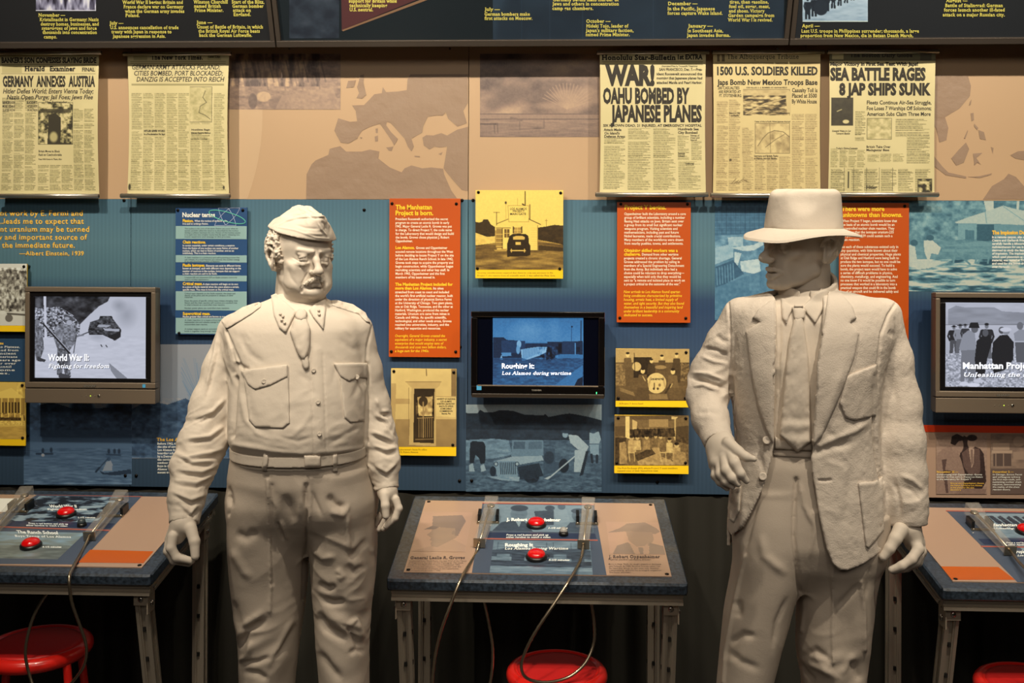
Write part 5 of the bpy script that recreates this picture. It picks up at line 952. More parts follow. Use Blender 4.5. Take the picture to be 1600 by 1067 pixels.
sharp_tv(1462, 457.5, 1.035, 'grey television cut by the right edge showing men in a desert', trinity, [('Manhattan Project:', 1504.5, 576, 10, 115, dict(bold=.035)), ('Unleashing the atom', 1505, 588.5, 6.6, 122, dict(bold=.02, slab=True, shear=.2))])
# black television
YT = 3.50; tvr = root('television', P(840, 622, YT), 'black television in the middle showing washing lines in blue', 'television')
def bx(nm, x0, y0, x1, y1, ya, yb_, m, bev=.002):
    a = P((x0+x1)/2, y0, ya); b = P((x0+x1)/2, y1, ya); c = P(x0, (y0+y1)/2, ya); d = P(x1, (y0+y1)/2, ya); return MB().bb(c[0], d[0], ya, yb_, b[2], a[2]).build(nm, m, tvr, bevel=bev)
gloss = mat('piano_black', (12, 10, 10), .08, raw=True, coat=.6)
bx('case', 738, 489, 943, 618, YT+.012, YT+.06, gloss); bx('wall_mount', 790, 520, 890, 590, YT+.06, YW, gloss)
for a in ((736, 487, 945, 496), (736, 496, 746, 604), (935, 496, 945, 604), (736, 604, 945, 620)): bx('front_frame', *a, YT, YT+.02, gloss, .003)
bx('chin_trim', 746, 602.5, 935, 604, YT-.002, YT+.01, silver, .0005); bx('lower_lip', 737, 615.5, 944, 622, YT-.002, YT+.02, mat('lip_brown', (46, 40, 34), .3, raw=True, coat=.5), .002)
scr_dark = mat('screen_dark', (6, 8, 20), .08, raw=True, emit=.02); bx('screen', 746, 496, 935, 603, YT+.009, YT+.02, scr_dark, 0)
p = Pic(770, 497, 911.5, 603.5, .6, 1.6, 5); t = lambda pts: [(735+x/7.11, 480+y/7.11) for x, y in pts]
p.grad(770, 497, 912, 535, .62, .72); p.ell(*t([(640, 260)])[0], 36, 22, .86, .6, .8); p.ell(*t([(930, 250)])[0], 14, 24, .8, .5, .8); p.grad(770, 560, 912, 604, .42, .5); p.noise(.16, 6, 2, 2, (770, 556, 912, 604))
p.poly(t([(250, 335), (370, 335), (405, 362), (610, 375), (612, 440), (855, 400), (855, 385), (1250, 375), (1250, 525), (1010, 520), (850, 560), (250, 560)]), .2); p.poly(t([(345, 370), (610, 375), (610, 500), (345, 520)]), .32); p.poly(t([(1020, 385), (1160, 385), (1160, 520), (1020, 515)]), .28); p.poly(t([(975, 400), (1015, 400), (1015, 510), (975, 505)]), .03); p.poly(t([(612, 400), (855, 400), (855, 440), (612, 450)]), .22)
p.poly(t([(560, 470), (640, 455), (760, 440), (850, 440), (840, 500), (760, 540), (640, 580), (575, 600)]), .95)
for i in range(14): p.line(t([(590+i*18, 465-i*1.5), (586+i*18, 585-i*8)]), .8, .55)
p.ell(*t([(540, 410)])[0], 3.5, 6, .95); p.ell(*t([(530, 470)])[0], 3, 7, .85); p.poly(t([(345, 505), (450, 505), (455, 540), (350, 545)]), .75); p.poly(t([(325, 580), (345, 530), (362, 585)]), .95); p.poly(t([(850, 470), (930, 470), (940, 560), (840, 590)]), .1); p.noise(.4, 3, 4, 5, (840, 540, 872, 562)); p.poly(t([(250, 560), (560, 560), (700, 600), (250, 620)]), .35, .6)
p.line(t([(1230, 150), (1228, 380)]), 1.3, .1); p.line(t([(1125, 215), (1122, 380)]), .8, .35); p.ell(*t([(1128, 216)])[0], 1.3, 1.3, .1); p.line(t([(1165, 400), (1165, 560)]), 1.6, .8); p.poly(t([(1180, 440), (1215, 440), (1215, 500), (1180, 500)]), .1); p.poly(t([(1020, 525), (1250, 525), (1250, 570), (960, 560)]), .62)
p.poly(t([(1250, 640), (1250, 760), (1160, 875), (930, 870)]), .62); p.poly(t([(1190, 800), (1250, 770), (1250, 880), (1150, 880)]), .12); p.noise(.05, 2, 2, 8)
tv_screen(p, [(10, 14, 26), (38, 66, 104), (66, 132, 190), (150, 200, 236)], lambda X, Y: P(X, Y, YT+.0075), tvr, .8)
k = Ink(lambda X, Y: P(X, Y, YT+.006)); k.line('Roughing It:', 784, 575.5, 8, w=51, bold=.03); k.line('Los Alamos during wartime', 784, 585.5, 5.4, w=108, slab=True, shear=.2); k.build('screen_title', mat('title_white'), tvr)
k = Ink(lambda X, Y: P(X, Y, YT-.0012)); k.line('TOSHIBA', 830.5, 610.8, 2.5, w=16, bold=.05); k.build('maker_lettering', rod_m, tvr)
MB().box(P(748.5, 605.5, YT-.001), (.0085, .0005, .0085)).build('blue_sticker', mat('sticker_blue'), tvr); MB().box(P(932, 614, YT-.001), (.0013, .001, .003)).build('power_light', mat('led_green', (60, 240, 120), .4, raw=True, emit=4), tvr)
# ------------------------------------------------------------------ listening desks
DYF, DYB = 2.83, 3.42; DZF = P(840, 909.5, DYF)[2]; DZB = P(840, 776.5, DYB)[2]
dn = np.array([0, -(DZB-DZF), DYB-DYF]); dn = dn/np.linalg.norm(dn); ds = np.array([0, DYB-DYF, DZB-DZF]); DL = np.linalg.norm(ds); ds = ds/DL
DX0 = P(603, 909, DYF)[0]; DX1 = P(1076, 909, DYF)[0]; DW = DX1-DX0
Md = lambda off: plane_map(np.array([0, DYF, DZF])+dn*off, dn)
lam = mat('speckled_laminate', (66, 76, 84), .35, var=(110, .3, 4), coat=.25, g=.8); alu = mat('aluminium_profile', (176, 166, 152), .42, .55, raw=True); aluP = mat('aluminium_plate', (180, 168, 152), .45, .5, raw=True); slot_m = mat('profile_slot', (24, 23, 22), .6, .3, raw=True)
redb = mat('button_red', (190, 8, 10), .12, raw=True, coat=.6, emit=.25); blk = mat('plastic_black', (16, 16, 17), .35, raw=True); acr = mat('clear_acrylic', (214, 208, 198), .08, raw=True, alpha=.17, spec=.8, coat=.6); steel = mat('brushed_steel', (168, 156, 136), .3, .95, raw=True)
plate_m = mat('graphic_plate', attr=True, rough=.22, spec=.5)
tanp = mat('desk_tan', (178, 142, 112), .25, g=.88)
def profile(mb, a, b, w, up):
    """slotted aluminium extrusion from a to b"""
    a, b = np.array(a, float), np.array(b, float); d = (b-a)/np.linalg.norm(b-a); u = np.cross(d, up); u /= np.linalg.norm(u); v = np.cross(u, d); h = w/2; s_ = w*.14; g = w*.2
    q = [(-h, -h), (-s_*1.9, -h), (-s_*1.9, -h+g*.3), (-s_, -h+g*.3), (-s_, -h+g), (s_, -h+g), (s_, -h+g*.3), (s_*1.9, -h+g*.3), (s_*1.9, -h), (h, -h)]
    full = []
    for k in range(4):
        c, s2 = [(1, 0), (0, 1), (-1, 0), (0, -1)][k]; full += [(x*c-y*s2, x*s2+y*c) for x, y in q[:-1]]
    n = len(full); V = [p_+u*x+v*y for p_ in (a, b) for x, y in full]; mb.add(V, [(i, (i+1) % n, (i+1) % n+n, i+n) for i in range(n)]+[tuple(range(n))[::-1], tuple(range(n, 2*n))]); return mb
def desk(x0, label, paint, items, frame=True):
    x1 = x0+DW; r_ = root('listening_desk', ((x0+x1)/2, 3.1, 0), label, 'desk', 'listening desks in a row'); A = lambda x, s_, n_: np.array([x, DYF, DZF])+ds*s_+dn*n_
    # top: rounded slab
    prof = [(0.006, 0), (0.0, -.006), (-.003, -.018), (0, -.030), (.006, -.036), (DL-.006, -.036), (DL, -.030), (DL, -.006), (DL-.006, 0)]; cor = .02
    mb = MB(); V = []; rows_ = []
    for x, ins in ((x0, .012), (x0+.004, .004), (x0+.012, 0), (x1-.012, 0), (x1-.004, .004), (x1, .012)):
        rows_.append(len(V)); V += [A(x, min(max(s_, ins), DL-ins), n_*(1 if ins < .01 else .7)-(0 if ins < .01 else .005)) for s_, n_ in prof]
    n = len(prof); F = [(i*n+j, i*n+(j+1) % n, (i+1)*n+(j+1) % n, (i+1)*n+j) for i in range(5) for j in range(n)]+[tuple(range(n))[::-1], tuple(range(5*n, 6*n))]
    mb.add(V, F); mb.build('desk_top', lam, r_, auto=True)
    # frame
    w = .034; zf = DZF-.036
    for nm, (p0, p1) in (('front_rail', (A(x0+.012, .028, -.055), A(x1-.012, .028, -.055))), ('back_rail', (A(x0+.012, DL-.03, -.055), A(x1-.012, DL-.03, -.055))), ('side_rail', (A(x0+.028, .05, -.055), A(x0+.028, DL-.05, -.055))), ('side_rail', (A(x1-.028, .05, -.055), A(x1-.028, DL-.05, -.055)))):
        mb = MB(); profile(mb, p0, p1, w, (0, 0, 1.0)); mb.build(nm, alu, r_)
    for xx, sg in ((x0+.045, -1), (x1-.045, 1)):
        for s_, lean in ((.045, .17), (DL-.07, .0)):
            t = A(xx, s_, -.072); b = np.array([xx, t[1]+lean, 0.0]); mb = MB(); profile(mb, t, b, .040, (0, 1.0, 0)); leg = mb.build('leg', alu, r_)
            d = (b-t)/np.linalg.norm(b-t)
            for zz in (.12, .22, .32, .45):
                c = t+d*zz; MB().box(c+np.array([0, -.0165, 0]), (.004, .004, .006)).build('bolt', slot_m, leg); MB().box(c+np.array([-sg*.0165, 0, 0]), (.004, .004, .006)).build('bolt', slot_m, leg)
            MB().cyl(b+np.array([0, 0, 0]), b+np.array([0, 0, .012]), .026).build('foot', blk, leg)
            # bracket plates with two bolts
            c = t+d*.012+np.array([sg*.0215, 0, 0]); pl = MB().box(c, (.0018, .026, .05)).build('bracket_plate', aluP, r_, bevel=.0006)
            for q in (-.024, .02): MB().lathe(c+np.array([sg*.002, 0, q]), [(.009, 0), (.009, .003), (.006, .006), (.003, .0065)], 14, (sg, 0, 0)).build('bolt', chrome, pl, True)
            if s_ < .1:
                c = t+d*.02+np.array([0, -.0215, 0]); pl = MB().box(c, (.021, .0018, .018)).build('bracket_plate', aluP, r_, bevel=.0006); MB().lathe(c+np.array([0, -.002, 0]), [(.008, 0), (.008, .002), (.004, .004)], 14, (0, -1, 0)).build('bolt', chrome, pl, True)
    # graphic plate
    px0, px1, s0, s1 = x0+.045, x1-.043, .042, DL-.048
    MB().add([A(x, s_, n_) for x in (px0, px1) for s_ in (s0, s1) for n_ in (0, .003)], [(0, 1, 3, 2), (4, 6, 7, 5), (0, 4, 5, 1), (2, 3, 7, 6), (0, 2, 6, 4), (1, 5, 7, 3)]).build('plate', tanp, r_)
    for x in (px0+.012, px1-.012):
        for s_ in (s0+.012, s1-.012): MB().lathe(A(x, s_, .003), [(.006, 0), (.006, .0015), (.003, .003)], 12, dn).build('screw', screw_m, r_, True)
    # picture: local units in millimetres, origin at the back-left corner of the plate
    Wm, Hm = (px1-px0)*1000, (s1-s0)*1000
    def Ml(off): return lambda X, Y: A(0, 0, 0)*0+np.array([0, DYF, DZF])+np.asarray(X)[..., None]*0+np.stack([px0+np.asarray(X)/1000, np.zeros_like(X, dtype=float), np.zeros_like(X, dtype=float)], -1)+(s1-np.asarray(Y)/1000)[..., None]*ds+dn*(.003+off)
    paint(r_, Ml, Wm, Hm)
    items(r_, lambda x, y, n_=.003: Md(n_)(np.array(float(x)), np.array(float(y))))
    return r_
def button(r_, c, R=.027, m=None, nm='red_button'):
    m = m or redb; b = MB().lathe(c, [(R*1.18, 0), (R*1.18, .007), (R*1.05, .012), (R*.98, .012)], 32, dn).build(nm if m is not redb else 'red_button', blk, r_, True)
    MB().lathe(c+dn*.0115, [(R, 0), (R*.97, .005), (R*.85, .0095), (R*.6, .013), (R*.3, .0145), (R*.05, .015)], 32, dn).build('lit_cap' if m is redb else 'button_cap', m, b, True)
def handset(r_, a, b, cordpts, label, cr=.0042):
    """a: upper end, b: lower end on the plate"""
    a = a+dn*.035; b = b+dn*.018; d = (b-a); L = np.linalg.norm(d); d /= L; u = np.cross(d, dn); u /= np.linalg.norm(u); v = np.cross(u, d); v = v if v@dn > 0 else -v
    def seg(nm, p0, p1, w0, h0, w1, h1, m, par, bev=.004):
        V = [p_+u*sx*w+v*sy*h for p_, w, h in ((p0, w0, h0), (p1, w1, h1)) for sx in (-1, 1) for sy in (-1, 1)]
        return MB().add(V, [(0, 2, 3, 1), (4, 5, 7, 6), (0, 1, 5, 4), (2, 6, 7, 3), (0, 4, 6, 2), (1, 3, 7, 5)]).build(nm, m, par, bevel=bev)
    h_ = root('handset', b, 'clear acrylic handset '+label, 'handset', 'clear handsets on the desks')
    seg('grip', a+d*L*.2-v*.002, b, .0185, .0155, .017, .013, acr, h_); seg('earpiece', a-d*.012+v*.002, a+d*L*.2, .023, .021, .0195, .017, acr, h_)
    MB().tube([a+d*L*.12, a+d*L*.4+v*.003, b-d*.012], [.006, .0038, .0032], 10).build('inner_wiring', steel, h_, True)
    MB().lathe(a+d*.012-v*.004, [(.013, 0), (.013, .004), (.009, .006)], 20, v).build('speaker_disc', steel, h_, True)
    seg('end_plate', b-d*.003, b+d*.002, .018, .014, .018, .014, steel, h_, .0006)
    br = MB()
    base = a+d*L*.30; base = base-dn*((base-np.array([0, DYF, DZF]))@dn-.003); ux = np.array([1.0, 0, 0])
    bk = MB().add([base+ux*x+ds*s_+dn*n_ for x in (-.036, .036) for s_ in (-.006, .006) for n_ in (0, .006)], [(0, 1, 3, 2), (4, 6, 7, 5), (0, 4, 5, 1), (2, 3, 7, 6), (0, 2, 6, 4), (1, 5, 7, 3)]).build('handset_cradle', steel, r_, bevel=.001)
    for sx in (-.029, .029):
        MB().add([base+ux*(sx+x)+ds*s_+dn*n_ for x in (-.005, .005) for s_ in (.004, .05) for n_ in (0, .028)], [(0, 1, 3, 2), (4, 6, 7, 5), (0, 4, 5, 1), (2, 3, 7, 6), (0, 2, 6, 4), (1, 5, 7, 3)]).build('side_post', blk, bk, bevel=.001)
        MB().lathe(base+ux*sx+dn*.006, [(.004, 0), (.003, .002)], 10, dn).build('bolt', chrome, bk, True)
    pts = smooth_poly([b+d*.002]+[np.array(q) for q in cordpts], 8); n = len(pts)
    o = MB().tube(pts, np.array([cr*(1+.14*(i % 2)) for i in range(n)]), 10).build('cord', steel, r_, True)
    return h_
def cordp(L): return [P(x, y, Y) for x, y, Y in L]
def to_l(Wm, Hm, x0):
    Mp = Md(.003)
    def f(x, y):
        w = Mp(np.array(float(x)), np.array(float(y))); s_ = (w-np.array([0, DYF, DZF]))@ds; return ((w[0]-x0-.045)*1000, (DL-.048-s_)*1000)
    return f
BD = [(36, 38, 42), (66, 76, 84), (100, 116, 122), (138, 152, 152)]
def base_paint(r_, Ml, Wm, Hm, x0, art, tl, bl, tr, br_, orange=None, redy=842):
    """blue centre field between the slanting edges tl-bl and tr-br, red rules, pictures by art()"""
    f = to_l(Wm, Hm, x0); nv = Ml(.0004)
    def flat(nm, pts, m, off=.0004): a = np.array([f(*q) if len(q) == 2 else q[:2] for q in pts]); a[:, 0] = np.clip(a[:, 0], 0, Wm); a[:, 1] = np.clip(a[:, 1], 0, Hm); mk(nm, Ml(off)(a[:, 0], a[:, 1]), [list(range(len(a)))], m, r_)
    flat('blue_field', [tl, tr, br_, bl], mat('desk_blue', (76, 84, 94), .22, g=.9))
    rl = mat('desk_red_rule', (176, 92, 72), .3, g=.85)
    flat('red_rule', [tl, tr, (tr[0], tr[1]+1.6), (tl[0], tl[1]+1.6)], rl, .0008)
    if orange: flat('orange_band', orange, mat('desk_orange', (206, 92, 14), .25, g=.8), .0006)
    return f, flat
def center_paint(r_, Ml, Wm, Hm):
    f, flat = base_paint(r_, Ml, Wm, Hm, DX0, None, (754, 785.5), (737, 897), (928, 788), (948, 900.5))
    def pic(x0, y0, x1, y1, paint, nm, seed, stops=BD, res=.5):
        a = f(x0, (y0+y1)/2)[0]; b = f(x1, (y0+y1)/2)[0]; c = f((x0+x1)/2, y0)[1]; d = f((x0+x1)/2, y1)[1]; p = Pic(a, c, b, d, .5, res, seed); paint(p, lambda u, v: (a+(b-a)*u, c+(d-c)*v), b-a, d-c); p.build(nm, Ml(.0006), stops, r_, plate_m)
    def a1(p, q, w, h):
        p.grad(0, 0, 999, 999, .8, .7); p.ell(*q(.27, .35), w*.085, h*.26, .62); p.ell(*q(.27, .14), w*.09, h*.12, .25); p.line([q(.24, .4), q(.31, .4)], 3, .4); p.poly([q(.02, 1), q(.1, .68), q(.22, .58), q(.32, .6), q(.42, 1)], .3); p.poly([q(.24, .62), q(.3, .62), q(.28, .85)], .9); p.poly([q(.42, .25), q(.62, .2), q(.62, .75), q(.46, .8)], .3); p.ell(*q(.58, .12), w*.05, h*.1, .3); p.poly([q(.62, .2), q(.75, .15), q(.78, .6), q(.64, .7)], .85); p.ell(*q(.7, .06), w*.04, h*.12, .45); p.ell(*q(.87, .4), w*.07, h*.22, .55); p.ell(*q(.87, .22), w*.075, h*.1, .3); p.poly([q(.7, 1), q(.78, .65), q(1, .6), q(1, 1)], .32); p.noise(.06, 14, 14, 2)
    pic(768, 789, 925, 831, a1, 'office_photo', 3)
    def a2(p, q, w, h):
        p.grad(0, 0, 999, 999, .72, .6); p.poly([q(0, .3), q(.2, .22), q(.45, .3), q(.7, .2), q(1, .28), q(1, .55), q(0, .5)], .3)
        for u in (.05, .12, .55, .62, .8, .9): p.line([q(u, .05), q(u, .35)], 1.5, .25)
        for u, c in ((.05, .6), (.2, .2), (.45, .18), (.62, .6), (.8, .25)): p.rect(*q(u, .42), *q(u+.13, .62), c)
        p.poly([q(0, .62), q(1, .62), q(1, .8), q(0, .78)], .25); p.poly([q(0, .8), q(1, .82), q(1, .92), q(0, .9)], .75); p.noise(.25, 30, 7, 3)
    pic(768, 845.5, 924, 897, a2, 'barracks_photo', 4)
    flat('navy_strip', [(758, 832), (930, 834), (932, 842), (756, 840)], mat('desk_navy', (50, 58, 76), .22, g=.9), .0008); flat('red_rule', [(755, 841), (934, 843.5), (934, 845.3), (755, 842.8)], mat('desk_red_rule'), .001)
    def a3(p, q, w, h):
        p.g[:] = .94; p.poly([q(0, 1), q(.2, .92), q(.42, .84), q(.72, .70), q(1, .86), q(1, 1)], .82); p.poly([q(.27, .42), q(.76, .40), q(.78, .66), q(.62, .78), q(.46, .90), q(.35, .88), q(.31, .80), q(.33, .76), q(.28, .73), q(.30, .68), q(.20, .60), q(.27, .52)], .60); p.poly([q(.22, .12), q(.80, .08), q(.90, .24), q(.84, .44), q(.26, .40)], .38); p.poly([q(.12, .47), q(.26, .37), q(.40, .40), q(.34, .46)], .2); p.poly([q(.72, .42), q(.84, .44), q(.80, .62), q(.74, .62)], .35); p.ell(*q(.70, .54), w*.03, h*.05, .45); p.noise(.05, 60, 30, 2)
    pic(652, 800, 733, 862, a3, 'officer_portrait', 5, [(96, 82, 76), (128, 108, 94), (152, 124, 100), (178, 140, 112)])
    def a4(p, q, w, h):
        p.g[:] = .95; p.poly([q(0, .36), q(.25, .2), q(.4, .05), q(.75, .0), q(.95, .2), q(1, .3), q(.9, .38), q(.4, .3)], .5); p.poly([q(.35, .3), q(.85, .32), q(.85, .55), q(.75, .75), q(.5, .78), q(.38, .6)], .62); p.poly([q(.05, 1), q(.15, .75), q(.35, .65), q(.5, .8), q(.6, 1)], .42); p.poly([q(.75, .65), q(1, .75), q(1, 1), q(.7, 1)], .42); p.poly([q(.38, .66), q(.5, .78), q(.62, .8), q(.72, .66), q(.7, 1), q(.45, 1)], .85); p.poly([q(.53, .8), q(.62, .8), q(.6, 1), q(.54, 1)], .4); p.noise(.04, 60, 30, 2)
    pic(950, 816, 1034, 866, a4, 'hatted_portrait', 6, [(104, 88, 78), (130, 110, 94), (154, 126, 102), (178, 140, 112)])
    k = Ink(Md(.0042)); W_ = dict(bold=.05)
    for t_, x, y, h, w, o in (('J. Robert Oppenheimer', 791, 813.5, 4.6, 85, dict(bold=.06, dy=.01)), ('1-1/2 minutes', 857, 826, 2.6, 30, dict(shear=.2, bold=.03)), ('Press a red button and pick up', 791, 836.8, 2.6, 66, dict(shear=.2, bold=.02)), ('either handset to watch a video.', 790.5, 840.3, 2.6, 70, dict(shear=.2, bold=.02)),
        ('Roughing It', 789, 853.5, 5, 44, dict(bold=.05)), ('Los Alamos During Wartime', 788.5, 858.5, 3.8, 99, dict(shear=.2, slab=True)), ('5-1/2 minutes', 857, 876, 2.8, 33, dict(shear=.2, bold=.03))): k.line(t_, x, y, h, w=w, **o)
    k.build('white_lettering', mat('desk_white', (226, 222, 210), .4, g=1.1), r_, True)
    k = Ink(Md(.0042)); k.line('General Leslie R. Groves', 641, 873, 4.4, w=85, slab=True, shear=.1, bold=.03); k.line('J. Robert Oppenheimer', 951, 871.5, 4.6, w=80, slab=True, bold=.03)
    for i, (t_, w) in enumerate((('Graduated from West Point. He was chief of the Corps', 90), ('of Engineers, builder of the Pentagon. He took', 86), ('charge of the Manhattan Project in September 1942,', 82), ('overseeing site selection, construction and the', 84), ('work of thousands of people at the Laboratory,', 82), ('until the bomb was dropped in 1945.', 54))): k.line(t_, 639-i*.9, 877+i*3, 2, w=w, bold=.0)
    k.line('Physicist and first Laboratory director', 951, 875, 2.4, w=66, bold=.0)
    for i, (t_, w) in enumerate((('Born in New York, he taught physics at Berkeley', 82), ('and Caltech. In 1942 General Groves asked him', 80), ('to lead the work at the new Los Alamos', 78), ('Laboratory, where he brought together', 82), ('the finest scientists.', 34))): k.line(t_, 951+i*.3, 882+i*3.2, 2, w=w, bold=.0)
    k.build('dark_lettering', mat('desk_ink', (84, 68, 60), .5), r_)
def center_items(r_, q):
    button(r_, q(838, 821.5)); button(r_, q(838, 872)); button(r_, q(880.5, 836), .0125, mat('button_grey', (150, 150, 148), .4, raw=True), 'stop_button')
    k = Ink(Md(.022)); k.line('STOP', 876, 833, 2, w=9, bold=.05); k.build('stop_lettering', blk, r_)
    handset(r_, q(768, 802), q(749, 857), cordp([(742, 868, 2.985), (722, 901, 2.83), (704, 945, 2.79), (688, 990, 2.78), (678, 1040, 2.79), (678, 1090, 2.8), (700, 1140, 2.83), (740, 1130, 2.88), (764, 1075, 2.9), (770, 1020, 2.9), (764, 975, 2.9), (755, 933, 2.88)]), 'beside the capped portrait on the middle desk')
    handset(r_, q(919, 804), q(911.5, 859), cordp([(908, 872, 2.97), (893, 901, 2.83), (868, 940, 2.78), (838, 985, 2.76), (820, 1020, 2.76), (815, 1045, 2.77), (826, 1061, 2.79), (856, 1066, 2.81), (890, 1057, 2.84), (915, 1035, 2.86), (928, 1003, 2.88), (928, 970, 2.88), (922, 930, 2.88)]), 'beside the hatted portrait on the middle desk')
c_ = desk(DX0, 'listening desk in the middle with hatted and capped portraits', center_paint, center_items)
XL = P(235.5, 896, DYF)[0]-DW; XR = P(1472.5, 921, DYF)[0]
def left_paint(r_, Ml, Wm, Hm):
    f, flat = base_paint(r_, Ml, Wm, Hm, XL, None, (60, 772), (-150, 880), (222, 775), (122, 882), orange=[(141, 859), (240, 861.5), (224, 880), (122, 879)])
    def pic(pa, pb, paint, nm, seed, stops=BD, res=.45):
        a, c = f(*pa); b, d = f(*pb); p = Pic(a, c, b, d, .5, res, seed); paint(p, a, c, b, d); p.build(nm, Ml(.0006), stops, r_, plate_m)
    pic((62, 775), (150, 816), lambda p, a, c, b, d: (p.noise(.9, 34, 16, 2, None, 4, 2), p.noise(.2, 10, 6, 3)), 'battle_photo', 3)
    pic((-30, 830), (90, 874), lambda p, a, c, b, d: (p.grad(0, c, 9999, (c+d)/2, .9, .7), p.grad(0, (c+d)/2, 9999, d, .5, .6), p.noise(.35, 50, 14, 2)), 'ranch_photo', 4, [(50, 54, 54), (84, 88, 82), (116, 122, 112), (128, 150, 156)])
    flat('navy_strip', [(20, 814), (180, 818), (172, 826), (10, 822)], mat('desk_navy'), .0008); flat('red_rule', [(0, 822.5), (172, 828), (171, 830), (-2, 824.3)], mat('desk_red_rule'), .001)
    flat('white_sheet', [(-80, 778), (40, 779), (18, 800), (-120, 800)], mat('white_sheet', (232, 224, 200), .5), .0008)
    k = Ink(Md(.0042))
    for t_, x, y, h, w, o in (('World War II', 78, 793, 4.6, 44, dict(bold=.03, shear=-.3)), ('Fighting for freedom', 75, 797, 2.8, 62, dict(shear=-.2)), ('1-1/2 minutes', 122, 809.5, 2.2, 27, dict(bold=.03)), ('Press a red button and pick up', 45, 818.5, 2.4, 62, dict(bold=.02, shear=-.2, dy=.02)), ('either handset to watch a video.', 41, 821.5, 2.4, 65, dict(bold=.02, shear=-.2, dy=.02)),
        ('The Ranch School', 27, 833, 4.8, 66, dict(bold=.03, shear=-.3, dy=.025)), ('Boys Troop of Los Alamos', 24, 838.5, 3, 88, dict(shear=-.2, dy=.02, slab=True)), ('4-1/2 minutes', 66, 855.5, 2.4, 30, dict(bold=.03))): k.line(t_, x, y, h, w=w, **o)
    k.build('white_lettering', mat('desk_white'), r_, True)
def left_items(r_, q):
    button(r_, q(103.5, 805)); button(r_, q(48.5, 854)); button(r_, q(128, 822), .0125, mat('button_slate', (50, 62, 68), .4, raw=True), 'stop_button')
    handset(r_, q(190, 792), q(140, 846), cordp([(131, 856, 2.98), (113, 888, 2.835), (108, 905, 2.79), (112, 940, 2.79), (124, 975, 2.8), (134, 1005, 2.81), (134, 1030, 2.82), (124, 1052, 2.83), (98, 1078, 2.85), (60, 1082, 2.86), (45, 1050, 2.87), (40, 1015, 2.87), (50, 970, 2.88), (68, 935, 2.88), (94, 903, 2.87)]), 'beside the orange band on the left desk')
    handset(r_, q(42, 786), q(-12, 838), cordp([(-30, 860, 2.95), (-60, 900, 2.80), (-70, 960, 2.8), (-60, 1050, 2.85), (-90, 1000, 2.88), (-110, 905, 2.88)]), 'beside the white sheet on the left desk')
desk(XL, 'listening desk on the left with an orange band on its plate', left_paint, left_items)
def right_paint(r_, Ml, Wm, Hm):
    f, flat = base_paint(r_, Ml, Wm, Hm, XR, None, (1478, 797.5), (1590, 910), (1700, 801), (1800, 915), orange=[(1464, 885), (1560, 886), (1586, 906), (1481, 906)])
    def pic(pa, pb, paint, nm, seed, stops=BD, res=.45):
        a, c = f(*pa); b, d = f(*pb); p = Pic(a, c, b, d, .5, res, seed); paint(p, a, c, b, d); p.build(nm, Ml(.0006), stops, r_, plate_m)
    pic((1520, 802), (1690, 842), lambda p, a, c, b, d: (p.grad(0, c, 9999, d, .9, .8), [p.poly([(a+40+i*26, c+20+(i % 3)*8), (a+56+i*26, c+16), (a+72+i*26, c+100), (a+50+i*26, c+120)], .2) for i in range(9)], p.noise(.15, 20, 12, 2)), 'desert_photo', 3)
    pic((1590, 852), (1720, 900), lambda p, a, c, b, d: (p.grad(0, c, 9999, d, .8, .6), p.noise(.4, 60, 20, 2)), 'tower_photo', 4)
    flat('navy_strip', [(1528, 842), (1700, 845), (1706, 854), (1538, 851)], mat('desk_navy'), .0008); flat('red_rule', [(1532, 853), (1720, 856), (1722, 858), (1534, 855)], mat('desk_red_rule'), .001)
    k = Ink(Md(.0042))
    for t_, x, y, h, w, o in (('Manhattan Project', 1547, 822, 4.4, 75, dict(bold=.03, shear=.2)), ('Unleashing the atom', 1552, 826.5, 2.6, 60, dict(shear=.3)), ('Press a red button and pick up', 1572, 849, 2.4, 62, dict(bold=.02, shear=.2)), ('either handset to watch a video.', 1575, 852, 2.4, 65, dict(bold=.02, shear=.2)), ('Project Y', 1584, 864, 4.8, 32, dict(bold=.03, shear=.2)), ('Los Alamos begins', 1590, 869, 2.8, 50, dict(shear=.2))): k.line(t_, x, y, h, w=w, **o)
    k.build('white_lettering', mat('desk_white'), r_, True)
def right_items(r_, q):
    button(r_, q(1603, 832)); button(r_, q(1660, 884)); button(r_, q(1650, 845), .0125, mat('button_slate'), 'stop_button')
    handset(r_, q(1519, 813), q(1578, 869), cordp([(1592, 878, 2.95), (1618, 905, 2.83), (1640, 945, 2.79), (1655, 975, 2.82), (1668, 970, 2.85), (1670, 930, 2.88)]), 'nearest the orange band on the right desk')
    handset(r_, q(1680, 815), q(1712, 871), cordp([(1720, 880, 2.93), (1730, 925, 2.80), (1730, 1000, 2.8), (1745, 1090, 2.84), (1760, 1000, 2.88), (1750, 940, 2.88)]), 'farther from the orange band on the right desk')
desk(XR, 'listening desk on the right, cut by the frame edge, beside the hatted statue', right_paint, right_items)
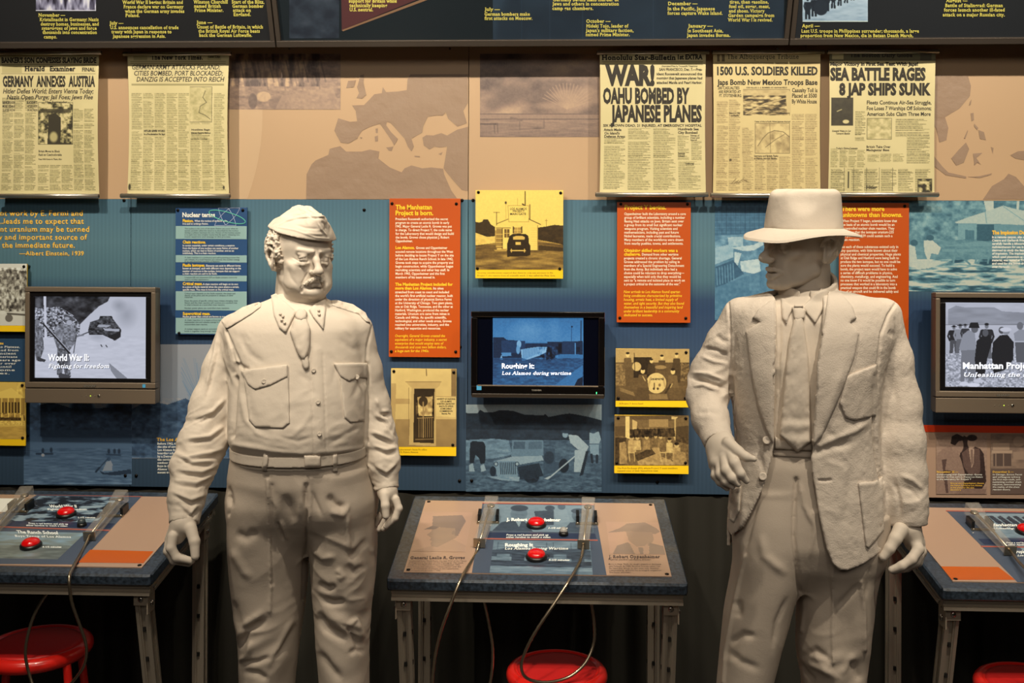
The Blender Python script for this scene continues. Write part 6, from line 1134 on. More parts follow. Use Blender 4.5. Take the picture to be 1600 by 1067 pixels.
# ------------------------------------------------------------------ stools
red1 = mat('stool_red', (224, 36, 28), .28, raw=True, coat=.5); red2 = mat('stool_seat_red', (196, 30, 30), .45, raw=True)
def stool(cx, Y, R, z, label, rot=.4):
    c = P(cx, 1040, Y); x = c[0]; r_ = root('stool', (x, Y, 0), label, 'stool', 'red round stools under the desks')
    a = np.linspace(-math.pi/2, math.pi*.5, 14); prof = [(R*.6, -.012)]+[(R-.022+.022*math.cos(t), -.022+.022*math.sin(t)) for t in a]+[(R*.84, -.001), (R*.80, -.006), (R*.79, -.006)]
    MB().lathe((x, Y, z), prof, 48).build('rim', red1, r_, True)
    MB().lathe((x, Y, z-.006), [(R*.79, -.004), (R*.785, .003), (R*.7, .0045), (R*.3, .0055), (R*.01, .006)], 48).build('seat', red2, r_, True)
    for k in range(4):
        t = rot+k*math.pi/2; p0 = np.array([x+R*.62*math.cos(t), Y+R*.62*math.sin(t), z-.02]); p1 = np.array([x+R*1.25*math.cos(t), Y+R*1.25*math.sin(t), 0.0]); pm_ = (p0+p1)/2
        lg = MB().tube(smooth_poly([p0, np.array([x+R*.86*math.cos(t), Y+R*.86*math.sin(t), z-.035]), np.array([x+R*.95*math.cos(t), Y+R*.95*math.sin(t), z-.1]), p1], 5), .0125, 12).build('leg', red1, r_, True)
        MB().cyl(p1, p1+np.array([0, 0, .012]), .016).build('foot_cap', blk, lg, True)
    MB().tube([(x+R*1.05*math.cos(t), Y+R*1.05*math.sin(t), z*.42) for t in np.linspace(0, 2*math.pi, 32, endpoint=False)], .008, 8, closed=True).build('foot_ring', red1, r_, True)
stool(870, 2.95, .150, .495, 'red round stool under the middle desk'); stool(58, 3.06, .165, .495, 'red round stool under the left desk', -.5); stool(1612, 2.92, .155, .495, 'red round stool under the right desk, cut by the frame edge')
# ------------------------------------------------------------------ plaster statues
plaster = mat('plaster', (225, 203, 173), .72, g=.86, bump=[(22, .35, .006, 4), (60, .25, .002, 5), (420, .25, .0008, 2)], spec=.3)
plaster_skin = mat('plaster_skin', (225, 203, 173), .6, g=.86, bump=[(90, .12, .001, 4)], spec=.35)
tweed = mat('plaster_tweed', (226, 204, 175), .8, g=.88, bump=[(60, .15, .002, 4), (300, .5, .0018, 3), (650, .4, .001, 2)], spec=.25)
twill = mat('plaster_trousers', (210, 187, 158), .75, g=.79, bump=[(12, .3, .006, 3), (300, .3, .001, 2)], spec=.25)
def Rz(a):
    c, s = math.cos(a), math.sin(a); return np.array([[c, -s, 0], [s, c, 0], [0, 0, 1.0]])
def Rx(a):
    c, s = math.cos(a), math.sin(a); return np.array([[1.0, 0, 0], [0, c, -s], [0, s, c]])
def Ry(a):
    c, s = math.cos(a), math.sin(a); return np.array([[c, 0, s], [0, 1.0, 0], [-s, 0, c]])
def ridge(V, c, rad, amp, fr, rot, seed):
    """folds of cloth around c: stretched ridged noise"""
    c = np.array(c); q = (V-c)/np.array(rad if np.ndim(rad) else (rad,)*3); m = np.exp(-(q**2).sum(1)); i = m > .03; r = np.zeros(len(V))
    p = (V[i]-c)@rot.T*np.array(fr); w = fbm(p*.5+7, seed+5, 2)[:, None]*1.4; n = fbm(p+w, seed, 2); r[i] = m[i]*amp*((1-np.abs(n-.5)*5)).clip(-1, 1); return r
def head_field(K):
    f = Field((-.105, -.125, -.20), (.105, .135, .135), .0019); w = K.get('w', 1.0); fat = K.get('fat', 0); lean = K.get('lean', 0)
    f.ell((0, -.006, .026), (.077*w, .097*K.get('l', 1), .086), .01); f.ell((0, .044, .032), (.060*w, .044, .052), .02); f.ell((0, .036, -.032), (.063*w-.004*lean, .053, .064), .02); f.ell((0, .03, -.074), ((.056+.008*fat-.006*lean)*w, .052, .036), .02)
    f.ell((0, .076-.008*lean, -.098), (.024+.004*fat-.003*lean, .021-.004*lean, .018), .012); f.rc((0, -.026, -.05), (0, -.036, -.20), .054+.003*fat-.006*lean, .056+.006*fat-.006*lean, .012)
    for s in (-1, 1):
        f.rc((s*.05*w, -.005, -.062), (s*.022, .066, -.098), .014, .013, .016)          # jaw line
        f.ell((s*.043*w, .058, -.026), (.021, .02, .016), .014)                          # cheekbone
        f.rc((s*.010, .088, .017), (s*.042*w, .076, .017), .0085, .007, .008)           # brow
        f.ell((s*.031, .100, -.002), (.018, .016, .0105), .007, mode='-')                # socket
        ec = (s*.031, .0800, -.003)
        f.ell(ec, .0125, .0015)
        def lid(X, Y, Z, up, ec=ec, s=s):
            r = np.sqrt((X-ec[0])**2+(Y-ec[1])**2+(Z-ec[2])**2)-(.0146 if up else .0140); w_ = s*(X-ec[0]); return np.maximum(r, (ec[2]+.0046-.16*w_-18*w_*w_-Z) if up else (Z-(ec[2]-.0060-.05*w_+16*w_*w_)))
        f.op(np.array(ec)-.016, np.array(ec)+.016, lambda X, Y, Z: lid(X, Y, Z, 1), .0022, '+'); f.op(np.array(ec)-.016, np.array(ec)+.016, lambda X, Y, Z: lid(X, Y, Z, 0), .0022, '+')
        f.ell((s*.0310, .0928, -.0025), (.0038, .0016, .0038), .0006, mode='-'); f.rc((s*.020, .092, .0105), (s*.045, .082, .0080), .0040, .0035, .006)
        f.tube([(s*.021, .090, -.018), (s*.034, .086, -.0205), (s*.044, .079, -.015)], [.0025, .003, .002], .008)   # bag
        f.ell((s*.0115, .1005+.006*lean, -.0430), (.0072, .0115, .0068), .008)
        # ear
        ex = s*(.072*w+.001); f.ell((ex+s*.006, -.014, -.010), (.0075, .020, .033), .006, M=Rz(-s*.45)@Rx(.2)); f.ell((ex+s*.011, -.006, -.012), (.006, .0085, .014), .004, mode='-')
        rim = [(ex+s*.006, .006, -.004), (ex+s*.011, .002, .014), (ex+s*.015, -.014, .022), (ex+s*.018, -.029, .014), (ex+s*.016, -.030, -.004), (ex+s*.011, -.019, -.024), (ex+s*.006, -.006, -.036)]
        f.tube(rim, [.0032, .0035, .004, .004, .0036, .0042, .0058], .004); f.ell((ex+s*.010, -.012, .007), (.004, .007, .007), .004, mode='-')
        if fat:
            f.ell((s*.040, .050, -.078), (.027, .030, .030), .018); f.ell((s*.042, .050, -.045), (.021, .026, .026), .016)
            f.rc((s*.019, .104, -.044), (s*.036, .086, -.074), .0032, .003, .007, '-'); f.rc((s*.031, .088, -.080), (s*.033, .078, -.097), .0028, .002, .007, '-'); f.rc((s*.018, .0945, -.0205), (s*.040, .082, -.0275), .002, .0015, .005, '-')
            f.rc((s*.011, .0965, .0145), (s*.046, .082, .0185), .0052, .004, .005)
        if lean: f.ell((s*.056, .050, -.058), (.020, .022, .022), .022, mode='-'); f.rc((s*.018, .100, -.045), (s*.030, .082, -.074), .0022, .002, .007, '-')
    if fat: f.ell((0, .022, -.118), (.056, .050, .032), .02); f.rc((-.006, .104, .022), (-.004, .100, .010), .0014, .001, .003, '-'); f.rc((.006, .104, .022), (.004, .100, .010), .0014, .001, .003, '-')
    f.tube([(0, .089, .012), (0, .098, -.010), (0, .111+.008*lean, -.034)], [.0085, .0075+.001*fat, .0095-.001*lean], .007); f.ell((0, .1135+.009*lean, -.040), (.0115-.002*lean, .0115, .0100), .009); f.rc((0, .110+.007*lean, -.046), (0, .096, -.050), .0045, .005, .006)
    for s in (-1, 1): f.ell((s*.0070, .107+.006*lean, -.0530), (.0038, .005, .004), .002, mode='-')
    fr = .007*fat; op = .004*lean
    f.tube([(-.026, .080, -.071-fr), (-.012, .0945, -.0655), (0, .0965, -.067), (.012, .0945, -.0655), (.026, .080, -.071-fr)], [.003, .005, .0052, .005, .003], .004)
    f.tube([(-.024, .079, -.073-fr), (-.010, .0925, -.0785-op), (.010, .0925, -.0785-op), (.024, .079, -.073-fr)], [.003, .0062, .0062, .003], .005)
    f.tube([(-.026, .086, -.072-fr), (-.010, .1005, -.0712-op/2), (.010, .1005, -.0712-op/2), (.026, .086, -.072-fr)], [.0012, .002+op/2.5, .002+op/2.5, .0012], .002, '-')
    f.tube([(-.014, .090, -.088-op), (.014, .090, -.088-op)], [.003, .003], .008, '-')
    f.ell((0, .086, -.101), (.018, .012, .012), .01)
    return f
def hand_field(chains, palm, h=.0016):
    P_ = [p for c in chains+[palm] for p in c[0]]; P_ = np.array(P_); f = Field(P_.min(0)-.04, P_.max(0)+.04, h)
    f.tube(palm[0], palm[1], .012)
    for c in palm[2:]: f.tube(c[0], c[1], .014)
    for pts, rad in chains:
        pts = np.array(pts, float); g = Field(P_.min(0)-.04, P_.max(0)+.04, h) if False else None
        f.tube(pts, [r*1.07 for r in rad], .0045)
        for q, r in zip(pts[1:-1], rad[1:-1]): f.ell(q, r*.99, .003)                    # knuckles
    return f
def merge(parts):
    V = []; F = []; n = 0
    for v, q in parts: V.append(v); F.append(q+n); n += len(v)
    return np.concatenate(V), np.concatenate(F)
def shoes(x, y, ang, parent, sc=1.0):
    f = Field((-.07, -.21, -.005), (.07, .12, .13), .004); f.ell((0, .02, .055), (.040, .075, .05), .02); f.ell((0, -.10, .032), (.047, .095, .034), .03); f.box((0, -.04, .012), (.044, .145, .012), .01, .004); f.rc((0, .03, .05), (0, .04, .12), .045, .047, .02); f.op((-.07, -.21, -.02), (.07, .12, 0), lambda X, Y, Z: Z+0*X, 0, '-')
    V, F = f.mesh(); V = V@Rz(ang).T*sc+np.array([x, y, 0]); return mk('shoe', V, F, plaster, parent, True)
def bvh_of(V, F): return BVHTree.FromPolygons([tuple(v) for v in V], [tuple(q) for q in F.tolist()])
# ================================================================== statue with the side cap
YG = 2.70; SG = YG/FPX
def G(px, py, dy=0): return P(px, py, YG+dy)
def Lf(rows_, Y0, fn):
    """picture rows (y, x left, x right, front, back) -> loft levels"""
    out = []
    for py, xl, xr, yf, yb in rows_: a = P(xl, py, Y0); b = P(xr, py, Y0); out.append(((a[2]+b[2])/2, a[0], b[0], Y0+yf, Y0+yb))
    return out
def z5(s): return [(250+x/2.32, 440+y/2.32) for x, y in s]
def z6(s): return [(250+x/3.264, 740+y/3.264) for x, y in s]
g_root = root('statue', (G(466, 700)[0], YG, 0), 'life-size plaster statue of a stout moustached man in side cap, shirt and short tie', 'statue', 'plaster statues of two men')
def lofts(f, rows_, Y0, k=.01, mode='+', grow=0, p=2.3):
    if Y0 == YG: rows_ = [(y, a+8*min(max((y-540)/100, 0), 1), b, c, d) for y, a, b, c, d in rows_]
    return f.loft(Lf(rows_, Y0, None), k, mode, grow, p)
TG = [(458, 438, 492, -.055, .06), (466, 428, 505, -.07, .08), (474, 404, 524, -.09, .10), (484, 378, 548, -.105, .115), (496, 358, 566, -.12, .12), (512, 352, 572, -.135, .13), (545, 357, 571, -.15, .135), (580, 361, 573, -.165, .135), (620, 361, 575, -.185, .13), (655, 360, 577, -.20, .125), (678, 361, 576, -.203, .12), (690, 364, 573, -.196, .12), (699, 368, 569, -.18, .115)]
AL = [((366, 516, 0), 25), ((347, 575, -.01), 27), ((331, 632, -.03), 31), ((318, 690, -.06), 34), ((301, 732, -.10), 31), ((291, 778, -.15), 24.5), ((288, 815, -.18), 20.5)]
AR = [((558, 516, 0), 25), ((569, 575, .015), 26), ((580, 632, .02), 27), ((590, 682, .01), 28), ((598, 722, -.01), 25), ((604, 762, -.03), 17.5)]
def arm(f, A_, Y0, k=.02, extra=0):
    pts = [P(q[0], q[1], Y0+q[2]) for q, r in A_]; rad = [r*Y0/FPX+extra for q, r in A_]; f.tube(pts, rad, k); return pts, rad
f = Field(G(250, 470, 0)-np.array([0, .27, .64]), G(640, 452, 0)+np.array([0, .17, .0]), .0034)
lofts(f, TG, YG, .01, p=2.25)
pa, ra = arm(f, AL, YG); pb, rb_ = arm(f, AR, YG)
for pts, rad in ((pa, ra), (pb, rb_)):                                     # cuffs: a band and an open end
    d = pts[-1]-pts[-2]; d /= np.linalg.norm(d); f.rc(pts[-1]-d*.035, pts[-1], rad[-1]*1.04, rad[-1]*1.05, .004); f.rc(pts[-1]+d*.002, pts[-1]+d*.03, rad[-1]*.86, rad[-1]*.86, .002, '-')
    f.op(pts[-1]-.06, pts[-1]+.06, lambda X, Y, Z, c=pts[-1], d=d: -(((X-c[0])*d[0]+(Y-c[1])*d[1]+(Z-c[2])*d[2])-.004) if False else np.where((X-c[0])**2+(Y-c[1])**2+(Z-c[2])**2 < .07**2, -(((X-c[0])*d[0]+(Y-c[1])*d[1]+(Z-c[2])*d[2])-.004), .1), 0, '-')
V, F = f.mesh(); N = normals(V, F)
D = np.zeros(len(V))
for c, rad, amp, fr, rt, sd in ((G(318, 690, -.06), (.07, .07, .10), .0075, (16, 16, 42), Ry(.5), 1), (G(300, 735, -.10), (.06, .06, .08), .007, (16, 16, 46), Ry(-.2), 2), (G(292, 785, -.16), (.05, .05, .05), .005, (20, 20, 50), Ry(.1), 3), (G(338, 600, -.02), (.05, .06, .09), .0035, (10, 10, 30), Ry(.9), 4),
    (G(590, 690, .01), (.06, .07, .09), .008, (16, 16, 44), Ry(-.5), 5), (G(598, 740, 0), (.05, .06, .06), .0055, (18, 18, 44), Ry(.3), 6), (G(573, 600, .01), (.05, .06, .08), .004, (12, 12, 30), Ry(-.8), 7), (G(380, 560, -.1), (.06, .08, .06), .004, (12, 12, 24), Ry(-.7), 8), (G(465, 680, -.2), (.20, .1, .035), .003, (14, 14, 40), Ry(0), 9), (G(365, 570, -.05), (.04, .07, .07), .006, (12, 12, 34), Ry(-.9), 10), (G(465, 640, -.2), (.15, .1, .06), .0022, (16, 10, 20), Ry(.3), 12)): D += ridge(V, c, rad, amp, fr, rt, sd)
D += .0012*(fbm(V*np.array([20, 20, 26]), 31, 3)-.5)*2
V = V+N*D[:, None]
sh = [ (z5([(240, 180), (270, 250), (300, 320)]), 2.2, -4), (z5([(270, 330), (278, 300), (315, 315)]), 3, -5), (z5([(275, 350), (268, 440), (262, 560)]), 3.5, -10), (z5([(752, 300), (755, 430), (750, 580)]), 3, -9), (z5([(770, 160), (752, 230), (748, 300)]), 2, -3),
    (z5([(238, 178), (262, 250), (276, 300)]), 1.2, -2.5), (z5([(548, 240), (552, 420), (560, 620)]), 1.3, -2.2), (z5([(590, 260), (597, 420), (603, 620)]), 1.3, -1.6), (z5([(568, 250), (575, 430), (582, 610)]), 7, 2.0),
    (z5([(285, 190), (320, 260), (380, 300)]), 5, -2.5, 1), (z5([(500, 330), (540, 360), (552, 420)]), 5, -2.5, 1), (z5([(600, 250), (640, 300), (625, 380)]), 5, -2, 1), (z5([(300, 360), (330, 480), (340, 560)]), 5, -3, 1), (z5([(290, 400), (310, 500), (370, 570)]), 4, 3, 1), (z5([(480, 560), (520, 520), (552, 470)]), 4, 2.5, 1), (z5([(420, 560), (500, 580), (560, 560)]), 3, -2.5, 1), (z5([(600, 600), (660, 560), (740, 520)]), 4, -2.5, 1),
    (z5([(640, 200), (690, 240), (740, 250)]), 6, -2, 1), (z5([(740, 330), (700, 420), (740, 500)]), 4, -3, 1), (z5([(460, 130), (500, 190), (520, 300)]), 3, -2, 1), (z5([(270, 590), (400, 612), (520, 622), (640, 615), (745, 600)]), 4, 3.5), (z5([(650, 150), (700, 200), (720, 280)]), 5, 1.8, 1)]
for a in ([(215, 160), (200, 260), (160, 420)], [(240, 420), (190, 470), (120, 500)], [(235, 520), (180, 560), (90, 570)], [(240, 600), (180, 620), (75, 640)], [(215, 660), (150, 690), (60, 680)], [(190, 700), (130, 730), (50, 720)], [(170, 770), (110, 790), (45, 760)], [(60, 620), (110, 650), (200, 650)], [(70, 800), (110, 840), (140, 800)], [(775, 480), (820, 500), (845, 540)], [(765, 540), (810, 560), (850, 580)], [(765, 590), (820, 610), (858, 600)], [(775, 660), (820, 690), (862, 650)], [(780, 420), (800, 470), (835, 470)]): sh += [(z5(a), 3.0, 6, 1), (z5([(x+4, y+16) for x, y in a]), 3.0, -6, 1)]
V = strokes(V, F, sh); V = relax(V, F, 1, .3)
shirt = mk('shirt', V, F, plaster, g_root, True); bg = bvh_of(V, F)
# trousers
f = Field(G(345, 900)-np.array([.06, .25, .0])-np.array([0, 0, G(345, 900)[2]-.03]), G(600, 690)+np.array([.06, .22, .0]), .0042)
HG = [(694, 365, 572, -.178, .118), (706, 362, 574, -.185, .125), (740, 356, 580, -.185, .14), (775, 354, 583, -.170, .145), (800, 362, 574, -.150, .13), (830, 390, 548, -.105, .09), (860, 425, 512, -.05, .05)]
LG = [(740, 376, 470, -.12, .11), (772, 356, 482, -.160, .142), (800, 354, 480, -.150, .145), (850, 353, 480, -.135, .135), (900, 354, 479, -.115, .12), (950, 360, 474, -.105, .11), (1000, 367, 466, -.10, .10), (1067, 369, 458, -.095, .10), (1200, 366, 452, -.09, .10), (1350, 368, 452, -.10, .10)]
RG = [(740, 484, 566, -.12, .11), (772, 474, 583, -.160, .142), (800, 477, 586, -.150, .145), (850, 479, 588, -.135, .135), (900, 481, 585, -.115, .12), (950, 486, 578, -.105, .11), (1000, 489, 575, -.10, .10), (1067, 493, 575, -.095, .10), (1200, 496, 576, -.09, .10), (1350, 494, 578, -.10, .10)]
lofts(f, HG, YG, .02, p=2.2); lofts(f, LG, YG, .03, p=2.2)
f2 = Field(f.lo, f.lo+.01, f.h); f2.n = f.n; f2.ax = f.ax; f2.d = np.full(tuple(f.n), .2, np.float32); lofts(f2, RG, YG, .0, p=2.2); zc_ = G(470, 800)[2]; kk = np.interp(f.ax[2], [zc_-.08, zc_+.02], [.004, .05])[None, None, :]
h_ = np.clip(.5+.5*(f2.d-f.d)/kk, 0, 1); f.d = f2.d+(f.d-f2.d)*h_-kk*h_*(1-h_)
V, F = f.mesh(); N = normals(V, F); D = np.zeros(len(V))
for c, rad, amp, fr, rt, sd in ((G(410, 1020, -.1), (.09, .12, .14), .007, (7, 7, 16), Ry(.6), 11), (G(540, 1000, -.1), (.09, .12, .14), .008, (7, 7, 16), Ry(-.6), 12), (G(535, 880, -.1), (.09, .1, .10), .006, (8, 8, 18), Ry(-.5), 13), (G(405, 850, -.1), (.09, .1, .10), .005, (6, 6, 10), Ry(.8), 14), (G(535, 940, -.1), (.09, .1, .05), .006, (8, 8, 24), Ry(-.1), 15), (G(470, 780, -.15), (.10, .1, .06), .007, (20, 10, 9), Ry(0), 16)): D += ridge(V, c, rad, amp, fr, rt, sd)
V = V+N*D[:, None]
st = [(z6([(745, 60), (745, 200), (742, 330), (738, 560), (735, 640)]), 3, -11), (z6([(760, 10), (770, 90), (800, 160), (830, 230)]), 3, -5, 1), (z6([(550, 30), (556, 200), (562, 400), (566, 560), (560, 700)]), 2.2, 5), (z6([(570, 60), (568, 300), (574, 560)]), 3, -4), (z6([(345, 60), (360, 120), (365, 180)]), 4, -6, 1), (z6([(850, 110), (900, 160), (960, 180)]), 6, -10, 1), (z6([(860, 190), (930, 210), (965, 150)]), 5, 6, 1), (z6([(960, 190), (955, 300), (965, 400)]), 4, 6, 1), (z6([(595, 240), (610, 290), (635, 345)]), 2.5, -8, 1), (z6([(610, 230), (635, 290), (650, 350)]), 3, 5, 1),
    (z6([(400, 900), (450, 800), (550, 740)]), 5, -9, 1), (z6([(390, 880), (420, 780), (540, 700)]), 5, 6, 1), (z6([(470, 850), (440, 930), (400, 960)]), 4, 7, 1), (z6([(410, 970), (500, 960), (570, 930)]), 4, -8, 1), (z6([(560, 980), (640, 860), (700, 760)]), 6, -6, 1), (z6([(540, 1000), (600, 900), (690, 720)]), 5, 5, 1), (z6([(420, 1010), (500, 1020), (560, 1060)]), 5, -7, 1), (z6([(800, 560), (860, 590), (900, 570)]), 5, -9, 1), (z6([(830, 640), (880, 660), (950, 650)]), 5, -9, 1), (z6([(800, 700), (850, 790), (960, 850)]), 6, -10, 1), (z6([(950, 780), (1010, 870), (1045, 870)]), 5, -9, 1), (z6([(960, 780), (1000, 740), (1040, 850)]), 4, 7, 1), (z6([(800, 900), (880, 1000), (930, 1060)]), 6, -7, 1), (z6([(950, 460), (990, 500), (1050, 470)]), 5, -6, 1), (z6([(900, 480), (930, 520), (900, 540)]), 5, 6, 1), (z6([(770, 380), (830, 430), (900, 420)]), 5, 5, 1), (z6([(1060, 330), (1000, 400), (960, 440)]), 5, -5, 1), (z6([(380, 300), (440, 330), (500, 290)]), 7, -6, 1), (z6([(360, 380), (430, 500), (470, 540)]), 7, 5, 1), (z6([(350, 120), (355, 170), (350, 210)]), 2, -6), (z6([(630, 100), (660, 160), (690, 260)]), 6, -5, 1), (z6([(370, 640), (400, 760), (440, 800)]), 6, -5, 1), (z6([(960, 920), (1000, 900), (1050, 905)]), 4, -6, 1), (z6([(770, 20), (766, 160), (750, 300)]), 2, 4)]
V = strokes(V, F, st); trou = mk('trousers', V, F, twill, g_root, True); bt = bvh_of(V, F)
# body: head, neck, hands and the figure inside the clothes
C_ = G(471, 400, -.015); psi = math.radians(38)
Hm_ = lambda V: C_+((V*np.stack([np.full(len(V), .965), np.ones(len(V)), np.where(V[:, 2] < 0, .945, 1.0)], -1))@(Rx(math.radians(-1.5)).T))@np.array([[math.cos(psi), math.sin(psi), 0], [math.sin(psi), -math.cos(psi), 0], [0, 0, 1.0]])
hf = head_field(dict(w=1.0, fat=1)); Vh, Fh = hf.mesh(); Vh = relax(Vh, Fh, 1, .25)
neck_end = G(466, 470, 0)
H1 = [([G(270, 838, -.215), G(267, 856, -.225), G(276, 871, -.225), G(299, 876, -.22)], [.0125, .0112, .0102, .0082]), ([G(266, 842, -.195), G(263, 861, -.205), G(272, 875, -.205), G(295, 880, -.20)], [.0125, .0112, .010, .008]), ([G(266, 842, -.175), G(264, 862, -.185), G(273, 874, -.185), G(292, 878, -.182)], [.012, .0105, .0095, .0078]), ([G(268, 840, -.157), G(267, 856, -.165), G(275, 867, -.165), G(288, 871, -.165)], [.011, .009, .0085, .007]), ([G(298, 826, -.21), G(304, 846, -.225), G(305, 869, -.235)], [.0145, .0125, .0098])]
h1 = hand_field(H1, ([G(288, 800, -.17), G(287, 818, -.185)], [.028, .028], ([G(284, 818, -.19), G(275, 836, -.19)], [.027, .024]), ([G(292, 820, -.195), G(298, 828, -.205)], [.022, .015]))).mesh()
H2 = [([G(618, 780, -.05), G(623, 794, -.055), G(617, 809, -.06), G(603, 822, -.065)], [.0105, .0092, .0085, .0068]), ([G(615, 782, -.032), G(619, 798, -.035), G(611, 813, -.04), G(599, 826, -.045)], [.0105, .0092, .0085, .0068]), ([G(610, 782, -.015), G(610, 800, -.015), G(601, 815, -.02), G(592, 827, -.025)], [.0105, .009, .008, .0065]), ([G(603, 780, 0), G(599, 797, .002), G(592, 809, 0), G(589, 820, -.003)], [.0095, .0082, .0075, .006]), ([G(601, 774, -.065), G(602, 790, -.078), G(603, 806, -.082)], [.0118, .0102, .0085])]
h2 = hand_field(H2, ([G(604, 750, -.025), G(605, 768, -.035)], [.023, .024], ([G(606, 768, -.035), G(612, 782, -.035)], [.024, .019]), ([G(603, 768, -.045), G(601, 776, -.06)], [.018, .014]))).mesh()
def core(Y0, torso, arms, legs, nk):
    f = Field((min(p[0] for p in sum(arms, [])+sum(legs, []))-.1, Y0-.3, .02), (max(p[0] for p in sum(arms, [])+sum(legs, []))+.1, Y0+.2, nk[2]+.06), .012)
    f.tube(torso, [.055]+[.085]*(len(torso)-1), .03)
    for a in arms: f.tube(a, [.026]*len(a), .02)
    for l in legs: f.tube(l, [.04]*len(l), .02)
    return f.mesh()
nk = G(464, 462, .01)
cg = core(YG, [nk, G(464, 540, 0), G(466, 640, -.03), G(466, 740, -.02)], [[G(464, 520, 0)]+pa, [G(464, 520, 0)]+pb], [[G(440, 760, 0), G(412, 1000, 0), G(408, 1380, 0)], [G(500, 760, 0), G(532, 1000, 0), G(535, 1380, 0)]], nk)
z4 = lambda s: [(380+x/5.333, 300+y/5.333) for x, y in s]
Vw = strokes(Hm_(Vh), Fh[:, ::-1], [(z4([(545, 660), (515, 710), (490, 770)]), 1.3, -2.2, 1), (z4([(495, 770), (478, 800), (482, 830)]), 1.2, -2.0, 1), (z4([(670, 690), (690, 740), (690, 800)]), 1.2, -1.8, 1), (z4([(300, 740), (350, 800), (430, 835)]), 2.5, -2.2, 1), (z4([(400, 540), (470, 580), (540, 575)]), 1.1, -1.4, 1), (z4([(410, 590), (480, 615), (550, 600)]), 2.2, 1.3, 1), (z4([(330, 560), (400, 610), (440, 690)]), 4, 1.6, 1), (z4([(360, 620), (400, 720), (470, 800)]), 3, -1.5, 1), (z4([(500, 800), (570, 780), (650, 800)]), 1.4, -1.6, 1), (z4([(440, 400), (520, 420), (600, 415)]), 1.5, -.8, 1), (z4([(480, 340), (560, 380), (640, 395)]), 1.5, -.7, 1), (z4([(602, 490), (606, 520), (600, 545)]), .9, -1.4, 1), (z4([(620, 480), (624, 500), (628, 520)]), .9, -1.2, 1), (z4([(440, 850), (520, 900), (620, 880)]), 1.5, -1.6, 1)])
Vb, Fb = merge([(Vw, Fh[:, ::-1]), h1, h2, cg]); mk('body', Vb, Fb, plaster_skin, g_root, True)
for q, x in ((G(411, 1380), .1), (G(535, 1380), -.15)): shoes(q[0], YG+.02, x, g_root)
# hair, moustache
f = Field((-.105, -.125, -.06), (.105, .08, .09), .0021); f.ell((0, -.012, .022), (.087, .108, .086), .01)
f.op((-.2, .0, -.2), (.2, .3, .2), lambda X, Y, Z: -(Y-.014+.25*Z+0*X), .004, '-') if False else f.op((-.2, -.2, -.2), (.2, .3, .2), lambda X, Y, Z: -(Y-.030+.35*(Z-.0)+0*X)*-1*-1 if False else (.030-.35*Z-Y)+0*X, .004, '-')
f.op((-.2, -.2, -.2), (.2, .3, .2), lambda X, Y, Z: Z+.045+.30*np.maximum(Y+.06, 0)*-1.2+0*X, .004, '-')
for s in (-1, 1): f.ell((s*.088, -.010, -.014), (.034, .033, .040), .004, mode='-')
V, F = f.mesh(); N = normals(V, F)
n_ = fbm(V*np.array([70, 90, 110]), 5, 2); V = V+N*(.0085*(1-np.abs(n_-.5)*6).clip(-.5, 1))[:, None]
if len(V): mk('hair', Hm_(V), F, plaster, g_root, True)
f = Field((-.05, .06, -.09), (.05, .125, -.04), .0011); f.tube([(-.027, .0845, -.0765), (-.016, .0965, -.066), (-.002, .1015, -.0575), (.002, .1015, -.0575), (.016, .0965, -.066), (.027, .0845, -.0765)], [.003, .0055, .006, .006, .0055, .003], .004)
V, F = f.mesh(); N = normals(V, F); V = V+N*(.0022*(1-np.abs(fbm(V*np.array([420, 200, 140]), 3, 2)-.5)*6))[:, None]; mk('moustache', Hm_(V), F, plaster, g_root, True)
# garrison cap
f = Field((-.115, -.15, .01), (.115, .15, .165), .0022)
def capf(grow, tmax):
    def fn(X, Y, Z):
        zb = .066-.17*Y; zt = .136-.12*Y+.006*np.cos(Y*40); t = np.clip((Z-zb)/(zt-zb), -.2, 1.15); a = .079-.067*np.clip(t, 0, 1)**1.25+grow; bb = .122-.045*t+grow; bf = .101+.008*t+grow
        b = np.where(Y < 0, bb, bf); q = (np.abs(X/a)**1.9+np.abs(Y/b)**2.4)**(1/2.1); d = (q-1)*np.minimum(a, .05)*.9; return np.maximum(d, np.maximum(zb-.0-Z, Z-(zb+(zt-zb)*tmax)))
    return fn
f.op((-.11, -.14, .02), (.11, .14, .16), capf(0, 1.0), .004, '+')
def flap(X, Y, Z):
    zb = .064-.17*Y-.003; zt = .136-.12*Y; e = zb+(zt-zb)*np.clip(.60+3.2*Y, .12, .93); return np.maximum(capf(.0075, .93)(X, Y, Z), Z-e)
f.op((-.115, -.145, .02), (.115, .145, .16), flap, .002, '+'); f.ell((0, 0, .03), (.078, .100, .07), .004, mode='-')
f.tube([(0, .08, .128), (0, .0, .139), (0, -.06, .146)], [.004, .006, .004], .008, '-')
V, F = f.mesh(); N = normals(V, F); D = ridge(V, (.03, .05, .11), (.06, .06, .05), .005, (20, 14, 40), Rx(.4), 3)+ridge(V, (-.05, .0, .10), (.05, .09, .05), .005, (16, 9, 34), Rx(-.3), 7); V = V+N*D[:, None]
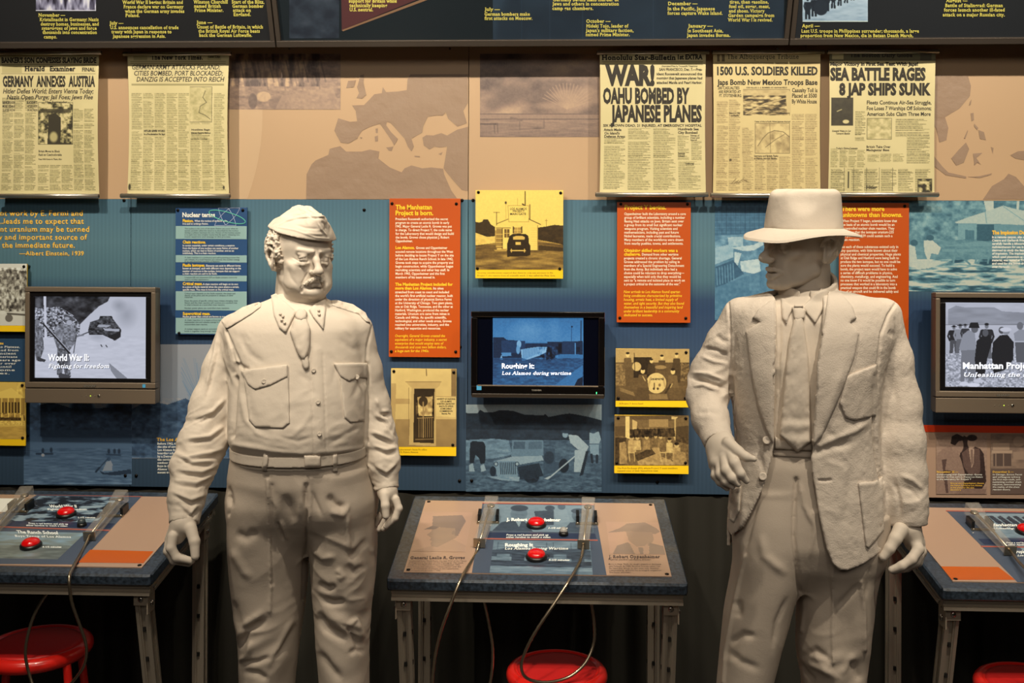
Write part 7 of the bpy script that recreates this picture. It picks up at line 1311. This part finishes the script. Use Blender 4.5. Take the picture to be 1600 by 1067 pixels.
Cp = lambda V: Hm_((V@Ry(math.radians(4)).T)+np.array([-.002, .000, -.004])); Vc = strokes(Cp(V), F[:, ::-1], [(z4([(290, 290), (360, 248), (450, 222), (560, 216), (690, 214)]), 1.0, -3.2), (z4([(290, 283), (360, 240), (450, 213), (560, 207), (690, 205)]), 1.2, 1.8), (z4([(370, 205), (440, 200), (540, 170)]), 1.8, -3, 1), (z4([(520, 165), (560, 205), (620, 222)]), 1.2, -3, 1), (z4([(440, 120), (480, 140), (560, 170)]), 2, 2.2, 1), (z4([(420, 270), (520, 300), (640, 310)]), 2, -2.2, 1), (z4([(500, 340), (600, 350), (680, 350)]), 2.2, 2.2, 1), (z4([(620, 250), (650, 310), (700, 370)]), 1.4, 3.2, 1), (z4([(650, 240), (680, 270), (692, 320)]), 1.6, -3, 1), (z4([(285, 292), (430, 318), (600, 378), (710, 388)]), 1.2, 1.8)])
mk('side_cap', Vc, F, plaster, g_root, True)
# details laid on the shirt
PT = lambda nm, pts, th, par=None, b=None, **k: patch(nm, pts, b or bg, th, plaster, par or g_root, **k)
PT('shoulder_strap', z5([(368, 78), (365, 92), (330, 118), (250, 168), (238, 170), (222, 140), (300, 92), (340, 78), (358, 74)]), .0045, step=3)
PT('shoulder_strap', z5([(620, 68), (640, 66), (700, 82), (745, 112), (762, 150), (748, 146), (720, 118), (640, 92), (624, 86)]), .0045, step=3)
pk = PT('pocket', z5([(300, 320), (466, 303), (470, 512), (446, 532), (345, 528), (322, 500)]), .0030, step=3.2, wr=.002); PT('pocket_flap', z5([(292, 322), (462, 300), (462, 345), (400, 376), (345, 392), (318, 372)]), .0042, pk, off=.0035, step=3)
pk2 = PT('pocket', z5([(640, 300), (752, 296), (742, 505), (690, 512), (668, 492), (656, 380)]), .0030, step=3.2, wr=.002); PT('pocket_flap', z5([(630, 296), (750, 294), (752, 352), (715, 350), (685, 362), (655, 345)]), .0042, pk2, off=.0035, step=3)
def btn(px, py, b, par, r=.0065, off=.004, m=None):
    R = ray(px, py); R /= np.linalg.norm(R); h = b.ray_cast(Vector(CAM), Vector(R)); 
    if h[0] is None: return
    c = np.array(h[0])-R*off; MB().lathe(c, [(r, -.002), (r, .001), (r*.85, .0024), (r*.6, .0016), (r*.1, .0014)], 16, -R).build('button', m or plaster, par, True)
for q in z5([(377, 361)]): btn(*q, bg, pk, off=.0085)
for q in z5([(714, 346)]): btn(*q, bg, pk2, off=.0085)
for q in z5([(557, 322), (573, 437), (578, 553), (351, 85), (645, 76)]): btn(*q, bg, shirt, .0058, .003 if q[1] > 500 else .006)
# collar: two leaves standing round the neck
f = Field(G(415, 500, -.16), G(530, 440, .12)+np.array([0, 0, .0]), .0026)
nc = G(466, 462, -.0)
def ring(X, Y, Z):
    cx, cy = nc[0]-.002, nc[1]+.0; zt = nc[2]+.022+.55*(Y-cy); zb = nc[2]-.035+.35*(Y-cy)*.6; t = (Z-zb)/(zt-zb); a = .079-.008*t; b = .080-.008*t
    q = np.sqrt(((X-cx)/a)**2+((Y-cy+.012)/b)**2); d = np.abs((q-1)*a)-.0048; return np.maximum(d, np.maximum(zb-Z, Z-zt))
f.op(nc-.13, nc+.13, ring, .004, '+'); w0 = G(466, 470, -.1)
f.ext([(G(474, 470)[0]-.006, nc[2]+.08), (G(474, 470)[0]+.006, nc[2]+.08), (G(480, 470)[0]+.012, nc[2]-.08), (G(470, 470)[0]-.012, nc[2]-.08)], nc[1]-.13, nc[1]-.03)
V, F = f.mesh(); 
if len(V): mk('collar', V, F, plaster, g_root, True)
b2 = bvh_of(*merge([(np.array([v.co for v in shirt.data.vertices])+origin(g_root), F*0+0)])) if False else bg
if len(V): bg = bvh_of(*merge([(np.array([v.co for v in shirt.data.vertices])+origin(g_root), np.array([tuple(p_.vertices) for p_ in shirt.data.polygons])), (V, F)]))
PT('collar_leaf', z5([(402, 50), (420, 42), (450, 70), (484, 98), (494, 110), (455, 186), (432, 168), (412, 120)]), .006, step=2.6, off=.002); PT('collar_leaf', z5([(590, 60), (603, 58), (602, 100), (592, 174), (555, 128), (540, 102), (560, 82)]), .006, step=2.6, off=.002)
for i, (x, y) in enumerate(((436, 118), (446, 127), (441, 140), (452, 150), (575, 105), (577, 120))):
    px, py = z5([(x, y)])[0]; c = P(px, py, YG-.135); R = ray(px, py); R /= np.linalg.norm(R); h = bg.ray_cast(Vector(CAM), Vector(R)); c = (np.array(h[0]) if h[0] is not None else c)-R*.0125
    MB().lathe(c, [(.0045, -.002), (.0035, .001), (.001, .003)], 5, -R).build('star_badge', plaster, g_root)
tie = PT('tie', z5([(486, 136), (530, 128), (545, 170), (543, 230), (538, 262), (520, 288), (500, 262), (478, 205), (470, 180)]), .009, step=2.8, puff=.004, off=.003, wr=.006)
PT('tie_knot', z5([(493, 106), (505, 98), (522, 99), (533, 110), (530, 134), (513, 142), (496, 138), (489, 124)]), .010, tie, step=2.4, puff=.003, off=.004); PT('tie_end', z5([(512, 262), (532, 258), (540, 285), (540, 312), (526, 320), (514, 300)]), .006, tie, step=2.6, puff=.003, off=.003)
# belt over the waist
allb = bvh_of(*merge([(np.array([v.co for v in o_.data.vertices])+origin(g_root), np.array([tuple(p_.vertices) for p_ in o_.data.polygons])) for o_ in (shirt, trou)]))
def ringband(nm, ya, yb_, xl, xr, yf, ybk, th, par):
    za, zb = G(466, ya)[2], G(466, yb_)[2]; f = Field((G(xl, ya)[0]-.02, YG+yf-.02, zb-.01), (G(xr, ya)[0]+.02, YG+ybk+.02, za+.01), .0026)
    A = [(zb, G(xl, ya)[0], G(xr, ya)[0], YG+yf, YG+ybk), (za, G(xl, ya)[0], G(xr, ya)[0], YG+yf, YG+ybk)]; f.loft(A, .0, '+', p=2.2); f.op(f.lo, f.lo+f.h*f.n, lambda X, Y, Z: np.maximum(za-Z, 0)*0+np.where((Z > za) | (Z < zb), -.003, .2)+0*X+0*Y, 0, '-'); f.loft([(zb-.02,)+A[0][1:], (za+.02,)+A[1][1:]], .0, '-', grow=-th, p=2.2)
    V, F = f.mesh(); return mk(nm, relax(V, F, 1, .3), F, plaster, par, True), V, F
wb, v1, f1 = ringband('waistband', 706, 713, 371, 574, -.188, .130, .01, g_root); belt, v2, f2_ = ringband('belt', 691, 706.5, 370, 576, -.197, .133, .014, g_root)
allb = bvh_of(*merge([(v1, f1), (v2, f2_)]))
PT('belt_buckle', z5([(522, 630), (582, 630), (582, 674), (524, 676)]), .006, belt, allb, step=3, off=.001)
PT('belt_loop', z5([(376, 612), (396, 614), (386, 688), (368, 684)]), .005, belt, allb, step=2.6, off=.001); PT('belt_loop', z5([(626, 626), (642, 624), (644, 688), (628, 690)]), .005, belt, allb, step=2.6, off=.001)
0 and PT('fly', z5([(542, 700), (578, 698), (572, 770), (556, 826), (540, 850), (537, 780)]), .0018, None, bt, step=4)
# ================================================================== statue with the wide hat
YO = 2.45
def O(px, py, dy=0): return P(px, py, YO+dy)
z2 = lambda s: [(1060+x/2.32, 440+y/2.32) for x, y in s]
z3 = lambda s: [(1060+x/3.263, 740+y/3.263) for x, y in s]
o_root = root('statue', (O(1258, 700)[0], YO, 0), 'life-size plaster statue of a slim man in wide-brimmed hat, open suit jacket and long tie', 'statue', 'plaster statues of two men')
def PO(nm, pts, th, b, m=None, par=None, **k): return patch(nm, pts, b, th, m or tweed, par or o_root, **k)
# shirt
SH = [(452, 1236, 1284, -.055, .05), (462, 1215, 1300, -.07, .06), (474, 1185, 1345, -.085, .07), (500, 1165, 1370, -.10, .08), (560, 1160, 1355, -.108, .085), (640, 1166, 1345, -.100, .085), (690, 1168, 1345, -.098, .085), (712, 1168, 1345, -.098, .085), (735, 1172, 1342, -.09, .08)]
f = Field(O(1150, 745)-np.array([.03, .2, .02]), O(1390, 440)+np.array([0, .14, 0]), .004); lofts(f, SH, YO, .01)
V, F = f.mesh(); N = normals(V, F); V = V+N*(ridge(V, O(1240, 560, -.1), (.1, .1, .2), .003, (14, 10, 12), Ry(.2), 3))[:, None]
V = strokes(V, F, [(z2([(365, 120), (370, 250), (352, 330)]), 3, -3, 1), (z2([(360, 400), (352, 500), (350, 560)]), 2, 3), (z2([(380, 180), (376, 300), (372, 420)]), 2, 3, 1), (z2([(470, 180), (480, 300), (470, 420)]), 3, -3, 1), (z2([(490, 150), (500, 260), (490, 360)]), 4, -3, 1)])
shirt2 = mk('shirt', V, F, plaster, o_root, True); bs = bvh_of(V, F)
# trousers
f = Field(O(1100, 900)*np.array([1, 1, 0])+np.array([-.03, -.24, .03]), O(1400, 692)+np.array([.03, .2, .0]), .0042)
HO = [(694, 1166, 1348, -.100, .09), (720, 1160, 1352, -.112, .095), (780, 1152, 1372, -.12, .11), (840, 1150, 1379, -.12, .12), (875, 1165, 1360, -.10, .10), (915, 1205, 1310, -.05, .05)]
L1 = [(765, 1160, 1250, -.09, .09), (800, 1151, 1256, -.116, .11), (853, 1149, 1250, -.125, .11), (900, 1143, 1246, -.12, .105), (954, 1132, 1232, -.11, .10), (1016, 1126, 1214, -.105, .095), (1067, 1121, 1202, -.10, .09), (1250, 1106, 1190, -.10, .09), (1420, 1092, 1186, -.11, .10)]
L2 = [(800, 1250, 1380, -.115, .12), (862, 1250, 1379, -.11, .12), (912, 1250, 1369, -.10, .12), (985, 1247, 1360, -.095, .115), (1028, 1248, 1355, -.09, .11), (1067, 1256, 1351, -.085, .105), (1250, 1262, 1345, -.08, .10), (1420, 1256, 1346, -.09, .10)]
lofts(f, HO, YO, .02, p=2.2); lofts(f, L1, YO, .03, p=2.2)
f2 = Field(f.lo, f.lo+.01, f.h); f2.n = f.n; f2.ax = f.ax; f2.d = np.full(tuple(f.n), .2, np.float32); lofts(f2, L2, YO, .0, p=2.2); zc_ = O(1250, 910)[2]; kk = np.interp(f.ax[2], [zc_-.07, zc_+.05], [.003, .05])[None, None, :]
h_ = np.clip(.5+.5*(f2.d-f.d)/kk, 0, 1); f.d = f2.d+(f.d-f2.d)*h_-kk*h_*(1-h_)
V, F = f.mesh(); N = normals(V, F); D = np.zeros(len(V))
for c, rad, amp, fr, rt, sd in ((O(1180, 960, -.1), (.1, .1, .2), .004, (9, 6, 4), Ry(-.1), 21), (O(1310, 1000, -.1), (.09, .1, .16), .006, (8, 6, 7), Ry(.2), 22), (O(1310, 1045, -.1), (.08, .1, .06), .006, (8, 8, 20), Ry(.5), 23)): D += ridge(V, c, rad, amp, fr, rt, sd)
V = V+N*D[:, None]
st = [(z3([(600, 30), (590, 200), (590, 330), (605, 480), (620, 600)]), 3, -9), (z3([(620, 40), (640, 160), (690, 270)]), 3, 5, 1), (z3([(690, 200), (692, 300), (660, 430), (640, 600), (630, 800)]), 3, 5), (z3([(675, 300), (650, 500), (625, 800)]), 3, -4, 1), (z3([(785, 480), (790, 640), (786, 800), (790, 960)]), 2.4, 5), (z3([(800, 690), (870, 620), (930, 560)]), 5, -6, 1), (z3([(930, 550), (948, 700), (950, 900)]), 2.5, 5), (z3([(985, 460), (970, 560), (950, 640)]), 4, -4, 1),
    (z3([(410, 120), (370, 260), (330, 420)]), 4, -5, 1), (z3([(420, 300), (440, 420), (560, 520)]), 7, 5, 1), (z3([(340, 420), (290, 640), (240, 900), (230, 1067)]), 2.5, 5), (z3([(300, 640), (310, 700), (300, 740)]), 6, -5, 1), (z3([(260, 870), (330, 820), (400, 830)]), 5, -6, 1), (z3([(250, 900), (320, 960), (420, 1000)]), 6, -4, 1), (z3([(560, 620), (500, 760), (480, 900)]), 4, -5, 1), (z3([(640, 930), (700, 900), (790, 960)]), 5, -6, 1), (z3([(650, 960), (740, 1000), (800, 1030)]), 5, 6, 1), (z3([(610, 950), (650, 1010), (700, 1060)]), 4, -5, 1), (z3([(870, 940), (900, 1000), (930, 1060)]), 6, -5, 1), (z3([(820, 1030), (870, 960), (900, 920)]), 5, 4, 1)]
V = strokes(V, F, st); trou2 = mk('trousers', V, F, twill, o_root, True); bt2 = bvh_of(V, F)
# jacket: an open shell with sleeves
CT = [(448, 1240, 1282, -.045, .05), (453, 1222, 1300, -.065, .075), (460, 1185, 1352, -.085, .095), (468, 1150, 1386, -.10, .105), (484, 1139, 1396, -.115, .11), (520, 1140, 1392, -.135, .115), (580, 1141, 1374, -.143, .115), (640, 1145, 1369, -.135, .115), (690, 1149, 1370, -.130, .112), (740, 1144, 1375, -.135, .12), (800, 1138, 1380, -.142, .13), (900, 1136, 1384, -.148, .138)]
OL = [((1158, 490, 0), 25), ((1133, 535, .01), 26), ((1111, 582, .015), 30), ((1104, 618, .0), 28), ((1110, 655, -.06), 25), ((1122, 690, -.125), 21.5)]
OR = [((1380, 492, 0), 26), ((1391, 560, 0), 30), ((1402, 630, -.005), 33), ((1407, 690, -.02), 34), ((1411, 740, -.03), 32), ((1416, 785, -.045), 29), ((1419, 815, -.05), 27)]
f = Field(O(1065, 905)-np.array([.02, .30, .0]), O(1455, 440)+np.array([.02, .17, .02]), .0030)
lofts(f, CT, YO, .01, p=2.35); lofts(f, [(y+(7 if y < 520 else 0), a, b, c, d) for y, a, b, c, d in CT]+[(960, 1136, 1384, -.148, .138)], YO, .0, '-', grow=-.009, p=2.35)
cut = [(1232, 430), (1221, 452), (1215, 500), (1211, 561), (1210, 640), (1211, 694), (1207, 720), (1196, 762), (1175, 812), (1152.7, 856), (1147, 852), (1140, 838), (1128, 827), (1050, 822), (1050, 960), (1470, 960), (1470, 862), (1378, 866), (1345, 880), (1322, 887), (1308, 886), (1297, 876), (1288, 854), (1281, 820), (1275.5, 793), (1269, 745), (1267, 716), (1269, 694), (1273, 569), (1284, 513), (1294, 457), (1290, 430)]
zo = lambda pts: [(O(x, y, -.12)[0], O(x, y, -.12)[2]) for x, y in pts]
f.ext(zo(cut), YO-.3, YO+.02, .003, '-'); f.op((-9, YO-.1, -9), (9, YO+.3, O(1250, 868)[2]), lambda X, Y, Z: Z-O(1250, 830)[2]+0*X+0*Y*0+np.where(Y < YO-.0, .3, 0), .0, '-')
pc, rc_ = arm(f, OL, YO, .022); pd, rd_ = arm(f, OR, YO, .022)
for pts, rad in ((pc, rc_), (pd, rd_)):
    d = pts[-1]-pts[-2]; d /= np.linalg.norm(d); f.rc(pts[-1]-d*.012, pts[-1]+d*.03, rad[-1]*.84, rad[-1]*.86, .002, '-')
    f.op(pts[-1]-.07, pts[-1]+.07, lambda X, Y, Z, c=pts[-1], d=d: np.where((X-c[0])**2+(Y-c[1])**2+(Z-c[2])**2 < .075**2, -(((X-c[0])*d[0]+(Y-c[1])*d[1]+(Z-c[2])*d[2])-.006), .1), 0, '-')
V, F = f.mesh(); V = relax(V, F, 2, .5); N = normals(V, F); D = np.zeros(len(V))
for c, rad, amp, fr, rt, sd in ((O(1104, 600, .0), (.06, .08, .06), .008, (14, 14, 34), Ry(.4), 31), (O(1125, 540, .0), (.05, .07, .06), .004, (12, 12, 26), Ry(.8), 32), (O(1115, 670, -.1), (.05, .06, .05), .003, (14, 14, 30), Ry(-.2), 33), (O(1410, 770, -.03), (.06, .08, .07), .005, (12, 12, 24), Ry(.4), 34), (O(1398, 600, -.0), (.05, .08, .12), .003, (10, 10, 14), Ry(.3), 35), (O(1290, 690, -.13), (.05, .06, .05), .005, (12, 12, 22), Ry(-.4), 36), (O(1330, 760, -.13), (.10, .06, .12), .003, (10, 10, 10), Ry(.5), 37), (O(1175, 780, -.13), (.05, .06, .09), .005, (12, 8, 9), Ry(.2), 38)): D += ridge(V, c, rad, amp, fr, rt, sd)
D += .0011*(fbm(V*90, 41, 3)-.5)*2; V = V+N*D[:, None]
sj = [(z2([(180, 70), (186, 160), (188, 250), (186, 340)]), 1.8, -5), (z2([(792, 72), (762, 120), (735, 190), (724, 300), (716, 420)]), 1.8, -6), (z2([(190, 350), (196, 460), (202, 560), (200, 640)]), 3, -9), (z2([(716, 340), (712, 440), (712, 560), (722, 640), (738, 720)]), 3, -11), (z2([(130, 190), (160, 215), (184, 215)]), 4, -4, 1), (z2([(80, 270), (130, 290), (184, 300)]), 3.5, 5, 1), (z2([(50, 330), (110, 335), (170, 360)]), 3, 7, 1), (z2([(45, 350), (110, 365), (165, 385)]), 3, -8, 1), (z2([(50, 380), (90, 375), (150, 400)]), 2.5, 5, 1), (z2([(95, 240), (140, 250), (180, 270)]), 3, -5, 1), (z2([(60, 480), (110, 470), (160, 480)]), 4, -3, 1),
    (z2([(500, 600), (560, 570), (640, 540), (700, 500)]), 5, 5, 1), (z2([(490, 620), (560, 600), (640, 580)]), 5, -5, 1), (z2([(300, 560), (290, 620), (310, 700)]), 5, -4, 1), (z2([(210, 740), (195, 830), (205, 870)]), 3, -6, 1), (z2([(240, 760), (235, 860), (225, 930)]), 5, 4, 1), (z2([(780, 720), (800, 790), (800, 850)]), 4, -5, 1), (z2([(800, 700), (850, 720), (890, 760)]), 4, 5, 1), (z2([(810, 740), (850, 760), (880, 800)]), 4, -4, 1), (z2([(760, 180), (775, 190), (765, 200)]), 5, -4, 1), (z2([(770, 330), (790, 450), (780, 560)]), 6, -3, 1), (z2([(510, 720), (535, 722), (552, 718)]), 1.6, -6), (z2([(600, 300), (560, 420), (530, 520)]), 7, 4, 1), (z2([(640, 620), (620, 760), (600, 900)]), 8, -3, 1)]
V = strokes(V, F, sj); jacket = mk('suit_jacket', V, F, tweed, o_root, True); bj = bvh_of(V, F)
# shirt cuffs inside the sleeves
for pts, rad in ((pc, rc_), (pd, rd_)): 
    d = pts[-1]-pts[-2]; d /= np.linalg.norm(d); MB().tube([pts[-1]-d*.03, pts[-1]+d*.004], [rad[-1]*.80, rad[-1]*.78], 28, cap=False).build('shirt_cuff', plaster, o_root, True)
PO('lapel', z2([(372, 60), (362, 200), (350, 320), (350, 480), (352, 588), (345, 592), (318, 540), (290, 460), (262, 330), (244, 180), (296, 146), (268, 132), (290, 100), (330, 70)]), .007, bj, step=3, off=.002, puff=.002, lift=lambda x, y: .004*np.clip((y-560)/100, 0, 1)*0)
PO('lapel', z2([(545, 20), (528, 150), (508, 230), (496, 330), (486, 470), (484, 600), (520, 560), (560, 470), (600, 380), (640, 270), (656, 186), (622, 148), (645, 132), (632, 90), (590, 40), (566, 14)]), .007, bj, step=3, off=.002, puff=.002)
bp = PO('breast_pocket', z2([(608, 342), (718, 300), (722, 400), (716, 486), (640, 504), (606, 494), (584, 440)]), .0045, bj, step=3.2, off=.0015, wr=.004, seed=3)
PO('hip_pocket', z2([(652, 728), (712, 724), (740, 706), (745, 900), (690, 966), (680, 960), (668, 860)]), .0045, bj, step=3.2, off=.0015, wr=.004, seed=5)
PO('hip_pocket', z2([(196, 750), (186, 800), (184, 860), (200, 875), (222, 830), (226, 740)]), .004, bj, step=3.2, off=.0015, wr=.003, seed=6)
for q in z2([(320, 575), (306, 706)]): btn(*q, bj, jacket, .0095, .004, tweed)
# collar, tie, belt, fly
nc2 = O(1262, 452, 0.0)
f = Field(nc2-np.array([.11, .13, .09]), nc2+np.array([.11, .11, .09]), .0026)
def ring2(X, Y, Z):
    zt = nc2[2]+.028+.42*(Y-nc2[1])+.10*(X-nc2[0]); zb = zt-.05; t = (Z-zb)/(zt-zb); a = .068-.005*t; b = .070-.006*t
    q = np.sqrt(((X-nc2[0])/a)**2+((Y-nc2[1]+.006)/b)**2); return np.maximum(np.abs((q-1)*a)-.0042, np.maximum(zb-Z, Z-zt))
f.op(nc2-.13, nc2+.13, ring2, .004, '+'); f.ext([(O(1247, 460)[0]-.004, nc2[2]+.09), (O(1247, 460)[0]+.004, nc2[2]+.09), (O(1250, 460)[0]+.012, nc2[2]-.1), (O(1244, 460)[0]-.012, nc2[2]-.1)], nc2[1]-.13, nc2[1]-.03); V, F = f.mesh(); mk('shirt_collar', V, F, plaster, o_root, True); bs3 = bvh_of(*merge([(np.array([v.co for v in shirt2.data.vertices])+origin(o_root), np.array([tuple(p_.vertices) for p_ in shirt2.data.polygons])), (V, F)]))
PP = dict(m=plaster)
PO('collar_leaf', z2([(372, 60), (382, 62), (400, 80), (416, 92), (408, 112), (400, 128), (392, 154), (376, 130)]), .005, bs3, m=plaster, step=2.4, off=.002); PO('collar_leaf', z2([(540, 8), (546, 40), (530, 90), (496, 152), (470, 120), (448, 92), (470, 70), (500, 40)]), .005, bs3, m=plaster, step=2.4, off=.002)
tie2 = PO('tie', z2([(420, 130), (450, 128), (462, 200), (470, 260), (476, 400), (482, 580), (432, 620), (366, 556), (376, 440), (392, 300), (404, 200)]), .008, bs, m=plaster, step=2.6, off=.004, puff=.003, wr=.004, lift=lambda x, y: .012*np.clip((y-560)/130, 0, 1)+.002*np.cos((y-590)/4)*np.clip((y-635)/20, 0, 1)*np.exp(-((y-665)/30)**2))
PO('tie_knot', z2([(412, 94), (425, 86), (448, 88), (462, 104), (458, 132), (440, 142), (420, 138)]), .008, bs3, m=plaster, par=tie2, step=2.2, off=.004, puff=.003); PO('tie_bar', z2([(420, 84), (452, 84), (452, 92), (420, 93)]), .005, bs3, m=plaster, par=tie2, step=2, off=.012)
PO('belt', z2([(350, 560), (372, 575), (484, 580), (484, 612), (350, 606)]), .006, bs, m=plaster, step=3, off=.004); PO('waistband', z2([(345, 608), (484, 612), (482, 640), (345, 632)]), .003, bt2, m=twill, step=3)
0 and PO('fly', z2([(432, 646), (462, 650), (458, 760), (446, 850), (428, 905), (420, 860), (426, 760)]), .0018, bt2, m=twill, step=3.4)
# body
C2 = O(1253, 381, .0); psi2 = math.radians(-63)
H2m = lambda V: C2+((V*np.array([.98, .94, 1]))@(Rx(math.radians(2.5)).T)@Ry(math.radians(3)).T)@np.array([[math.cos(psi2), math.sin(psi2), 0], [math.sin(psi2), -math.cos(psi2), 0], [0, 0, 1.0]])
hf = head_field(dict(w=.95, l=.95, lean=1)); Vh, Fh = hf.mesh(); Vh = relax(Vh, Fh, 1, .25)
A1 = [([O(1141, 708, -.185), O(1148, 724, -.215), O(1157, 740, -.225), O(1166, 751, -.222)], [.0125, .0115, .0098, .0068]), ([O(1133, 716, -.185), O(1135, 735, -.212), O(1144, 747, -.222), O(1153, 756, -.222)], [.0125, .0112, .0096, .0068]), ([O(1126, 722, -.178), O(1126, 741, -.20), O(1134, 752, -.21), O(1144, 760, -.21)], [.0122, .0108, .0092, .0066]), ([O(1119, 726, -.165), O(1118, 743, -.18), O(1125, 753, -.19), O(1136, 763, -.195)], [.011, .0096, .0082, .006]),
    ([O(1138, 692, -.175), O(1153, 705, -.20), O(1166, 714, -.215), O(1178, 717, -.22)], [.0135, .0112, .0095, .0062])]
a1 = hand_field(A1, ([O(1118, 676, -.10), O(1125, 692, -.135), O(1133, 708, -.165)], [.024, .024, .021], ([O(1120, 700, -.14), O(1122, 722, -.168)], [.022, .020]), ([O(1128, 697, -.15), O(1138, 710, -.178)], [.020, .017]), ([O(1117, 704, -.135), O(1119, 727, -.155)], [.018, .016]), ([O(1133, 690, -.145), O(1139, 700, -.17)], [.021, .016]))).mesh()
A2 = [([O(1430, 846, -.075), O(1435, 858, -.09), O(1424, 874, -.105), O(1409, 884, -.11), O(1393, 890, -.105)], [.0125, .0118, .0108, .0095, .0078]), ([O(1434, 848, -.055), O(1439, 861, -.065), O(1431, 877, -.078), O(1412, 887, -.08), O(1397, 892, -.078)], [.0125, .0115, .0105, .0092, .0075]), ([O(1436, 848, -.033), O(1440, 862, -.04), O(1434, 878, -.05), O(1417, 887, -.052), O(1402, 890, -.05)], [.0115, .0105, .0098, .0085, .007]), ([O(1435, 846, -.012), O(1438, 858, -.02), O(1433, 871, -.028), O(1420, 880, -.03)], [.0105, .0095, .0085, .007]),
    ([O(1407, 828, -.085), O(1399, 842, -.10), O(1390, 857, -.108), O(1380, 870, -.11)], [.0165, .0135, .0115, .0092])]
a2 = hand_field(A2, ([O(1416, 795, -.05), O(1416, 815, -.052), O(1417, 826, -.055)], [.027, .026, .027], ([O(1420, 826, -.05), O(1429, 847, -.05)], [.027, .024]), ([O(1411, 822, -.065), O(1407, 830, -.08)], [.020, .017]), ([O(1424, 830, -.07), O(1432, 850, -.075)], [.018, .014]))).mesh()
nk2 = O(1262, 452, .01)
cg = core(YO, [nk2, O(1262, 540, 0), O(1258, 640, 0), O(1262, 760, 0)], [[O(1262, 500, 0)]+pc, [O(1262, 500, 0)]+pd], [[O(1225, 790, 0), O(1180, 1000, 0), O(1140, 1390, 0)], [O(1300, 790, 0), O(1304, 1000, 0), O(1302, 1390, 0)]], nk2)
nkx = Field(nk2-np.array([.1, .1, .12]), nk2+np.array([.1, .1, .1]), .004); nkx.rc(H2m(np.array([[0, -.03, -.06]]))[0], nk2+np.array([.0, .0, -.08]), .050, .054, .01)
Vb, Fb = merge([(H2m(Vh), Fh[:, ::-1]), a1, a2, cg, nkx.mesh()]); mk('body', Vb, Fb, plaster_skin, o_root, True)
for q, x in ((O(1140, 1400), -.15), (O(1302, 1400), .12)): shoes(q[0], YO+.02, x, o_root)
f = Field((-.1, -.125, -.075), (.1, .08, .09), .0021); f.ell((0, -.010, .020), (.080, .102, .084), .01)
f.op((-.2, -.2, -.2), (.2, .3, .2), lambda X, Y, Z: (.002-.2*Z-Y)+0*X, .004, '-'); f.op((-.2, -.2, -.2), (.2, .3, .2), lambda X, Y, Z: Z+.060-.55*np.maximum(Y+.075, 0)+0*X, .004, '-')
for s in (-1, 1): f.ell((s*.084, -.010, -.012), (.032, .030, .037), .004, mode='-')
V, F = f.mesh(); N = normals(V, F); V = V+N*(.0032*(1-np.abs(fbm(V*np.array([60, 220, 60]), 5, 2)-.5)*6).clip(-.6, 1))[:, None]; mk('hair', H2m(V), F, plaster, o_root, True)
# hat
f = Field((-.12, -.15, .02), (.12, .15, .165), .0026)
def crown(X, Y, Z):
    t = np.clip((Z-.038)/(.142-.038), -.3, 1.3); a = .086-.007*t+.0*X; b = .102-.012*t; q = (np.abs(X/a)**2.2+np.abs((Y+.004)/b)**2.2)**(1/2.2); d = (q-1)*np.minimum(a, b)
    top = .141-.010*np.exp(-(X/.022)**2)*np.clip(1-(Y/.1)**2, 0, 1)-.05*np.maximum(np.abs(X)-.05, 0)-.18*np.maximum(np.abs(Y+.0)-.055, 0)
    return smax(d, np.maximum(Z-top, .034-Z), .016)
f.op((-.11, -.14, .03), (.11, .14, .16), crown, .004, '+')
for s in (-1, 1): f.ell((s*.078, .070, .125), (.022, .028, .03), .03, mode='-')
f.ell((0, 0, .035), (.080, .096, .05), .003, mode='-')
V, F = f.mesh(); hatm = lambda V: H2m(V@Rx(math.radians(-3.5)).T+np.array([0, .0, -.007])); V2, F2 = relax(V, F, 3, .5), F; hat = mk('hat', hatm(V2), F2, plaster, o_root, True)
nr, na = 14, 96; Vt = []; Vbm = []
for i in range(nr):
    r = i/(nr-1)
    for j in range(na):
        a = 2*math.pi*j/na; cx, cy = math.cos(a), math.sin(a)            # cy: towards the front
        x0, y0 = .084*cx, .100*cy-.004; x1, y1 = .138*cx, (.152 if cy > 0 else .148)*cy-.002; x, y = x0+(x1-x0)*r, y0+(y1-y0)*r
        ze = .033+.003*cx*cx-.010*max(cy, 0)**2-.006*math.exp(-((a-math.radians(58))/.42)**2)-.005*math.exp(-((a-math.radians(122))/.42)**2)-.006*max(-cy, 0)**2
        z = .046+(ze-.046)*r**1.15+.002*math.sin(3*a+1)*r; Vt.append((x, y, z)); Vbm.append((x, y, z-.0045))
Vt = np.array(Vt+Vbm); n = nr*na; F = [(i*na+j, i*na+(j+1) % na, (i+1)*na+(j+1) % na, (i+1)*na+j) for i in range(nr-1) for j in range(na)]; F += [tuple(n+q for q in t_) for t_ in F]; F += [((nr-1)*na+j, (nr-1)*na+(j+1) % na, n+(nr-1)*na+(j+1) % na, n+(nr-1)*na+j) for j in range(na)]
br = mk('brim', hatm(Vt), F, plaster, hat, True)
